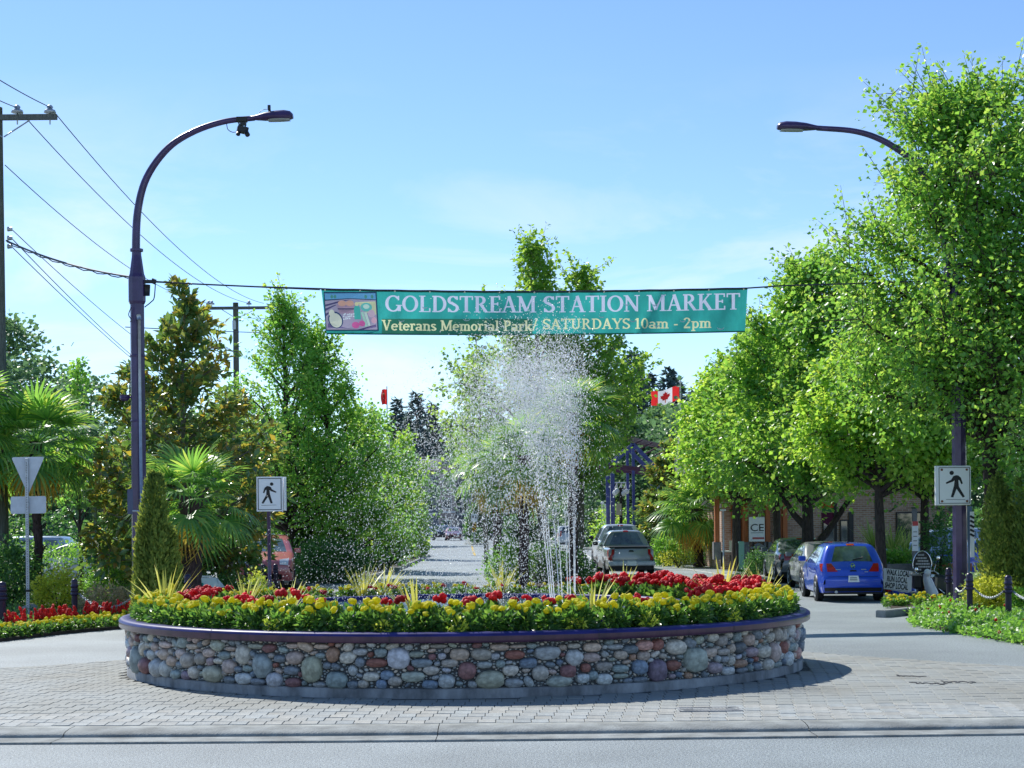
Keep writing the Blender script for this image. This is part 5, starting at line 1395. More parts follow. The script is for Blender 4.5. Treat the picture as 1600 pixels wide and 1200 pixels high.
def make_car(kind, label, cat, pos, yaw, paint, group=None, detail=2, name='parked_car', sc=1.0):
    S = CARS[kind]; L, Wd, belt, roof, tum = S['L'], S['W'], S['belt'], S['roof'], S['tum']; hw = Wd / 2
    P = chaikin(S['prof'], 2); py = np.array([p[0] for p in P]); pz = np.array([p[1] for p in P])
    itop = int(np.argmax(pz))
    fz, fy_ = pz[:itop + 1], py[:itop + 1]; o_ = np.argsort(fz, kind='stable'); fz, fy_ = fz[o_], fy_[o_]
    rz_, ry_ = pz[itop:][::-1], py[itop:][::-1]; o_ = np.argsort(rz_, kind='stable'); rz_, ry_ = rz_[o_], ry_[o_]
    yf = lambda z: float(np.interp(z, fz, fy_)); yr = lambda z: float(np.interp(z, rz_, ry_))
    def cross(y):
        zs = []
        for a, b in zip(P[:-1], P[1:]):
            if (a[0] - y) * (b[0] - y) <= 0 and a[0] != b[0]: zs.append(a[1] + (b[1] - a[1]) * (y - a[0]) / (b[0] - a[0]))
        return (max(zs) if zs else .5), (min(zs) if len(zs) > 1 and min(zs) < .9 and abs(y) > L / 2 - .25 else None)
    sill = .24 if kind in ('hatch', 'sedan') else .36
    def wid(y, z):
        t = abs(y) / (L / 2); p = hw * (1 - .11 * max(0, (t - .5) / .5) ** 2.3)
        if z > belt: p -= tum * ((z - belt) / (roof - belt)) ** 1.1 + .015
        elif z > belt - .12: p -= .015 * (z - belt + .12) / .12
        if z < .5: p -= .05 * ((.5 - z) / .3) ** 2
        p -= .02 * math.exp(-((z - .68) / .05) ** 2)
        return p
    def wide(y, z):
        top, _ = cross(y); d = top - z; r = .13
        w = wid(y, z)
        if d < r: w -= .75 * r * (1 - math.sqrt(max(0, 1 - ((r - max(d, 0)) / r) ** 2)))
        return w
    def G(x, y, z): return Vector((x * sc, (y - math.copysign(.10, y) * max(0, (abs(y) / (L / 2) - .62) / .38) * (abs(x) / hw) ** 3) * sc, z * sc))
    root = thing(name, label, cat, pos, group, yaw)
    B = MB()
    ys = np.unique(np.concatenate([np.linspace(-L / 2 + .03, L / 2 - .05, 44), py[(py > -L / 2 + .01) & (py < L / 2 - .04)]]))
    ys = [y for y in ys if py.min() + .004 < y < py.max() - .004]
    tt = [0, .12, .25, .38, .5, .6, .7, .78, .85, .9, .94, .97, .985, 1.0]
    for s in (-1, 1):
        rows = []
        for y in ys:
            top, bot = cross(y); lo = bot if bot is not None else sill
            if top < lo + .02: top = lo + .02
            rows.append([G(s * wide(y, lo + (top - lo) * t), y, lo + (top - lo) * t) for t in tt])
        B.sheet(rows, flip=(s < 0))
    rows = []
    for y, z in zip(py, pz):
        h = wide(y, z) if py.min() + .004 < y < py.max() - .004 else wid(y, z) - .05
        rows.append([G(s * h, y, z + .018 * (1 - s * s) * (1 if z > belt else .3)) for s in np.linspace(-1, 1, 13)])
    B.sheet(rows)
    B.build('body', paint, root, True, weld=.006)
    def rp(s, z, off=.006):
        y = yr(z); ty, tz = yr(z + .012) - yr(z - .012), .024; l = math.hypot(ty, tz); h = wide(max(y, py.min() + .01), z)
        return G(s * h, y - tz / l * off, z + ty / l * off + .018 * (1 - s * s) * (1 if z > belt else .3))
    def fp(s, z, off=.006):
        y = yf(z); ty, tz = yf(z + .012) - yf(z - .012), .024; l = math.hypot(ty, tz); h = wide(min(y, py.max() - .01), z)
        return G(s * h, y + tz / l * off, z - ty / l * off + .018 * (1 - s * s) * (1 if z > belt else .3))
    def quad(fn, q, n=8, m=5, off=.006):
        a, b, c, d = q; rows = []
        for j in range(m + 1):
            v = j / m; r = []
            for i in range(n + 1):
                u = i / n
                p = [(a[k] * (1 - u) + b[k] * u) * (1 - v) + (d[k] * (1 - u) + c[k] * u) * v for k in (0, 1)]
                r.append(fn(p[0], p[1], off))
            rows.append(r)
        return rows
    def part(name, rows, m, parent=root):
        b = MB(); b.sheet(rows); me = b.mesh(name, m); bm = bmesh.new(); bm.from_mesh(me); bm.free(); return link(name, me, parent)
    z0, z1, s0, s1_ = S['rear']; part('rear_window', quad(rp, [(-s0, z0), (s0, z0), (s1_, z1), (-s1_, z1)], 12, 6), M['carglass'])
    z0, z1, s0, s1_ = S['front']; part('windscreen', quad(fp, [(-s0, z0), (s0, z0), (s1_, z1), (-s1_, z1)], 12, 6), M['carglass'])
    for s in (-1, 1):
        sp_ = lambda y, z, off, s=s: G(s * (wide(y, z) + off), y, z)
        for wq in S['win']:
            part('side_window', quad(sp_, wq, 6, 5), M['carglass'])
        part('tail_light', quad(lambda a, z, off, s=s: rp(s * a, z, off), S['tail'], 5, 5, .012), M['redlamp'])
        zt, zl = S['tail'][0][1], S['tail'][3][1]
        part('tail_light', quad(sp_, [(yr(zl) + .02, zl), (yr(zl) + .16, zl + .04), (yr(zt) + .22, zt), (yr(zt) + .02, zt)], 3, 3, .010), M['redlamp'])
        part('headlight', quad(lambda a, z, off, s=s: fp(s * a, z, off), S['head'], 4, 3, .012), M['headlamp'])
        # mirror
        ym = S['win'][0][0][0] - .25; zm = S['win'][0][0][1] + .04
        b = MB(); b.box((s * (wid(ym, belt - .05) + .10) * sc, ym * sc, (zm + .04) * sc), (.2 * sc, .10 * sc, .14 * sc), (0, 0, -s * .15), .035 * sc); b.build('door_mirror', paint if kind != 'pickup' else M['blackplastic'], root, True)
        for wy in S['wb']:
            wr = S['wr']; xo = wid(wy, .5) + .006
            b = MB(); R90 = Matrix.Rotation(s * PI / 2, 3, 'Y')
            b.lathe([(0.001, .0), (wr + .06, .0), (wr + .065, -.03)], Vector((s * xo, wy, wr + .015)) * sc, 28, True, 0, 2 * PI, R90 @ Matrix.Scale(sc, 3)); b.build('wheel_arch', M['blackplastic'], root, True)
            b = MB(); c = Vector((s * (xo + .003), wy, wr)) * sc
            b.lathe([(wr * .62, -.19), (wr * .95, -.19), (wr, -.16), (wr, -.02), (wr * .95, .008), (wr * .66, .008), (wr * .62, 0)], c, 28, True, 0, 2 * PI, R90 @ Matrix.Scale(sc, 3)); tyre = b.build('tyre', M['rubber'], root, True)
            b = MB(); b.lathe([(0.001, .004), (wr * .16, .004), (wr * .2, -.01), (wr * .56, -.012), (wr * .6, .012), (wr * .64, .012), (wr * .655, .0)], c, 28, True, 0, 2 * PI, R90 @ Matrix.Scale(sc, 3)); rim = b.build('rim', M['galv'], tyre, True)
            if detail > 1:
                b = MB()
                for k in range(5):
                    a = 2 * PI * k / 5 + .3
                    b.prism([c + Vector((s * .002, math.cos(a + q) * rr, math.sin(a + q) * rr)) * sc for rr, q in ((wr * .28, .35), (wr * .54, .42), (wr * .54, .85), (wr * .28, .9))], (s * .006, 0, 0))
                b.build('rim_gap', M['rubber'], rim, True)
    # lower bumper valance and floor
    part('rear_valance', quad(rp, [(-.97, sill + .04), (.97, sill + .04), (.97, sill + .14), (-.97, sill + .14)], 12, 2, .012), M['blackplastic'])
    part('front_grille', quad(fp, [(-.62, .36), (.62, .36), (.62, .52), (-.62, .52)], 10, 2, .012), M['blackplastic'])
    b = MB(); b.box((0, 0, (sill + .02) * sc), ((Wd - .22) * sc, (L - .5) * sc, .12 * sc)); b.build('floor_pan', M['blackplastic'], root, True)
    zp = S['plate']
    if detail > 0:
        part('licence_plate', quad(rp, [(-.19, zp), (.19, zp), (.19, zp + .16), (-.19, zp + .16)], 3, 2, .02), M['signwhite'])
    if detail > 1:
        z1 = S['rear'][1]; part('brake_light', quad(rp, [(-.2, z1 + .012), (.2, z1 + .012), (.19, z1 + .05), (-.19, z1 + .05)], 6, 1, .014), M['redlamp'])
        for s in (-1, 1):
            for wq in S['win'][:2]:
                yh = min(wq[1][0], wq[0][0]) + .16; b = MB(); b.box((s * (wid(yh, belt - .09) + .012) * sc, yh * sc, (belt - .09) * sc), (.03 * sc, .2 * sc, .035 * sc), None, .01 * sc); b.build('door_handle', paint, root, True)
        for wq in S['win'][:2]:
            for s in (-1, 1):
                yl = wq[1][0] - .04; part('door_seam', [[G(s * (wid(yl + q, z) + .002), yl + q, z) for q in (-.005, .005)] for z in np.linspace(sill + .12, belt - .03, 10)], M['black'])
    return root, rp, fp, quad, part, S, G
# --- blue hatchback
def at(px, d): return GX(px, d, 0)
BS = .935
BLUE_LAB = 'blue hatchback parked at the right kerb, seen from behind'
p = at(1334, 40.6); yaw = R_(-2.5)
bc, rp, fp, quad, part, S, G = make_car('hatch', BLUE_LAB, 'car', (p.x + .09, 40.6 + 2.0, 0), yaw, M['p_blue'], sc=BS)
rg = [[rp(.075 * math.cos(a) * r, .925 + .062 * math.sin(a) * r, .012) for a in np.linspace(0, 2 * PI, 21)] for r in (.72, 1.0)]
part('badge_ring', rg, M['chrome'])
part('badge_bar', quad(rp, [(-.085, .915), (.085, .915), (.085, .935), (-.085, .935)], 3, 1, .014), M['chrome'])
part('boot_handle', quad(rp, [(-.13, .79), (.13, .79), (.11, .83), (-.11, .83)], 3, 1, .012), M['black'])
for a, b in ((-.66, -.46), (.30, .5), (.42, .56)):
    part('badge_lettering', quad(rp, [(a, .80 + (.03 if a < .4 else -.03)), (b, .80 + (.03 if a < .4 else -.03)), (b, .822 + (.03 if a < .4 else -.03)), (a, .822 + (.03 if a < .4 else -.03))], 3, 1, .012), M['galv'])
part('tailgate_seam', [[rp(s, .70 - .06 * (1 - abs(s) ** 2) * 0 + .05 * abs(s) ** 3, .011 + q) for q in (0, .001)] for s in np.linspace(-.7, .7, 12)], M['black'])
part('bumper_seam', quad(rp, [(-.97, .655), (.97, .655), (.97, .663), (-.97, .663)], 12, 1, .011), M['black'])
b = MB(); b.tube([rp(.02, 1.06, .02), rp(.28, 1.10, .03), rp(.45, 1.13, .03)], .012, 5); b.build('wiper', M['black'], bc, True)
b = MB(); b.tube([Vector((0, -1.2, 1.53)) * BS, Vector((0, -1.28, 1.60)) * BS], .012, 5); b.build('aerial', M['black'], bc, True)
b = MB(); b.tube([Vector((-.45, -2.1, .27)) * BS, Vector((-.45, -2.17, .27)) * BS], .035, 8); b.build('exhaust', M['galv'], bc, True)
for s in (-1, 1):
    b = MB(); b.box((s * .36 * BS, -.95 * BS, 1.12 * BS), (.24, .1, .26), None, .04); b.build('head_restraint', M['blackplastic'], bc, True)
for k in range(6):
    part('plate_print', quad(rp, [(-.125 + k * .043, .565), (-.095 + k * .043, .565), (-.095 + k * .043, .635), (-.125 + k * .043, .635)], 1, 1, .026), M['greyplank'])
# --- cars ahead of it
p = at(1311, 46.4); make_car('sedan', 'grey car parked just ahead of the blue hatchback, mostly hidden', 'car', (p.x, 46.4 + 2.2, 0), R_(-2), M['p_grey'], 'cars parked at the right kerb', sc=.95)
p = at(1264, 52.4); make_car('sedan', 'dark grey sedan first in the row at the right kerb', 'car', (p.x, 52.4 + 2.3, 0), R_(-2), M['p_dark'], 'cars parked at the right kerb', sc=.98)
TS = .94
# --- pickups on the road
p = at(983, 58.6); tk, rp, fp, quad, part, S, G = make_car('pickup', 'pewter pickup truck driving away right of the fountain', 'pickup truck', (p.x, 58.6 + 2.5, 0), R_(2.0), M['p_pewter'], 'pickup trucks on the road', name='pickup_truck', sc=TS)
b = MB(); b.box((0, -1.68 * TS, 1.17 * TS), (1.5, 1.52, .03)); b.build('bed_cover', M['blackplastic'], tk, True)
part('tailgate_top', quad(rp, [(-.84, 1.10), (.84, 1.10), (.84, 1.128), (-.84, 1.128)], 8, 1, .014), M['blackplastic'])
part('tailgate_handle', quad(rp, [(-.14, .98), (.14, .98), (.09, 1.05), (-.09, 1.05)], 3, 1, .014), M['black'])
for q in (-1, 1): part('window_bar', quad(rp, [(q * .27, 1.22), (q * .285, 1.22), (q * .28, 1.68), (q * .265, 1.68)], 1, 4, .012), M['black'])
for q in (-.85, .85): part('tailgate_seam', quad(rp, [(q - .006, .62), (q + .006, .62), (q + .006, 1.12), (q - .006, 1.12)], 1, 4, .011), M['black'])
b = MB(); b.box((0, -2.72 * TS, .56 * TS), (1.64, .16, .17), None, .04); b.build('rear_bumper', M['galv'], tk, True)
b = MB(); b.box((0, -2.72 * TS - .085, .56 * TS), (.32, .01, .15)); b.build('licence_plate', M['signwhite'], tk, True)
part('third_brake_light', quad(rp, [(-.16, 1.70), (.16, 1.70), (.16, 1.745), (-.16, 1.745)], 3, 1, .014), M['redlamp'])
b = MB(); b.box((0, -2.3 * TS, .42 * TS), (1.4, .7, .2)); b.build('underbody', M['black'], tk, True)
p = at(974, 67.5); make_car('pickup', 'second lighter pickup truck just ahead of the pewter one', 'pickup truck', (p.x, 67.5 + 2.65, 0), R_(2.0), M['p_silver'], 'pickup trucks on the road', name='pickup_truck', sc=1.05)
# --- left side
p = at(400, 50.5); make_car('suv', 'red car facing the photographer behind the walking sign at left', 'car', (p.x, 52.4, 0), PI + R_(8), M['p_red'], 'cars at the left of the street')
p = at(424, 57); make_car('suv', 'white van partly hidden right of the red car', 'van', (p.x, 60.5, 0), PI + R_(10), M['p_white'], 'cars at the left of the street', sc=1.02, name='parked_van')
p = at(118, 56); make_car('sedan', 'white car behind the left hedge, only its roof showing', 'car', (p.x, 56, 0), PI / 2, M['p_white'], 'cars at the left of the street', 1, sc=1.03)
p = at(12, 58); make_car('suv', 'pale blue car behind the shrubs at the far left edge', 'car', (p.x, 59, 0), PI / 2, M['p_ltblue'], 'cars at the left of the street', 1)
p = at(520, 92); make_car('suv', 'pale blue car seen through the hedge left of the road', 'car', (p.x, 92, 0), PI + .4, M['p_ltblue'], 'cars behind the left median trees', 1)
p = at(590, 96); make_car('sedan', 'silver car at the edge of the left median trees', 'car', (p.x, 96, 0), PI + .25, M['p_silver'], 'cars behind the left median trees', 1)
p = at(622, 100); make_car('suv', 'dark car with white wheel at the right end of the left hedge', 'car', (p.x, 102, 0), PI + .6, M['p_dark'], 'cars behind the left median trees', 1)
# --- far down the road
FG = 'distant cars on the road'
for px, d, kind, yaw, pt, lab in ((689, 186, 'suv', PI, 'p_black', 'distant dark car facing us, leftmost of the oncoming pair'), (709, 183, 'sedan', PI, 'p_maroon', 'distant maroon car facing us, right of the oncoming pair'),
                                  (668, 200, 'sedan', PI, 'p_silver', 'distant pale car half behind the tree at the left of the road'), (758, 190, 'sedan', PI * .5, 'p_white', 'distant pale car right of the median island'),
                                  (781, 185, 'suv', PI * .52, 'p_dark', 'distant dark blue car right of the island, nearest the palms'), (795, 200, 'suv', PI * .5, 'p_ltblue', 'distant pale car behind the dark blue one'),
                                  (889, 120, 'suv', 0, 'p_silver', 'silver car with red lights driving away beside the jets'), (912, 185, 'sedan', 0, 'p_white', 'small white car far down the right lane'), (868, 178, 'suv', 0, 'p_maroon', 'small dark red car behind the jets')):
    p = at(px, d); make_car(kind, lab, 'car', (p.x, d, 0), yaw, M[pt], FG, 1, name='distant_car')

# --- scooter beside the right bed
def scooter():
    d = GP(1440, 937).y
    c = at(1446, d); pxm = F / d
    t = thing('motor_scooter', 'white and black motor scooter with tall windscreen parked by the right bed', 'scooter', (c.x, d, .05))
    def w(px, py, dd=0): return W(px, py, d + dd)
    # front shield: tall curved white leg shield
    q = [(1447, 897, 4.5), (1449, 905, 6.5), (1452, 915, 8), (1456, 925, 9), (1458, 933, 9), (1457, 938, 8)]
    rows = []
    for px, py, hw_ in q:
        rows.append([w(px + hw_ * u, py, -.10 + .16 * abs(u) ** 2) for u in np.linspace(-1, 1, 9)])
    b = MB(); b.sheet(rows); b.build('leg_shield', M['white'], t)
    b = MB(); b.tube([w(px + hw_, py, .06) for px, py, hw_ in q], .012, 6); b.tube([w(px - hw_, py, .06) for px, py, hw_ in q], .012, 6); b.build('shield_trim', M['chrome'], t)
    b = MB(); b.ball(w(1449, 895, -.08), (.085, .1, .10), 12, 8); hl = b.build('headlight', M['white'], t)
    b = MB(); b.tube([w(1427, 891), w(1434, 897), w(1446, 893), w(1460, 892), w(1467, 897)], .014, 6); b.build('handlebar', M['chrome'], t)
    for px, py in ((1463, 872), (1429, 890)):
        b = MB(); b.ball(w(px + 3, py), (.045, .012, .07), 10, 6); b.tube([w(px + 1, py + 4), w(1459, 892) if px > 1450 else w(1436, 896)], .008, 5); b.build('mirror', M['chrome'], t)
    # windscreen-shaped board, dark with pale lines of print
    o = [w(1441 + 15 * math.cos(a) * (1.0 if math.sin(a) > 0 else .9) + (math.sin(a) < 0) * 2 * math.sin(a) * -1, 886 - (25 * math.sin(a) if math.sin(a) > 0 else 14 * math.sin(a)), .1) for a in np.linspace(0, 2 * PI, 33)[:-1]]
    b = MB(); b.prism(o, (0, .02, 0)); ws = b.build('windscreen_board', M['blackplastic'], t)
    b = MB(); b.tube(o + [o[0]], .016, 6); b.build('board_rim', M['chrome'], ws)
    b = MB()
    pr_ = random.Random(4)
    for i, (y, x0, x1) in enumerate(((867, 1434, 1444), (872, 1431, 1447), (876.5, 1434, 1449), (881, 1431, 1451), (885.5, 1435, 1453), (890, 1432, 1440))):
        x = x0
        while x < x1:
            l = pr_.uniform(1.2, 2.2); b.box(w(x + l / 2, y, -.004), (l / pxm, .003, 2.6 / pxm)); x += l + .7
    b.build('chalk_print', M['galv'], ws)
    b = MB(); b.box(w(1433, 907, .25), (.24, .26, .42), None, .05); b.build('storage_box', M['blackplastic'], t)
    b = MB(); b.box(w(1428, 897, .3), (.26, .5, .07), None, .03); b.build('seat', mat('pale_seat', (.45, .45, .42), .6), t)
    b = MB(); b.box(w(1470, 912, .5), (.5, .6, .46), (0, .1, 0), .08); b.build('side_body', M['p_black'], t)
    for px, dd in ((1440, .2), (1473, .8)):
        b = MB(); b.lathe([(.10, -.05), (.19, -.055), (.215, -.03), (.215, .03), (.19, .055), (.10, .05)], w(px, 934, dd), 20, True, 0, 2 * PI, Matrix.Rotation(PI / 2, 3, 'Y')); tr_ = b.build('tyre', M['rubber'], t)
        b = MB(); b.lathe([(.001, -.045), (.105, -.045), (.105, .045), (.001, .045)], w(px, 934, dd), 16, True, 0, 2 * PI, Matrix.Rotation(PI / 2, 3, 'Y')); b.build('rim', M['galv'], tr_)
    b = MB(); b.box(w(1437, 925, .15), (.5, .3, .03), None, .01); b.build('footboard', M['galv'], t)
    b = MB(); b.tube([w(1466, 920, .1), w(1476, 927, .1)], .02, 6); b.build('side_stand', M['chrome'], t)
    # second machine, blue, behind the lawn sign
    c2 = at(1405, d + .9)
    t2 = thing('motor_scooter', 'blue scooter mostly hidden behind the lawn sign', 'scooter', (c2.x, d + .9, .05))
    def w2(px, py, dd=0): return W(px, py, d + .9 + dd)
    b = MB(); b.ball(w2(1410, 925), (.36, .3, .2), 16, 8); b.build('side_panel', M['p_blue'], t2)
    b = MB(); b.ball(w2(1388, 921, -.1), (.11, .1, .07), 10, 6); b.build('tail_light', M['redlamp'], t2)
    b = MB(); b.box(w2(1385, 934, -.2), (.16, .02, .2), None, .01); b.build('licence_plate', M['signwhite'], t2)
    b = MB(); b.box(w2(1410, 898), (.5, .3, .1), None, .04); b.build('seat', M['blackplastic'], t2)
    for px in (1396, 1426):
        b = MB(); b.lathe([(.10, -.05), (.19, -.055), (.215, -.03), (.215, .03), (.19, .055), (.10, .05)], w2(px, 938), 20, True, 0, 2 * PI, Matrix.Rotation(PI / 2, 3, 'X')); b.build('tyre', M['rubber'], t2)
scooter()
# ------------------------------------------------------------------ trees
def tree(name, label, cat, base, h, crown0, prof, tr, nb, nleaf, lsize, lm, bm_, seed, asc=.5, spread=.42, group=None, lean=(0, 0), leaders=0, asp=.36, droop=.35, fork=None, trunk_n=10, up=.0, cl_per=26, shell=.30, tw=True, shoot=.085, dens=.5):
    """prof(t) -> crown radius, t 0..1 from crown foot to top"""
    r = np.random.default_rng(seed)
    if tw: nleaf = int(nleaf * dens); spread *= .80; cl_per = int(cl_per * .7); h = h * (1 - .55 * shoot)
    root = thing(name, label, cat, base, group)
    B = np.array(base, float)
    tz = np.linspace(0, 1, 12)
    wob = np.cumsum(r.normal(size=(12, 2)) * .03 * h / 10, axis=0); wob[0] = 0
    def tp(z):
        t = z / h
        return np.array([lean[0] * t + np.interp(t, tz, wob[:, 0]), lean[1] * t + np.interp(t, tz, wob[:, 1]), z])
    mb = MB()
    zt = [0, .02 * h, .08 * h] + list(np.linspace(.15, .97, 9) * h)
    mb.tube([tp(z) for z in zt], [tr * (1.35 if z == 0 else 1.1 if z < .03 * h else 1) * max(.06, (1 - z / h) ** .8) for z in zt], trunk_n)
    C = []; S = []; tone = []; C2 = []; S2 = []
    def branch(p0, p1, r0, sag, depth, n):
        p0 = np.array(p0); p1 = np.array(p1); L = np.linalg.norm(p1 - p0)
        mid = (p0 + p1) / 2 + np.array([0, 0, sag * L]) + r.normal(size=3) * .06 * L
        pts = [(1 - t) ** 2 * p0 + 2 * t * (1 - t) * mid + t * t * p1 for t in np.linspace(0, 1, 6)]
        mb.tube(pts, np.linspace(r0, max(.006, r0 * .2), 6), 5 if depth else 6, False)
        for k in range(n):
            t = shell + (1.04 - shell) * ((k + r.random()) / n) ** .62
            p = (1 - t) ** 2 * p0 + 2 * t * (1 - t) * mid + t * t * p1
            off = r.normal(size=3) * (.14 + .10 * (1 - t)) * L * np.array([1, 1, .75])
            C.append(p + off); S.append(spread * (.7 + .6 * r.random())); tone.append(r.random())
            if tw and shoot > 0 and t > .62 and r.random() < .55:
                q0 = p + off * .6; hd = (p1 - p0) * np.array([1, 1, 0]); hd = hd / max(np.linalg.norm(hd), .01)
                dv = hd * r.uniform(.05, .75) + np.array([0, 0, r.uniform(.45, 1.0)]) + r.normal(size=3) * .22; dv /= np.linalg.norm(dv)
                ln = shoot * h * r.uniform(.45, 1.25)
                mb.tube([q0, q0 + dv * ln * .5, q0 + dv * ln], [.010, .007, .003], 4, False)
                for u in np.linspace(.3, 1.0, 5): C2.append(q0 + dv * ln * u); S2.append(spread * (.46 - .26 * u))
            if tw and np.linalg.norm(off) > .2: mb.tube([p, p + off * .5 + np.array([0, 0, .03]), p + off], [.010, .008, .004], 4, False)
    tone = []
    ntot = max(1, int(nleaf / cl_per)); per_b = max(2, ntot // max(nb + leaders * 2, 1))
    for k in range(nb):
        t = ((k + r.random()) / nb) ** 1.05
        R = prof(t) * ((.80 - .35 * t) + (.40 + .45 * t) * r.random()); az = 2.39996 * k + r.normal() * .3
        zend = crown0 + (h - crown0) * t * .98
        z0 = max(crown0 * .75, zend - asc * R - (up * (h - crown0) * (1 - t)))
        p0 = tp(min(z0, h * .95)); c = tp(zend)
        p1 = c + np.array([math.cos(az) * R, math.sin(az) * R, r.normal() * .12])
        branch(p0, p1, tr * .42 * (1 - .75 * t) + .012, .10, 0, max(2, int(per_b * (.5 + 1.1 * R / max(prof(.3), .1)))))
    for k in range(leaders):
        az = r.random() * 6.28; t = .45 + .4 * r.random(); R = prof(t) * .6
        p0 = tp(crown0 + (h - crown0) * t * .8); p1 = tp(h * (.88 + .12 * r.random())) + np.array([math.cos(az) * R * .8, math.sin(az) * R * .8, 0])
        branch(p0, p1, .03, -.05, 0, per_b)
    if fork is not None:
        for (dx, dy, z0, z1, rr) in fork:
            mb.tube([tp(z0), tp(z0) + np.array([dx * .45, dy * .45, (z1 - z0) * .35]), tp(z0) + np.array([dx, dy, z1 - z0])], [rr, rr * .8, rr * .55], 8)
    for k in range(max(3, per_b // 2)):
        C.append(tp(h * (.93 + .07 * r.random())) + r.normal(size=3) * np.array([.12, .12, .1])); S.append(spread * .5); tone.append(.8)
    C = np.array(C); S = np.array(S)
    tn = np.clip(r.random(len(C)) * .8 + .1, 0, 1)
    parts = clump_leaves(r, C, cl_per, S, lsize, np.array([0, 0, crown0 + (h - crown0) * .4]), .75, droop, asp, .12, tn)
    if C2:
        parts = join_leaves([parts, clump_leaves(r, np.array(C2), max(4, cl_per // 4), np.array(S2), lsize, np.array([0, 0, crown0 + (h - crown0) * .4]), .9, droop, asp, .12, np.clip(.45 + r.random(len(C2)) * .55, 0, 1))])
    mb.build('trunk', bm_, root, True)
    link('crown', np_mesh('crown', parts[0], parts[1], [lm], rnd=parts[2]), root)
    return root
def pf(*kn):
    xs_ = [a for a, b in kn]; ys_2 = [b for a, b in kn]
    return lambda t: float(np.interp(t, xs_, ys_2))
def tz_(py, d, px=800): return W(px, py, d).z
MAPLES = 'street trees along the right kerb'
# right: big foreground maple and the row behind it
b = at(1558, 37.3); tree('maple_tree', 'biggest maple at the right edge, hiding the right street lamp', 'tree', b, tz_(84, 37.3, 1540), 4.9, pf((0, 2.4), (.25, 3.0), (.5, 3.0), (.68, 2.5), (.85, 1.2), (1, .2)), .21, 60, 44000, .115, M['lf_maple'], M['bark'], 1, .75, .44, MAPLES, (-.6, 0), 5, .42, .4, dens=.72)
b = at(1690, 35); tree('maple_tree', 'tall maple just beyond the right edge, its boughs entering the top right corner', 'tree', b, tz_(20, 35, 1690), 2.8, pf((0, 2.3), (.3, 2.7), (.6, 2.2), (.85, 1.3), (1, .3)), .2, 34, 22000, .118, M['lf_maple'], M['bark'], 2, .75, .46, MAPLES, (0, 0), 3, .42, dens=.7)
b = at(1255, 52); tree('maple_tree', 'forked tree behind the dark sedan and the blue hatchback', 'tree', b, tz_(378, 52, 1285), 3.3, pf((0, 2.2), (.25, 2.5), (.5, 2.0), (.75, 1.4), (.92, .95), (1, .4)), .21, 44, 26000, .15, M['lf_maple'], M['bark'], 3, .6, .46, MAPLES, (.5, 0), 6, .42, dens=.7, fork=[(1.3, 0, 1.0, 2.6, .14), (-.9, .3, 1.7, 3.0, .12)])
b = at(1376, 45.5); tree('linden_tree', 'bright light-green tree directly behind the blue hatchback', 'tree', b, tz_(505, 45.5, 1385), 3.3, pf((0, 1.8), (.25, 2.2), (.55, 1.8), (.8, 1.1), (1, .35)), .17, 38, 24000, .14, M['lf_linden'], M['bark'], 4, .4, .42, MAPLES, (.1, 0), 2, .44, .5, dens=.7)
b = at(1446, 47); tree('maple_tree', 'slender-trunked maple between the blue hatchback and the right lamp', 'tree', b, tz_(450, 47, 1440), 3.4, pf((0, 1.8), (.3, 2.1), (.6, 1.7), (.85, 1.0), (1, .3)), .15, 34, 19000, .14, M['lf_maple'], M['bark'], 5, .6, .44, MAPLES, (0, 0), 3, .42, dens=.7)
b = at(1152, 66); tree('linden_tree', 'leftmost tree of the right row, spreading over the far pavement', 'tree', b, tz_(548, 66, 1150), 3.4, pf((0, 1.7), (.2, 2.3), (.5, 2.1), (.78, 1.4), (1, .5)), .2, 44, 22000, .165, M['lf_linden'], M['bark'], 6, .5, .48, MAPLES, (0, 0), 4, .42, .45, dens=.7)
b = at(1215, 58); tree('linden_tree', 'bushy tree between the leftmost tree and the forked tree of the right row', 'tree', b, tz_(500, 58, 1205), 3.4, pf((0, 2.1), (.25, 2.6), (.55, 2.2), (.8, 1.5), (1, .4)), .16, 36, 19000, .155, M['lf_maple'], M['bark'], 7, .5, .46, MAPLES, (0, 0), 3, .42, dens=.7)
# centre
b = at(858, 58); tree('tulip_tree', 'tall spiky-topped tree behind the fountain in the middle of the road', 'tree', b, tz_(345, 58, 845), 3.6, pf((0, 1.9), (.2, 3.15), (.4, 2.75), (.55, 1.9), (.62, 1.3), (.70, .9), (.85, .62), (1, .1)), .2, 50, 21000, .16, M['lf_plane'], M['palebark'], 8, .65, .34, None, (-.25, 0), 0, .42, .5)
b = at(906, 59); tree('tulip_tree', 'second leader of the central tree, shorter and to its right', 'tree', b, tz_(388, 59, 905), 5.6, pf((0, 1.5), (.25, 2.3), (.5, 1.7), (.62, 1.05), (.72, .8), (.88, .55), (1, .1)), .15, 36, 12000, .16, M['lf_plane'], M['palebark'], 18, .7, .32, None, (0, 0), 0, .42, .5)
b = at(762, 62); tree('tulip_tree', 'thin young tree at the left of the central tree', 'tree', b, tz_(440, 62, 742), 3.6, pf((0, .8), (.3, .8), (.6, .45), (1, .1)), .1, 22, 4200, .17, M['lf_plane'], M['palebark'], 19, .8, .34, None, (-.5, 0), 0, .42, .5)
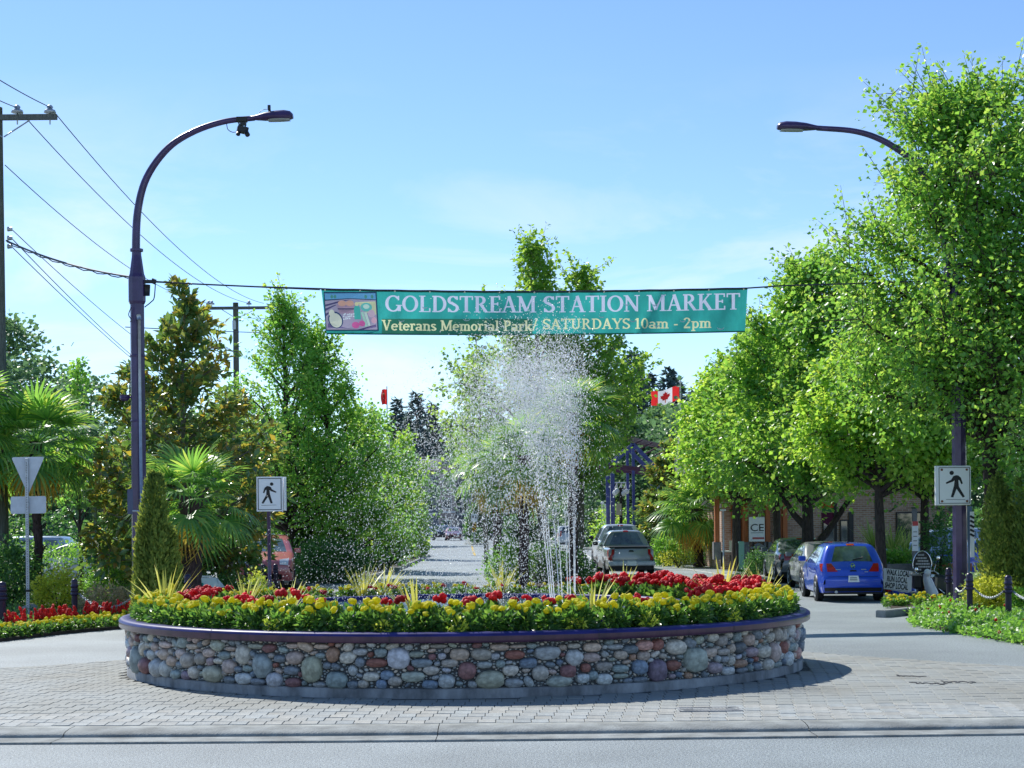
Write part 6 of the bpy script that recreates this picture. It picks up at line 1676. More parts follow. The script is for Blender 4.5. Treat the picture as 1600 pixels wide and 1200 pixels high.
# left
HB = 'hornbeams along the left of the street'
b = at(458, 59); tree('hornbeam_tree', 'tallest pointed tree left of the banner', 'tree', b, tz_(432, 59, 441), 2.3, pf((0, 2.3), (.2, 2.8), (.45, 2.2), (.68, 1.2), (.86, .42), (1, .1)), .19, 56, 27000, .135, M['lf_hornbeam'], M['bark'], 9, 1.0, .38, HB, (-.2, 0), 3, .4, .3, up=.05, dens=.42)
b = at(540, 60); tree('hornbeam_tree', 'second pointed tree under the left end of the banner', 'tree', b, tz_(492, 60, 498), 1.2, pf((0, 2.0), (.25, 2.35), (.5, 1.7), (.75, .8), (1, .12)), .19, 54, 26000, .14, M['lf_hornbeam'], M['bark'], 10, .9, .4, HB, (-.9, 0), 3, .4, .3, dens=.44)
b = at(572, 70); tree('hornbeam_tree', 'rounded lower tree right of the pointed pair', 'tree', b, tz_(632, 70, 575), .8, pf((0, 1.6), (.3, 1.95), (.6, 1.6), (.85, 1.0), (1, .4)), .17, 40, 16000, .16, M['lf_hornbeam'], M['bark'], 11, .8, .45, HB, (-.3, 0), 2, .4, .3)
b = at(630, 92); tree('hornbeam_tree', 'last tree of the left row, its shade lying on the road', 'tree', b, tz_(672, 92, 636), .6, pf((0, .9), (.3, 1.2), (.7, .9), (1, .4)), .15, 30, 8000, .19, M['lf_linden'], M['bark'], 12, .8, .45, HB, (0, 0), 1, .4, .3)
b = at(280, 41); tree('magnolia_tree', 'left magnolia with rusty brown leaf undersides behind the lamp pole', 'tree', b, tz_(452, 41, 281), 1.0, pf((0, 1.9), (.25, 2.1), (.42, 1.9), (.5, 1.2), (.62, .95), (.85, .75), (1, .15)), .13, 60, 9500, .24, M['lf_magnolia'], M['palebark'], 13, .8, .22, 'magnolias', (0, 0), 0, .26, .05, cl_per=16, shoot=.05)
b = at(205, 43); tree('magnolia_tree', 'lower magnolia filling the gap left of the lamp pole', 'tree', b, tz_(560, 43, 200), .5, pf((0, 1.1), (.4, 1.2), (.75, .9), (1, .3)), .1, 32, 4200, .23, M['lf_magnolia'], M['palebark'], 14, .7, .22, 'magnolias', (0, 0), 0, .26, .05, cl_per=16, shoot=.05)
b = at(362, 47); tree('magnolia_tree', 'small magnolia behind the walking sign', 'tree', b, tz_(610, 47, 372), 2.2, pf((0, .8), (.4, .95), (.8, .7), (1, .2)), .09, 26, 3000, .22, M['lf_magnolia'], M['palebark'], 15, .7, .22, 'magnolias', (0, 0), 0, .26, .05, cl_per=16, shoot=.05)
b = at(1044, 78); tree('magnolia_tree', 'magnolia beside the blue gateway right of the trucks', 'tree', b, tz_(684, 78, 1050), .4, pf((0, 1.25), (.3, 1.4), (.6, 1.05), (1, .35)), .14, 40, 7500, .25, M['lf_magnolia'], M['palebark'], 16, .7, .3, 'magnolias', (.3, 0), 0, .28, .05, cl_per=16, shoot=.05)
b = at(128, 52); tree('young_tree', 'thin young tree with two shoots above the left palm', 'tree', b, tz_(548, 52, 120), 2.4, pf((0, .9), (.4, .7), (.7, .35), (1, .1)), .07, 16, 1700, .16, M['lf_hornbeam'], M['bark'], 17, 1.2, .25, None, (0, 0), 2, .36)

# ---- fan palms
def frond_mesh(seed, Lp, Lf, nseg, mt, droop, curl):
    q = np.random.default_rng(seed); V = []; Fc = []; Rr = []
    def quadstrip(cs, ws, side, rr):
        b = len(V)
        for c, w_ in zip(cs, ws): V.append(c + side * w_); V.append(c - side * w_); Rr.extend([rr, rr])
        for j in range(len(cs) - 1): Fc.append((b + 2 * j, b + 2 * j + 1, b + 2 * j + 3, b + 2 * j + 2))
    ts = np.linspace(0, 1, 5)
    pc = [np.array([Lp * t, 0, -droop * Lp * t * t]) for t in ts]
    quadstrip(pc, [.014] * 5, np.array([0, 1, 0]), .3); quadstrip(pc, [.010] * 5, np.array([0, 0, 1]), .3)
    o = pc[-1]; sl = math.atan2(-2 * droop * Lp, Lp)
    ex = np.array([math.cos(sl), 0, math.sin(sl)]); ez = np.array([-math.sin(sl), 0, math.cos(sl)]); ey = np.array([0, 1, 0])
    for k in range(nseg):
        a = R_(-118 + 236 * (k + .5) / nseg); ln = Lf * (.72 + .28 * math.cos(a * .75)) * q.uniform(.9, 1.06)
        d = ex * math.cos(a) + ey * math.sin(a); s = -ex * math.sin(a) + ey * math.cos(a)
        rr = q.random(); cs = []; ws = []
        for t in (0.05, .35, .65, .85, 1.0):
            drop = curl * ln * max(0, t - .45) ** 2 * 2.4 * q.uniform(.7, 1.3)
            cs.append(o + d * ln * t + ez * (.10 * ln * math.sin(t * 2.2) * (1 if k % 2 else .75)) - np.array([0, 0, drop])); ws.append((.008 + .040 * t if t < .5 else .030 * (1.1 - t) / .6) * Lf / .6)
        quadstrip(cs, ws, s, rr)
    return np_mesh('frond', np.array(V), np.array(Fc), [mt], rnd=np.array(Rr))
FR = [frond_mesh(200 + k, .55 + .1 * k, .62, 24, M['lf_palm'], .10 + .06 * k, .12 + .14 * k) for k in range(4)]
FRD = [frond_mesh(220 + k, .5, .55, 22, M['lf_palmdry'], .3, .8) for k in range(2)]
def palm(label, base, ht, tr, R, n, ndry, seed, top=None, name='fan_palm', grp='fan palms'):
    r = random.Random(seed); root = thing(name, label, 'palm', base, grp)
    zs = np.linspace(0, ht, 26); mb = MB()
    lean = (r.uniform(-.1, .1), r.uniform(-.05, .05))
    mb.tube([(lean[0] * z / ht + .015 * math.sin(z * 5), lean[1] * z / ht, z) for z in zs], [tr * (1.25 if z < .1 else 1) * (.82 + .1 * math.sin(i * 2.3) + .35 * (z / ht) ** 3) for i, z in enumerate(zs)], 12)
    mb.build('trunk', M['palmtrunk'], root, True)
    # hanging old leaf bases
    mb = MB()
    for k in range(46):
        a = r.uniform(0, 6.28); z = ht * (.35 + .62 * r.random()); c = Vector((lean[0] * z / ht + tr * math.cos(a), lean[1] * z / ht + tr * math.sin(a), z)); dv = Vector((math.cos(a), math.sin(a), 0))
        mb.tube([c, c + dv * .07 + Vector((0, 0, .07)), c + dv * .12 + Vector((0, 0, .02))], [.02, .014, .004], 4)
    tag(mb.build('leaf_stubs', M['palmtrunk'], root, True), kind='stuff')
    c = Vector((lean[0], lean[1], ht))
    for k in range(n + ndry):
        dry = k >= n
        el = (1.25 - 1.75 * (k / max(n, 1)) ** .85) if not dry else r.uniform(-1.25, -.25)
        az = 2.39996 * k + r.uniform(-.25, .25)
        me = FRD[r.randrange(2)] if dry else FR[min(3, int(abs(el - 1.2) / .55) + r.randrange(2)) if el < 1.2 else 0]
        o = link('frond', me, root); o.location = c + Vector((0, 0, -.25 * (k / (n + ndry)))); s = R / 1.15 * r.uniform(.85, 1.1); o.scale = (s, s, s)
        o.rotation_euler = Euler((r.uniform(-.3, .3), -el, az), 'XYZ')
    return root
b = at(62, 40.5); palm('left fan palm with bright crown behind the give way sign', b, tz_(690, 40.5, 62), .13, 1.6, 44, 10, 1)
b = at(-52, 40); palm('fan palm at the far left edge, only its right fronds in view', b, tz_(640, 40, 0), .13, 1.45, 32, 4, 2)
b = at(304, 36.5); palm('thick-trunked fan palm between the conifer and the walking sign', b, tz_(775, 36.5, 304), .235, 1.3, 34, 5, 3)
b = at(350, 42); palm('low fan palm beside the red car', b, tz_(812, 42, 350), .16, .85, 22, 5, 4)
b = at(896, 50); palm('tallest fan palm behind the fountain, fronds right of the jets', b, tz_(645, 50, 900), .17, 1.45, 40, 12, 5)
b = at(818, 48); palm('fan palm with two-metre trunk left of the jets', b, tz_(712, 48, 800), .17, 1.5, 34, 12, 6)
b = at(778, 49.5); palm('yellowing fan palm left of the other two behind the fountain', b, tz_(722, 49.5, 760), .14, 1.3, 26, 20, 7)
b = at(1092, 72); palm('fan palm beside the far pavement under the right row', b, tz_(795, 72, 1092), .24, 1.75, 46, 12, 8)
# ---- cordylines / sword-leaved plants
def sword(label, base, ht, L, n, seed, heads=((0, 0, 1),), w=.03, cat='cordyline', name='cordyline'):
    root = thing(name, label, cat, base)
    for hx, hy, hh in heads:
        mb = MB(); mb.tube([(0, 0, 0), (hx * .6, hy * .6, ht * hh * .6), (hx, hy, ht * hh)], [.07, .06, .05], 8); mb.build('stem', M['bark'], root, True)
        V, Fc, rr = spike_parts(seed + int(hx * 10), n, L, w, None, 1.5); V = V + np.array([hx, hy, ht * hh])
        link('leaf_rosette', np_mesh('leaf_rosette', V, Fc, [M['lf_cordy']], rnd=rr), root)
    return root
b = at(1396, 50); sword('sword-leaved cordyline with pale fans behind the blue hatchback', b, .9, 1.15, 90, 31, ((0, 0, 1), (-.5, .3, 1.15), (.45, .2, .8)))
b = at(1062, 76); sword('bright green sword-leaved plant at the foot of the right magnolia', b, .1, .8, 50, 33, ((0, 0, 1),), .05)

# ---- columnar conifers: sprays on a tall spindle
def columnar(label, base, ht, rad, n, seed, cols=1, grp='columnar conifers'):
    r = np.random.default_rng(seed); root = thing('columnar_conifer', label, 'conifer', base, grp)
    mb = MB(); mb.tube([(0, 0, 0), (0, 0, ht * .9)], [.06, .01], 8); mb.build('trunk', M['bark'], root, True)
    P = []
    ribs = [(r.uniform(0, 6.28), r.uniform(.25, .75), r.uniform(.55, 1.0)) for _ in range(9 * cols)]
    for a, f, hh in ribs:
        m = n // len(ribs); t = r.random(m) ** .8 * hh
        R = rad * np.minimum(1, (t + .05) * 6) * np.clip(1 - (t / 1.02) ** 2.2, 0, 1) ** .75
        cx, cy = np.cos(a) * R * f, np.sin(a) * R * f
        g = r.normal(size=(m, 3)); g /= np.linalg.norm(g, axis=1, keepdims=True)
        P.append(np.stack([cx + g[:, 0] * R * .42, cy + g[:, 1] * R * .42, t * ht + .05], 1))
    P = np.concatenate(P); D = P * np.array([1, 1, 0]); D = unit(D) * .55; D[:, 2] += .9; D += r.normal(size=P.shape) * .28
    Nn = unit(P * np.array([1, 1, 0]) + 1e-6) + r.normal(size=P.shape) * .5
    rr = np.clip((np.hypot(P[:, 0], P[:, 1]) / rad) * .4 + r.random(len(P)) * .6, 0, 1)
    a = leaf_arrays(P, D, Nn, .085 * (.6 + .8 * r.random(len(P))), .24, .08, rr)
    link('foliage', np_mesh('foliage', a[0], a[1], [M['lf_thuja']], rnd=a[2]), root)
    return root
b = at(245, 31.5); columnar('pointed golden-green columnar conifer in front of the left lamp', b, tz_(726, 31.5, 240), .43, 17000, 41)
b = at(1562, 35.5); columnar('broad columnar conifer right of the right lamp', b, tz_(742, 35.5, 1560), .52, 15000, 42, 2)
b = at(1606, 35); columnar('columnar conifer cut by the right edge', b, tz_(736, 35, 1600), .5, 12000, 43, 2)

# ---- shrubs and hedges
def shrub(label, base, rx, ry, rz, n, size, lm, seed, name='shrub', grp=None, asp=.34, box=False, cl=14, cat='shrub'):
    r = np.random.default_rng(seed); root = thing(name, label, cat, base, grp)
    k = max(8, n // cl)
    if box: g = r.uniform(-1, 1, size=(k, 3)); ax_ = r.integers(0, 3, k); sg = np.sign(r.normal(size=k)); g[np.arange(k), ax_] = sg * r.uniform(.7, 1, k); g[:, 2] = np.abs(g[:, 2]) * 2 - 1
    else: g = unit(r.normal(size=(k, 3))) * (.55 + .45 * r.random((k, 1)) ** .5) * (1 + .10 * np.sin(r.normal(size=(k, 1)) * 3))
    C = g * np.array([rx, ry, rz]); C[:, 2] = C[:, 2] + rz * .98; C[:, 2] = np.maximum(C[:, 2], .04)
    a = clump_leaves(r, C, cl, min(rx, rz) * .22 + .04, size, np.array([0, 0, rz]), .8, -.15, asp, .1)
    mb = MB()
    for q in range(6):
        t = r.uniform(0, 6.28); mb.tube([(0, 0, 0), (math.cos(t) * rx * .3, math.sin(t) * ry * .3, rz * .8), (math.cos(t) * rx * .6, math.sin(t) * ry * .6, rz * 1.4)], [.02, .014, .006], 5)
    mb.build('stems', M['bark'], root, True)
    link('foliage', np_mesh('foliage', a[0], a[1], [lm], rnd=a[2]), root)
    return root
SH = 'shrubs of the left bed'
def shr(label, px, d, hwpx, toppx, n, size, lm, seed, **k):
    b = at(px, d); hgt = W(px, toppx, d).z; rx = hwpx / F * d
    return shrub(label, b, rx, k.pop('ry', rx * .8), hgt / 2, n, size, lm, seed, **k)
shr('golden-yellow shrub behind the left bollard', 92, 37.6, 33, 892, 3000, .075, M['lf_gold'], 51, grp=SH)
shr('beige flowering shrub in front of the green hedge at left', 168, 36.6, 48, 917, 3200, .06, M['lf_beige'], 52, grp=SH)
shr('round clipped green hedge left of the conifer', 172, 41, 52, 884, 4200, .06, M['lf_hedge'], 53, grp=SH)
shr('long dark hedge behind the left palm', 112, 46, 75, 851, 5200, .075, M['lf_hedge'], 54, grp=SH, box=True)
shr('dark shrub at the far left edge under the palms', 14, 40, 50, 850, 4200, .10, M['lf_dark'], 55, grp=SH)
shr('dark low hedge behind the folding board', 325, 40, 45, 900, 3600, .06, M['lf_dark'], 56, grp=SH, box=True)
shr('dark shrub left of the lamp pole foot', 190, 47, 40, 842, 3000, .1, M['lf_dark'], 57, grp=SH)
shr('yellow-green shrub in front of the red car', 400, 33.5, 20, 893, 1200, .06, M['lf_lime'], 58, grp=SH)
shr('dark shrub filling the gap at the left frame edge, behind', -40, 48, 60, 800, 3600, .14, M['lf_dark'], 59, grp=SH)
HG = 'hedges under the left street trees'
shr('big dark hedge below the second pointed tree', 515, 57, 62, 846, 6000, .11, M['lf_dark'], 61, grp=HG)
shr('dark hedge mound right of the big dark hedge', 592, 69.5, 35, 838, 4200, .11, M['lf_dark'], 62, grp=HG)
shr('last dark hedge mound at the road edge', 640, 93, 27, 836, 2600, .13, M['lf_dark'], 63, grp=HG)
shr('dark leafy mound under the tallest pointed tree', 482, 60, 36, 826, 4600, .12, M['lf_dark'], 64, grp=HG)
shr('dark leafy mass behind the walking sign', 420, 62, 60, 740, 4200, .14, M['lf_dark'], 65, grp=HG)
MG = 'shrubs on the central median'
shr('bright leafy shrub at the left foot of the central palms', 796, 49, 34, 846, 3200, .10, M['lf_hedge'], 66, grp=MG)
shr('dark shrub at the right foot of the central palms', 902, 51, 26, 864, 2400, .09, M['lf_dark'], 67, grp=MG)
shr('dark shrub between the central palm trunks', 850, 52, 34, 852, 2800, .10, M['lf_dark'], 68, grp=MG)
RG = 'shrubs of the right bed'
shr('golden shrub behind the right bollards', 1556, 34.9, 46, 903, 4600, .06, M['lf_gold'], 71, grp=RG)
shr('white-edged variegated shrub beside the scooter bollard', 1527, 35.6, 18, 898, 1500, .065, M['lf_varieg'], 72, grp=RG)
shr('green shrub at the foot of the broad conifer', 1596, 35.4, 40, 880, 3000, .09, M['lf_hedge'], 73, grp=RG)
shr('green low shrub at the right edge beside the last bollard', 1612, 33.8, 34, 922, 2600, .07, M['lf_hedge'], 74, grp=RG)
shr('dark bushy shrub behind the scooter', 1466, 46, 24, 800, 2400, .09, M['lf_dark'], 75, grp=RG)
shr('leafy shrub behind the blue hatchback', 1402, 47.5, 30, 858, 2200, .1, M['lf_hedge'], 76, grp=RG)
shr('dark round shrub in front of the parked dark sedan', 1185, 58, 20, 862, 2400, .07, M['lf_dark'], 77, grp=RG)
shr('flat green patch at the kerb before the dark sedan', 1163, 53, 22, 893, 900, .06, M['lf_hedge'], 78, grp=RG, ry=.5)
FGp = 'plants along the far pavement'
shr('dark hedge beside the far fan palm', 1112, 74, 38, 842, 3200, .1, M['lf_dark'], 81, grp=FGp)
shr('leafy green shrub right of the trucks', 1040, 74, 22, 842, 2200, .11, M['lf_hedge'], 82, grp=FGp)
shr('dark shrubbery behind the trucks', 1035, 82, 50, 815, 3400, .16, M['lf_dark'], 83, grp=FGp)
shr('small lime tree-like shrub behind the second truck', 955, 95, 30, 790, 2200, .15, M['lf_linden'], 84, grp=FGp)
shr('low red and yellow flower strip along the far kerb', 1060, 71, 28, 858, 1000, .07, M['lf_gold'], 85, grp=FGp, ry=.3)
shr('dark undergrowth by the brick building', 1142, 74, 20, 826, 1600, .11, M['lf_dark'], 86, grp=FGp)

# ---- background firs and broadleaf trees
def fir(label, base, ht, rad, n, seed, grp):
    r = np.random.default_rng(seed); root = thing('fir_tree', label, 'fir tree', base, grp)
    mb = MB(); mb.tube([(0, 0, 0), (0, 0, ht)], [ht * .016, .02], 8); mb.build('trunk', M['bark'], root, True)
    nb = 110; C = []
    for k in range(nb):
        t = (k + .5) / nb; z = ht * (.10 + .9 * t); R = rad * (1 - t) ** .85 * r.uniform(.55, 1.15) + .15; a = 2.39996 * k + r.normal() * .3
        m = max(4, int(n / nb * (R / rad + .15) * 1.4)); s = r.random(m) ** .7
        C.append(np.stack([np.cos(a) * R * s, np.sin(a) * R * s, z - .30 * R * s + .12 * R * s * s], 1) + r.normal(size=(m, 3)) * np.array([.10, .10, .06]) * R)
    C = np.concatenate(C); D = C * np.array([1, 1, 0]); D = unit(D + 1e-5) + r.normal(size=C.shape) * .45; D[:, 2] -= .25
    Nn = r.normal(size=C.shape) * .35; Nn[:, 2] += 1
    a = leaf_arrays(C, D, Nn, ht * .045 * (.6 + .8 * r.random(len(C))), .22, -.05, r.random(len(C)))
    link('crown', np_mesh('crown', a[0], a[1], [M['lf_fir']], rnd=a[2]), root)
FI = 'dark firs at the end of the street'
for px, d, top, rad, lab in ((652, 270, 612, 4.2, 'tallest dark fir left of the central tree'), (622, 280, 622, 3.6, 'slim dark fir left of the tallest one'), (677, 275, 628, 2.6, 'thin-topped fir right of the tallest one'), (700, 290, 655, 4.5, 'low broad fir beside the central tree'),
                             (640, 255, 650, 4.0, 'lower fir in front of the left group'), (992, 150, 548, 3.6, 'fir just right of the central tree'), (1018, 165, 582, 3.8, 'fir behind the Canadian flag, left side'), (1048, 175, 574, 3.0, 'twin-topped fir behind the flag'),
                             (1060, 185, 590, 3.4, 'fir right of the flag'), (1085, 190, 610, 4.0, 'broad fir behind the leftmost tree of the right row'), (965, 160, 600, 3.6, 'fir half hidden by the central tree')):
    b = at(px, d); fir(lab, b, tz_(top, d, px), rad * (1.25 if d > 240 else 1), 4400, int(px), FI)
BT = 'broadleaf trees in the background'
def far_tree(px, d, top, rad, lab, seed, lm='lf_far', n=5000, c0=.15):
    b = at(px, d); h = tz_(top, d, px); tree('background_tree', lab, 'tree', b, h, h * c0, pf((0, rad * .8), (.35, rad), (.7, rad * .8), (1, rad * .25)), h * .02, 24, n, .0030 * d + .05, M[lm], M['bark'], seed, .5, rad * .22, BT, (0, 0), 0, .42, .2, tw=False, cl_per=20)
for a in ((22, 90, 498, 3.2, 'dark tree behind the near utility pole', 301), (70, 95, 560, 4.5, 'dark tree behind the left palm', 302), (150, 100, 600, 5, 'tree behind the young shoots at left', 303), (-30, 85, 540, 4, 'dark tree at the left edge behind the palms', 304),
          (330, 110, 650, 5, 'tree behind the left magnolia', 305), (250, 120, 640, 5, 'tree behind the left lamp, far off', 306), (430, 130, 660, 6, 'tree behind the tallest pointed tree', 307), (560, 140, 690, 6, 'tree behind the rounded hornbeam', 308),
          (745, 250, 700, 7, 'tree behind the yellowing palm', 309), (800, 245, 690, 8, 'tree far behind the palms', 310), (985, 125, 660, 4.2, 'blue-green tree behind the gateway', 311), (1030, 130, 640, 4.5, 'tree under the flag', 312), (1075, 120, 650, 4.5, 'tree behind the far magnolia', 313),
          (930, 150, 660, 5, 'tree right of the central palms, far off', 314), (1200, 100, 560, 5, 'tree behind the right row, left part', 315), (1330, 95, 520, 5, 'tree behind the right row, middle', 316), (1450, 80, 600, 4.5, 'tree behind the slender maple', 317), (1580, 70, 640, 4, 'tree behind the broad conifer', 318), (1680, 75, 560, 5, 'tree off the right edge, far back', 319)):
    far_tree(*a)
shrg = 0
for px, d, hw_, top, lab in ((60, 75, 90, 800, 'dark hedge line behind the left parking'), (230, 70, 70, 790, 'dark understorey behind the left magnolia'), (330, 75, 70, 800, 'dark understorey right of the lamp pole'), (748, 160, 18, 790, 'ivy-dark bush behind the median island sign'), (830, 160, 40, 800, 'light bush behind the palms trunks'), (930, 130, 30, 795, 'dark bush beside the white posts'), (1530, 60, 60, 800, 'dark understorey behind the right conifers')):
    shr(lab, px, d, hw_, top, 3200, .0022 * d + .05, M['lf_dark'], 400 + shrg, grp='background bushes', name='background_bush'); shrg += 1
# ------------------------------------------------------------------ planting beds
def bed(name, pts, h, m, soilm=None):
    """closed outline of ground points -> raised low bed"""
    mb = MB(); P = [Vector((p.x, p.y, 0)) for p in pts]; n = len(P)
    mb.add([p + Vector((0, 0, -.02)) for p in P] + [p + Vector((0, 0, h)) for p in P], [tuple(range(n, 2 * n))] + [(i, (i + 1) % n, n + (i + 1) % n, n + i) for i in range(n)])
    o = mb.build(name, m); tag(o, kind='structure'); return o
def smooth_outline(px, n=40): return [GP(x, y) for x, y in spl(px, n)]
LB = smooth_outline([(-330, 1040), (-120, 1016), (0, 1003), (100, 991), (205, 981), (300, 966), (420, 952)], 26)
bed('left_bed', LB + [at(520, 46), at(470, 56), at(60, 56), at(-330, 60)], .06, M['soil'])
RBd = smooth_outline([(1428, 974), (1450, 981), (1500, 990), (1560, 1000), (1620, 1010), (1720, 1030)], 22)
bed('right_bed', RBd + [at(1900, 36), at(1760, 50), at(1420, 50), at(1395, 45), GP(1392, 953), GP(1424, 964)], .06, M['soil'])
bed('left_hedge_bed', [at(395, 58), at(555, 58), at(590, 64), at(622, 72), at(652, 88), at(668, 98), at(640, 108), at(560, 104), at(430, 75)], .12, M['soil'])
mp_ = [at(766, 46.5), at(800, 44.8), at(850, 44.4), at(905, 45.2), at(928, 47.5), at(926, 54), at(905, 66), at(880, 100), at(858, 100), at(800, 66), at(772, 54)]
bed('median_bed', mp_, .14, M['soil'])
def kerb_line(label, pts, h=.13, w=.16, name='kerb'):
    mb = MB(); P = [Vector((p.x, p.y, 0)) for p in pts]; L_, R2 = [], []
    for i, p in enumerate(P):
        d = (P[min(i + 1, len(P) - 1)] - P[max(i - 1, 0)]).normalized(); nrm = Vector((-d.y, d.x, 0))
        L_.append(p + nrm * w / 2); R2.append(p - nrm * w / 2)
    up = Vector((0, 0, h)); dn = Vector((0, 0, -.03))
    mb.sheet([[q + dn for q in L_], [q + up * .85 for q in L_], [a.lerp(b, .12) + up for a, b in zip(L_, R2)], [a.lerp(b, .88) + up for a, b in zip(L_, R2)], [q + up * .85 for q in R2], [q + dn for q in R2]], smooth=False)
    for i in (0, -1):
        if (P[0] - P[-1]).length > .1: mb.add([L_[i] + dn, L_[i] + up * .85, L_[i].lerp(R2[i], .12) + up, L_[i].lerp(R2[i], .88) + up, R2[i] + up * .85, R2[i] + dn], [(0, 1, 2, 3, 4, 5)])
    o = mb.build(name, M['kerb']); return tag(o, label, 'kerb', 'kerbs')
kerb_line('low kerb round the nose of the central median', mp_ + [mp_[0]], .15)
kerb_line('straight concrete kerb stub with marigolds behind it at right', [GP(1376, 965), GP(1442, 958)], .15, .22)
kerb_line('kerb in front of the left street hedges', [at(395, 57.6), at(556, 57.6), at(593, 63.8), at(625, 72), at(655, 88), at(671, 99)], .13)
# far right pavement
PVR = [GP(x, y) for x, y in spl([(1010, 866), (1060, 871), (1110, 876), (1150, 886), (1178, 900), (1196, 912)], 20)]
mb = MB(); pr2 = [Vector((p.x + 14, p.y + 6, .13)) for p in PVR]; mb.sheet([[Vector((p.x, p.y, .13)) for p in PVR], pr2], smooth=False)
tag(mb.build('pavement', M['concrete']), kind='structure')
kerb_line('curving kerb of the far right pavement', PVR, .135)
isl = [at(726, 150), at(738, 143), at(752, 145), at(762, 160), at(752, 190), at(736, 190), at(727, 165)]
bed('island', isl, .13, M['kerb'])
# painted lane lines on the road
M['paintw'] = mat('worn_road_paint', (.62, .62, .60), .8, var=.25, scale=3); M['painty'] = mat('yellow_road_paint', (.55, .38, .07), .8, var=.25, scale=3)
def stripe(label, a, b, w, m):
    mb = MB(); d = (b - a).normalized(); nrm = Vector((-d.y, d.x, 0)) * w / 2; z = Vector((0, 0, .005))
    mb.add([a + nrm + z, a - nrm + z, b - nrm + z, b + nrm + z], [(0, 1, 2, 3)]); return tag(mb.build('painted_line', m), label, 'road marking', 'painted lines on the road')
stripe('white lane line right of the central palms', at(962, 60), at(905, 118), .12, M['paintw'])
stripe('yellow line leading to the far island', at(742, 100), at(737, 140), .14, M['painty'])
stripe('white edge line by the far right kerb', GP(1050, 886), GP(1165, 903), .12, M['paintw'])

# left bed flowers: a row of marigolds, then red salvia
lrng = random.Random(21)
low_fol = [bush_mesh('foliage', 160 + k, 120, .13, .09, .07, M['lf_mari'], .3, .1, .08) for k in range(3)]
LBX = [p for p in LB if p.x > at(-60, p.y).x and (p.x / p.y) * F < -560]
def along(pts, step):
    o = []; acc = 0
    for a, b in zip(pts[:-1], pts[1:]):
        l = (b - a).length; t = 0
        while acc + (l - t) > step: t += step - acc; o.append(a.lerp(b, min(t / l, 1))); acc = 0
        acc += l - t
    return o
for k, (off, nh) in enumerate(((.28, 2), (.55, 3), (.82, 3))):
    for p in along(LBX, .24):
        flower_plant('marigold', 'yellow marigold of the left bed, ' + ('kerb-side row' if k == 0 else 'middle row' if k == 1 else 'rear row') + (' left of the give way post' if p.x < yp.x else ' between the give way post and the bollard' if p.x < bL[1][0].x else ' right of the bollard'), 'marigold', 'marigolds along the left bed', Vector((p.x + lrng.uniform(-.05, .05), p.y + off * 1.3 + lrng.uniform(-.06, .06), .05)), low_fol[lrng.randrange(3)], mari_head, nh if k else lrng.choice((0, 1, 1)), .17 + .02 * k, .09, 1.0)
for p in along(LBX, .26):
    for off in (1.9, 2.35):
        if lrng.random() < .2: continue
        flower_plant('red_salvia', 'red salvia spikes in the left bed, ' + ('front line' if off < 2 else 'back line') + (' left of the give way post' if p.x < yp.x else ' right of the give way post'), 'salvia', 'red salvias in the left bed', Vector((p.x + lrng.uniform(-.1, .1), p.y + off + lrng.uniform(-.15, .15), .05)), low_fol[lrng.randrange(3)], sal_head, lrng.choice((2, 3, 4)), .17, .09, 1.15, 'flower_spike')
# right bed: marigolds behind the kerb stub, low ground cover in front
for k in range(26):
    px = lrng.uniform(1388, 1478); p = GP(px, lrng.uniform(944, 951)); 
    flower_plant('marigold', 'yellow marigold at the foot of the lawn sign and scooter', 'marigold', 'marigolds by the lawn sign', Vector((p.x, p.y, .05)), low_fol[lrng.randrange(3)], mari_head, lrng.choice((1, 2)), .19, .09, 1.0)
r = np.random.default_rng(77)
poly = [(p.x, p.y) for p in RBd] + [(at(1900, 36).x, 36), (at(1760, 38).x, 38), (at(1470, 38).x, 38), (GP(1430, 962).x, GP(1430, 962).y)]
def inside(x, y, pl):
    c = False; j = len(pl) - 1
    for i in range(len(pl)):
        if (pl[i][1] > y) != (pl[j][1] > y) and x < (pl[j][0] - pl[i][0]) * (y - pl[i][1]) / (pl[j][1] - pl[i][1]) + pl[i][0]: c = not c
        j = i
    return c
x0, x1 = min(p[0] for p in poly), min(max(p[0] for p in poly), 12.5); y0, y1 = min(p[1] for p in poly), max(p[1] for p in poly)
C = []
while len(C) < 1500:
    x, y = r.uniform(x0, x1), r.uniform(y0, y1)
    if inside(x, y, poly): C.append((x, y, .06 + .12 * r.random() + .05 * math.sin(x * 5) * math.sin(y * 3)))
for p in along([q for q in RBd if q.x < 12], .07): C.append((p.x + r.normal() * .05, p.y + r.normal() * .05 - .03, .04 + .06 * r.random()))
a = clump_leaves(r, np.array(C), 13, .13, .075, None, .5, -.2, .4, .1)
link_ = link('ground_cover', np_mesh('ground_cover', a[0], a[1], [M['lf_hedge']], rnd=a[2])); tag(link_, 'leafy green ground cover filling the front of the right bed', 'ground cover', None, 'stuff')
C2 = np.array([c for c in C if r.random() < .16]); a = clump_leaves(r, C2 + np.array([0, 0, .06]), 9, .1, .06, None, .5, -.2, .4, .1)
tag(link('pale_ground_cover', np_mesh('pale_ground_cover', a[0], a[1], [M['lf_varieg']], rnd=a[2])), 'pale variegated sprigs mixed into the right bed', 'ground cover', None, 'stuff')
mb = MB()
for c in C:
    if r.random() < .035: mb.ball((c[0], c[1], c[2] + .09), .03, 5, 4)
tag(mb.build('red_blooms', M['salvia']), 'small red blooms dotted over the right bed ground cover', 'flowers', None, 'stuff')
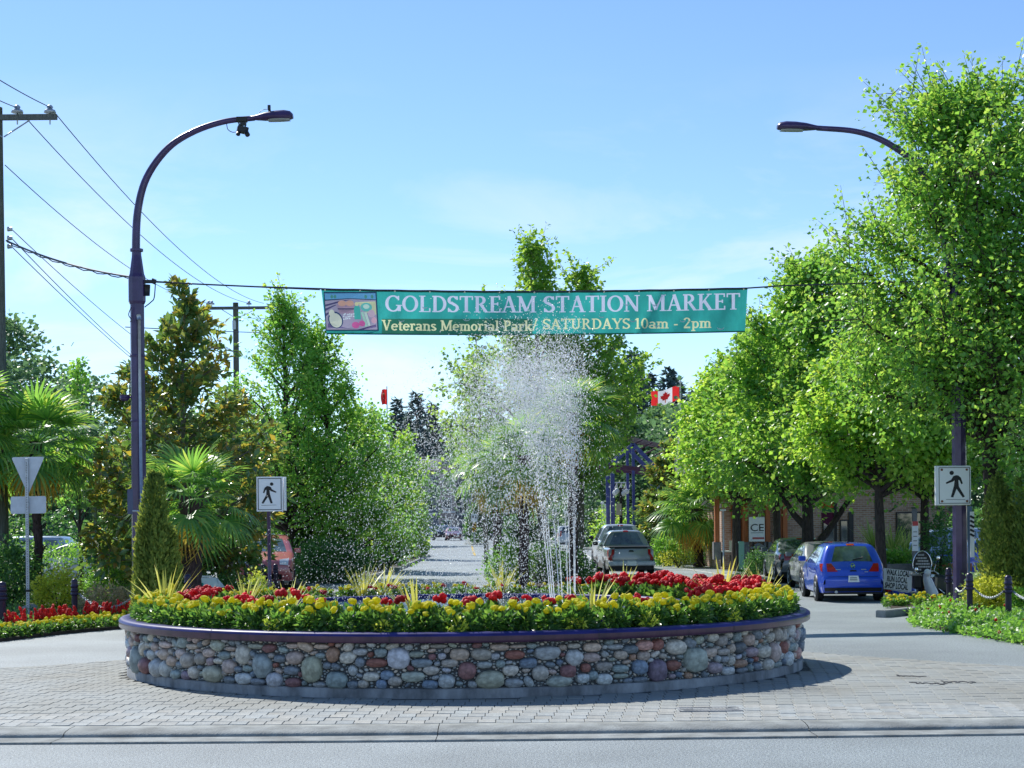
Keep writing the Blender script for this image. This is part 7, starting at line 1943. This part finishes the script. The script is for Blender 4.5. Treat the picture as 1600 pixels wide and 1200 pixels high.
# left bed ground planting between the shrubs
C = []
while len(C) < 900:
    px = r.uniform(-60, 420); d = r.uniform(31.5, 47); 
    if d < np.interp(px, [-60, 0, 200, 420], [32, 31.8, 33.5, 37]) : continue
    q = at(px, d); C.append((q.x, q.y, .06 + .1 * r.random()))
a = clump_leaves(r, np.array(C), 12, .16, .085, None, .6, -.2, .36, .1)
tag(link('ground_cover', np_mesh('ground_cover', a[0], a[1], [M['lf_dark']], rnd=a[2])), 'dark green ground cover between the shrubs of the left bed', 'ground cover', None, 'stuff')
rb_ = thing('boulder', 'pale boulder at the foot of the give way post', 'boulder', GP(52, 962))
bm = bmesh.new(); bmesh.ops.create_icosphere(bm, subdivisions=3, radius=.2)
for v in bm.verts: v.co = Vector((v.co.x * 1.2, v.co.y, v.co.z * .8)) * (1 + .12 * math.sin(v.co.x * 17 + 1) * math.sin(v.co.y * 13) + .08 * math.sin(v.co.z * 21)); v.co.z += .12
me = bpy.data.meshes.new('rock'); bm.to_mesh(me); bm.free(); me.polygons.foreach_set('use_smooth', [True] * len(me.polygons)); me.materials.append(M['concrete']); link('rock', me, rb_)

# ------------------------------------------------------------------ small street things at left
p = at(143, 42); gb = thing('litter_bag_dispenser', 'green dispenser box with white labels on a thin post behind the left hedge', 'dispenser', p)
pxm = F / 42
mb = MB(); mb.box((p.x + .09, 42.1, W(143, 782, 42).z / 2), (.07, .07, W(143, 782, 42).z), None, .01); mb.build('post', mat('green_grey_post', (.25, .33, .28), .6), gb)
mb = MB(); c = W(143, 850, 42); mb.box(c, (13 / pxm, .12, 36 / pxm), None, .03); bx_ = mb.build('box', mat('green_plastic', (.01, .22, .12), .45), gb)
mb = MB(); mb.box(W(142.5, 843, 41.93), (8 / pxm, .006, 6.5 / pxm)); mb.build('label_plate', M['signwhite'], bx_)
mb = MB(); mb.box(W(142.5, 843, 41.925), (5 / pxm, .006, 2.2 / pxm)); mb.build('fine_print', M['redlamp'], bx_)
mb = MB(); mb.prism([W(142.5 + 4 * math.cos(a), 850.5 + 4.5 * math.sin(a) * (1 if math.sin(a) > 0 else .6), 41.93) for a in np.linspace(0, 2 * PI, 17)[:-1]], (0, -.006, 0)); mb.build('label_plate', M['signwhite'], bx_)
mb = MB(); mb.box(W(143, 872, 42.02), (11 / pxm, .1, 14 / pxm), None, .01); mb.build('lower_box', mat('green_plastic_dull', (.05, .2, .14), .6), gb)
# folding white board
d = 37.5; q = at(322, d); fb = thing('folding_board', 'low white folding board lying open behind the planter at left', 'sign board', q)
mb = MB(); mb.prism([W(302, 916, d), W(342, 918, d), W(337, 903, d + .35), (W(308, 903, d + .35))], (0, .02, .01)); mb.build('front_panel', M['signwhite'], fb)
mb = MB(); mb.prism([W(342.5, 918, d + .02), W(350, 917, d + .7), W(338, 903, d + .37)], (.02, .01, 0)); mb.build('side_panel', M['alu'], fb)
mb = MB(); mb.tube([W(312, 902.5, d + .34), W(313, 900.5, d + .34), W(330, 900.5, d + .34), W(331, 902.5, d + .34)], .02, 6); mb.build('handle', M['white'], fb)
mb = MB(); mb.prism([W(306, 914, d - .01), W(318, 914.5, d - .01), W(318, 911, d + .08), W(308, 911, d + .08)], (0, -.004, .006)); mb.build('printed_mark', mat('teal_print', (.05, .35, .33), .6), fb)

# ------------------------------------------------------------------ flags
def flag(label, px, top, d, fw, fh, leaf, droop, polebot=840):
    b = at(px, d); z = W(px, top, d).z; t = thing('flagpole', label, 'flag', b, 'red flags over the trees')
    x = W(px, top, d).x
    mb = MB(); mb.cyl((x, d, 0), (x, d, z + .25), .07, .04, 8); mb.ball((x, d, z + .3), .09, 8, 6); mb.build('pole', M['white'], t)
    def pt(u, v, o=0): # u along fly (to the left), v down
        return Vector((x - .08 - u * fw, d - .02 - .25 * math.sin(u * 6) * u - o, z - v * fh - droop * u * fw + .10 * math.sin(u * 7 + .6) * fw * .35))
    def strip(name, u0, u1, m): 
        q = MB(); q.sheet([[pt(u, v) for u in np.linspace(u0, u1, 8)] for v in np.linspace(0, 1, 6)]); q.build(name, m, t)
    strip('red_bar', 0, .25, M['flagred']); strip('white_field', .25, .75, M['flagwhite']); strip('red_bar', .75, 1, M['flagred'])
    ML = [(0, 1), (.17, .68), (.42, .74), (.34, .32), (.52, .46), (.60, .34), (.92, .38), (.80, .12), (.90, .02), (.46, -.32), (.52, -.50), (.08, -.42), (.06, -.95)]
    ML = ML + [(-a, c) for a, c in ML[::-1][:-1]]
    q = MB(); q.add([pt(.5 + a * .19, .5 - c * .40, .02) for a, c in ML], [tuple(range(len(ML)))]); q.build('maple_leaf', M['flagred'], t)
    return t
flag('Canadian flag flying against the firs right of the central tree', 1063, 604, 105, 1.75, .92, True, .18)
# small red flag at left, nearly edge on
d = 110; b = at(604.5, d); t = thing('flagpole', 'small red and gold flag on a pole above the left trees', 'flag', b, 'red flags over the trees')
x = W(604.5, 606, d).x; z = W(604.5, 606, d).z
mb = MB(); mb.cyl((x, d, 0), (x, d, z + .1), .06, .03, 8); mb.build('pole', M['galv'], t)
mb = MB(); mb.sheet([[Vector((x - .03 - u * .42 * (1 - .5 * abs(v - .5) ), d - .3 * math.sin(u * 4), z - .1 - v * 1.0)) for u in np.linspace(0, 1, 6)] for v in np.linspace(0, 1, 6)]); mb.build('cloth', M['flagred'], t)
mb = MB(); mb.ball((x - .2, d - .26, z - .45), (.07, .02, .09), 8, 6); mb.build('emblem', M['amber'], t)

# ------------------------------------------------------------------ gateway truss, lamps and posts right of the road
M['bluebeam'] = mat('blue_violet_beam', (.06, .07, .25), .4, var=.2, coat=.3); M['redbeam'] = mat('dark_red_beam', (.10, .03, .06), .45, var=.2)
d = 84; q = at(993, d); gw = thing('timber_gateway', 'blue and maroon gabled open gateway beyond the trucks', 'gateway', q)
def beam(name, a, b, w, h, m):
    a = Vector(a); b = Vector(b); dd = (b - a); L = dd.length; mb = MB()
    R3 = dd.to_track_quat('X', 'Z').to_matrix(); mb.box((a + b) / 2, (L, w, h), R3, .01); return mb.build(name, m, gw)
for dz in (0, 4.2):
    D = d + dz
    for px in (957, 1030): 
        mb = MB(); p = W(px, 740, d); mb.box((p.x, D, (p.z) / 2), (.2, .2, p.z), None, .02); mb.build('post', M['bluebeam'], gw)
    pl, pr_, pa = W(955, 727, d), W(1032, 738, d), W(989, 694, d)
    for v in (pl, pr_, pa): v.y = D
    mid = pl.lerp(pr_, .45)
    beam('bottom_chord', pl - Vector((.6, 0, 0)), pr_ + Vector((.6, 0, 0)), .16, .22, M['redbeam'])
    beam('rafter', pl, pa, .14, .2, M['bluebeam']); beam('rafter', pa, pr_, .14, .2, M['bluebeam'])
    beam('king_post', mid + Vector((0, -.02, -3.4)), pa - Vector((0, .02, .15)), .12, .14, M['bluebeam'])
pa = W(989, 690, d); beam('ridge', pa + Vector((-.2, -.5, .1)), pa + Vector((2.4, 9.0, .1)), .2, .25, M['redbeam'])
for k in range(4):
    t_ = k / 3 + .02; a = pa.lerp(pa + Vector((2.3, 9.0, 0)), t_); beam('roof_batten', a + Vector((-.5, 0, -.38)), a + Vector((.45, 0, .1)), .1, .08, M['redbeam'])
# pair of globe lamps
d = 80; q = at(971, d); gl = thing('globe_lamp', 'lamp post with four white globes and a hanging pale banner', 'street lamp', q)
z = W(971, 762, d).z
mb = MB(); mb.cyl((q.x, d, 0), (q.x, d, z), .10, .07, 10); mb.build('pole', M['black'], gl)
M['globe'] = mat('white_globe', (.8, .82, .84), .2, transl=.4)
for px, py in ((961, 770), (964, 767), (974, 771), (979, 768)):
    mb = MB(); c = W(px, py, d); mb.ball(c, .13, 12, 8); mb.build('globe', M['globe'], gl)
mb = MB(); mb.tube([W(961, 766, d), W(971, 763, d), W(980, 765, d)], .03, 6); mb.build('bracket', M['black'], gl)
mb = MB(); mb.box(W(967, 796, d - .1), (.26, .02, .56)); mb.build('hanging_banner', mat('tan_cloth', (.55, .45, .33), .8), gl)
# white lattice sign frame on twin posts
d = 90; q = at(953, d); wf = thing('white_sign_frame', 'white lattice sign frame on twin posts left of the globe lamps', 'sign frame', q)
pxm = F / d
for px in (951, 955):
    mb = MB(); p = W(px, 752, d); mb.box((p.x, d, p.z / 2), (.1, .1, p.z)); mb.build('post', M['white'], wf)
mb = MB()
for py in (754, 765): mb.box(W(970, py, d), (28 / pxm, .05, .05))
mb.build('rail', M['white'], wf)
mb = MB()
for k in range(8):
    px = 957 + k * 3.6; mb.tube([W(px, 764, d), W(px + (1.6 if k % 2 else -1.6) + 1.5, 755, d)], .022, 5)
mb.build('lattice', M['white'], wf)
for px, top in ((942, 786), (946, 790)):
    q = at(px, 98); t = thing('white_post', 'thin white post left of the sign frame, ' + ('taller one' if top == 786 else 'shorter one'), 'post', q); z = W(px, top, 98).z
    mb = MB(); mb.cyl((q.x, 98, 0), (q.x, 98, z), .07, .06, 8); mb.build('shaft', M['white'], t)
    mb = MB(); mb.ball((q.x, 98, z), .1, 8, 6); mb.build('cap', M['white'], t)

# keep-right sign on the far island
d = 146; q = at(741, d); ks = thing('keep_right_sign', 'small white keep right arrow sign on a yellow striped post on the far island', 'road sign', q); pxm = F / d
mb = MB(); mb.cyl((q.x, d, 0), (q.x, d, W(741, 805, d).z), .05, n=8); mb.build('post', M['galv'], ks)
mb = MB(); mb.box(W(741, 809, d - .06), (9.5 / pxm, .03, 12 / pxm)); pn = mb.build('sign_panel', M['signwhite'], ks)
for dx in (-2.2, 2.0):
    mb = MB(); c = W(741 + dx, 809, d - .08); u = 1 / pxm; mb.prism([c + Vector((x * u, 0, z * u)) for x, z in ((-.7, 3.5), (1.2, 3.5), (1.2, -2), (.4, -.2), (-.7, -1.2))], (0, -.01, 0)); mb.build('arrow', M['black'], pn)
mb = MB(); c = W(741, 824, d - .06); mb.box(c, (.36, .03, .8)); hz_ = mb.build('hazard_marker', mat('hazard_yellow', (.75, .42, .02), .5), ks)
for k in range(3):
    mb = MB(); mb.box(c + Vector((0, -.02, -.26 + k * .26)), (.38, .006, .08), (0, .6, 0)); mb.build('stripe', M['black'], hz_)
shr('low green plant at the foot of the keep right sign', 746, 146.5, 8, 826, 700, .16, M['lf_dark'], 95, name='island_plant')

# ------------------------------------------------------------------ townhouses at the end of the street
M['hw1'] = mat('blue_grey_siding', (.16, .19, .24), .8, var=.1); M['hw2'] = mat('taupe_siding', (.30, .25, .23), .8, var=.1); M['roofg'] = mat('grey_shingle', (.16, .17, .19), .9, var=.2)
def townhouse(label, px0, px1, top, d, m, gable, depth=9):
    a, b = at(px0, d), at(px1, d); z = W((px0 + px1) / 2, top, d).z; w = b.x - a.x; c = (a.x + b.x) / 2
    t = thing('townhouse', label, 'house', (c, d, 0), 'townhouses at the end of the street')
    mb = MB(); mb.box((c, d + depth / 2, z / 2), (w, depth, z)); wl = mb.build('wall', m, t)
    mb = MB()
    if gable: mb.prism([(a.x - .3, d - .4, z), (b.x + .3, d - .4, z), (c, d - .4, z + w * .36)], (0, depth + .8, 0))
    else: mb.prism([(a.x - .3, d - .5, z), (a.x - .3, d + depth + .5, z), (a.x - .3, d + depth / 2, z + 1.8)], (w + .6, 0, 0))
    mb.build('roof', M['roofg'], t)
    nf = max(2, int(z / 2.9)); nw_ = max(1, int(w / 2.4))
    for f in range(nf):
        for k in range(nw_):
            x = a.x + w * (k + .5) / nw_; zz = 1.5 + f * (z - .6) / nf
            mb = MB(); mb.box((x, d - .03, zz), (1.2, .08, 1.4)); fr = mb.build('window', M['white'], t)
            for s in (-.28, .28):
                mb = MB(); mb.box((x + s, d - .075, zz), (.5, .02, 1.22)); mb.build('pane', M['glass'], fr)
    mb = MB()
    for f in range(1, nf): mb.box((c, d - .05, .3 + f * (z - .6) / nf), (w, .1, .16))
    mb.build('floor_band', M['white'], t)
    return t
townhouse('blue-grey townhouse in the gap between trees, left unit', 655, 686, 735, 238, M['hw1'], False)
townhouse('taupe gabled townhouse in the gap, right unit', 686, 712, 728, 236, M['hw2'], True)
townhouse('blue-grey townhouse partly behind the yellowing palm', 712, 748, 738, 240, M['hw1'], False)
townhouse('low taupe building behind the central palms', 780, 850, 770, 244, M['hw2'], False)

# ------------------------------------------------------------------ brick shop building at right
d = 68.0; a, b = at(1128, d), at(1500, d)
shop = thing('brick_shop', 'low brick shop with orange posts behind the right row of trees', 'building', ((a.x + b.x) / 2, d, 0))
zt_ = W(1300, 720, d).z
pxm = F / d
mb = MB(); mb.box(((a.x + b.x) / 2, d + 5, zt_ / 2), (b.x - a.x, 10, zt_)); mb.build('wall', M['brick'], shop)
mb = MB(); mb.prism([(a.x - 1, d - 2.2, zt_ - .3), (a.x - 1, d + 11, zt_ - .3), (a.x - 1, d + 5, zt_ + 2.2)], (b.x - a.x + 2, 0, 0)); mb.build('roof', M['roofg'], shop)
def shop_box(name, px0, px1, py0, py1, off, th, m, parent=shop):
    p, q = W(px0, py0, d - off), W(px1, py1, d - off); mb = MB(); mb.box(((p.x + q.x) / 2, d - off, (p.z + q.z) / 2), (abs(q.x - p.x), th, abs(p.z - q.z)), None, .008); return mb.build(name, m, parent)
for px in (1164, 1199, 1226, 1120):
    shop_box('timber_post', px - 4, px + 4, 760, 848, .5, .3, M['orangewood'])
    pr = shop_box('post_base', px - 6, px + 6, 847, 874, .5, .42, M['greyplank'])
for x0, x1, y0, y1 in ((1142, 1160, 790, 858), (1208, 1222, 795, 860), (1285, 1306, 812, 868), (1312, 1326, 812, 868), (1400, 1440, 800, 850)):
    w_ = shop_box('window', x0, x1, y0, y1, .03, .1, M['orangewood'] if x0 < 1230 else M['blackplastic']); shop_box('pane', x0 + 2, x1 - 2, y0 + 2, y1 - 2, .09, .04, M['glass'], w_)
shop_box('door', 1326, 1334, 800, 872, .05, .08, M['blackplastic'])
for k in range(5):
    shop_box('brick_course', 1240, 1284, 800 + k * 14, 801 + k * 14, .01, .03, M['concrete']) if False else None
# poster reading CE between the posts
po = thing('poster_board', 'white poster board lettered CE between two orange posts', 'poster', W(1182, 848, d - .8))
pl_ = shop_box('panel', 1170, 1195, 808, 846, .8, .04, M['signwhite'], po)
vs, fs = text_geo('CE', .55); c = W(1183, 825, d - .835); letters([c + Vector((v.x * .85, 0, v.y * .75)) for v in vs], fs, M['black'], pl_)
mb = MB(); mb.box(W(1185, 841, d - .83), (18 / pxm, .008, 3 / pxm)); mb.build('red_print', mat('red_print', (.5, .12, .12), .6), pl_)
mb = MB(); mb.box(W(1183, 832.5, d - .83), (19 / pxm, .008, .8 / pxm)); mb.build('fine_print', M['greyplank'], pl_)
# maroon pennant and orange sign on a dark post
d2 = 57.5; p = at(1306, d2); pxm2 = F / d2
pn = thing('pennant_post', 'dark post carrying an orange sign above a maroon pennant', 'sign post', p)
mb = MB(); mb.box((p.x, d2, W(1306, 775, d2).z / 2), (.1, .1, W(1306, 775, d2).z)); mb.build('post', M['black'], pn)
c = W(1294, 789, d2); mb = MB(); mb.box(c, (20 / pxm2, .03, 9 / pxm2)); sg = mb.build('orange_panel', mat('orange_panel', (.75, .13, .02), .5), pn)
mb = MB()
for k in range(5): mb.tube([c + Vector(((-8 + k * 4 + 1.4 * math.cos(a)) / pxm2, -.02, 2.4 * math.sin(a) / pxm2)) for a in np.linspace(.4, 5.6, 10)], .012, 4)
mb.build('script_print', M['amber'], sg)
mb = MB(); mb.box(W(1294, 797, d2), (20 / pxm2, .03, 7 / pxm2)); mb.build('green_band', mat('green_band', (.04, .16, .05), .6), pn)
mb = MB(); mb.prism([W(x, y, d2 - .02) for x, y in ((1283, 801), (1304, 801), (1304, 815), (1294, 821), (1284, 815))], (0, .03, 0)); mb.build('maroon_pennant', mat('maroon_cloth', (.13, .012, .06), .7, transl=.3), pn)
# things on the far pavement
q = at(1131, 66); t = thing('thin_post', 'thin grey post with cap on the far pavement', 'post', q); mb = MB(); z = W(1131, 797, 66).z; mb.cyl((q.x, 66, .1), (q.x, 66, z), .035, n=8); mb.build('shaft', M['galv'], t); mb = MB(); mb.box((q.x, 66, z), (.2, .2, .06)); mb.build('cap', M['alu'], t)
q = at(1145, 67); t = thing('newspaper_box', 'cream paper box on a dark stand by the thin post', 'newspaper box', q); mb = MB(); mb.box(W(1145, 853, 67), (.26, .3, .42), None, .03); mb.build('box', mat('cream_paint', (.6, .58, .42), .6), t); mb = MB(); c = W(1145, 868, 67); mb.box((c.x, 67, .35), (.2, .25, .5)); mb.build('stand', M['blackplastic'], t)
q = at(1158, 65.5); t = thing('green_post_box', 'narrow pale green utility post box beside the shop', 'utility box', q); c = W(1158, 862, 65.5); mb = MB(); mb.box((c.x, 65.5, .62), (.22, .22, 1.1), None, .03); mb.build('box', mat('pale_green_paint', (.22, .42, .34), .6), t); mb = MB(); mb.box((c.x - .16, 65.5, .6), (.08, .18, 1.0)); mb.build('dark_side', M['black'], t)
q = at(1136, 67.5); t = thing('bench_table', 'small white picnic table at the pavement edge', 'table', q); mb = MB(); c = W(1136, 862, 67.5); mb.box((q.x, 67.5, .75), (.6, .4, .06)); mb.build('top', M['white'], t)
mb = MB()
for s in (-.22, .22): mb.box((q.x + s, 67.5, .43), (.06, .3, .6))
mb.build('legs', M['blackplastic'], t)
q = at(1190, 62); t = thing('notice_board', 'little roofed notice board with white panel near the shop', 'notice board', q)
mb = MB()
for s in (-11, 11): c = W(1188 + s, 870, 62); mb.box((c.x, 62, .6), (.08, .08, 1.2))
mb.build('posts', M['bark'], t)
mb = MB(); mb.box(W(1191, 866, 61.95), (22 / F * 62, .05, 14 / F * 62)); pnn = mb.build('panel', M['signwhite'], t)
mb = MB(); mb.box(W(1191, 866, 61.91), (18 / F * 62, .02, 9 / F * 62)); mb.build('blue_print', mat('blue_print', (.08, .12, .25), .6), pnn)
mb = MB(); mb.prism([W(1175, 857, 61.6), W(1201, 857, 61.6), W(1188, 849, 61.6)], (0, .7, 0)); mb.build('roof', M['roofg'], t)
# parking sign post and bench behind the scooter
q = at(1430, 45.5); t = thing('parking_sign', 'narrow white parking sign on a wooden post behind the scooter', 'road sign', q); mb = MB(); mb.box((q.x, 45.5, W(1431, 795, 45.5).z / 2), (.12, .1, W(1431, 795, 45.5).z)); mb.build('post', M['greyplank'], t)
mb = MB(); mb.box(W(1430, 838, 45.42), (.17, .02, .80)); pnn = mb.build('plate', M['signwhite'], t)
mb = MB(); mb.box(W(1430, 818, 45.4), (.15, .01, .12)); mb.build('red_print', mat('red_ink', (.6, .08, .08), .6), pnn)
mb = MB()
for k in range(4): mb.box(W(1430, 831 + k * 7, 45.4), (.1, .008, .02))
mb.build('fine_print', M['greyplank'], pnn)
for px, lab, py, hh in ((1400, 'low dark retaining wall behind the blue hatchback', 880, 0), (1475, 'reddish-brown timber wall behind the scooter', 876, 1)):
    q = at(px, 46.5); t = thing('retaining_wall', lab, 'wall', q); w_ = .95
    for k in range(3):
        mb = MB(); mb.box((q.x, 46.5, .17 + k * .24), (w_ * 1.6, .2, .22), None, .015); mb.build('plank', M['greyplank'] if not hh else M['orangewood'], t)
make_car('suv', 'pale blue car seen between the trunks behind the scooter', 'car', (at(1462, 56).x, 56, 0), PI / 2, M['p_ltblue'], 'cars at the right of the street', 1)
make_car('sedan', 'blue car glimpsed right of the right lamp pole', 'car', (at(1535, 52).x, 52, 0), PI / 2, M['p_blue'], 'cars at the right of the street', 1)
q = at(1521, 40.5); t = thing('hanging_panel', 'blue-grey panel and striped sign hung behind the right lamp', 'sign', q)
mb = MB(); mb.box(W(1514, 815, 40.5), (.16, .03, .75)); mb.box((W(1514, 815, 40.5).x, 40.52, .8), (.05, .03, 1.6)); mb.build('panel', mat('blue_grey_panel', (.12, .19, .28), .6), t)
mb = MB(); mb.box(W(1519, 835, 40.44), (.10, .02, 1.1)); st_ = mb.build('striped_sign', M['signwhite'], t)
mb = MB()
for k in range(5): mb.box(W(1519, 808 + k * 7, 40.42), (.11, .01, .05), (0, .5, 0))
mb.build('stripe', M['black'], st_)
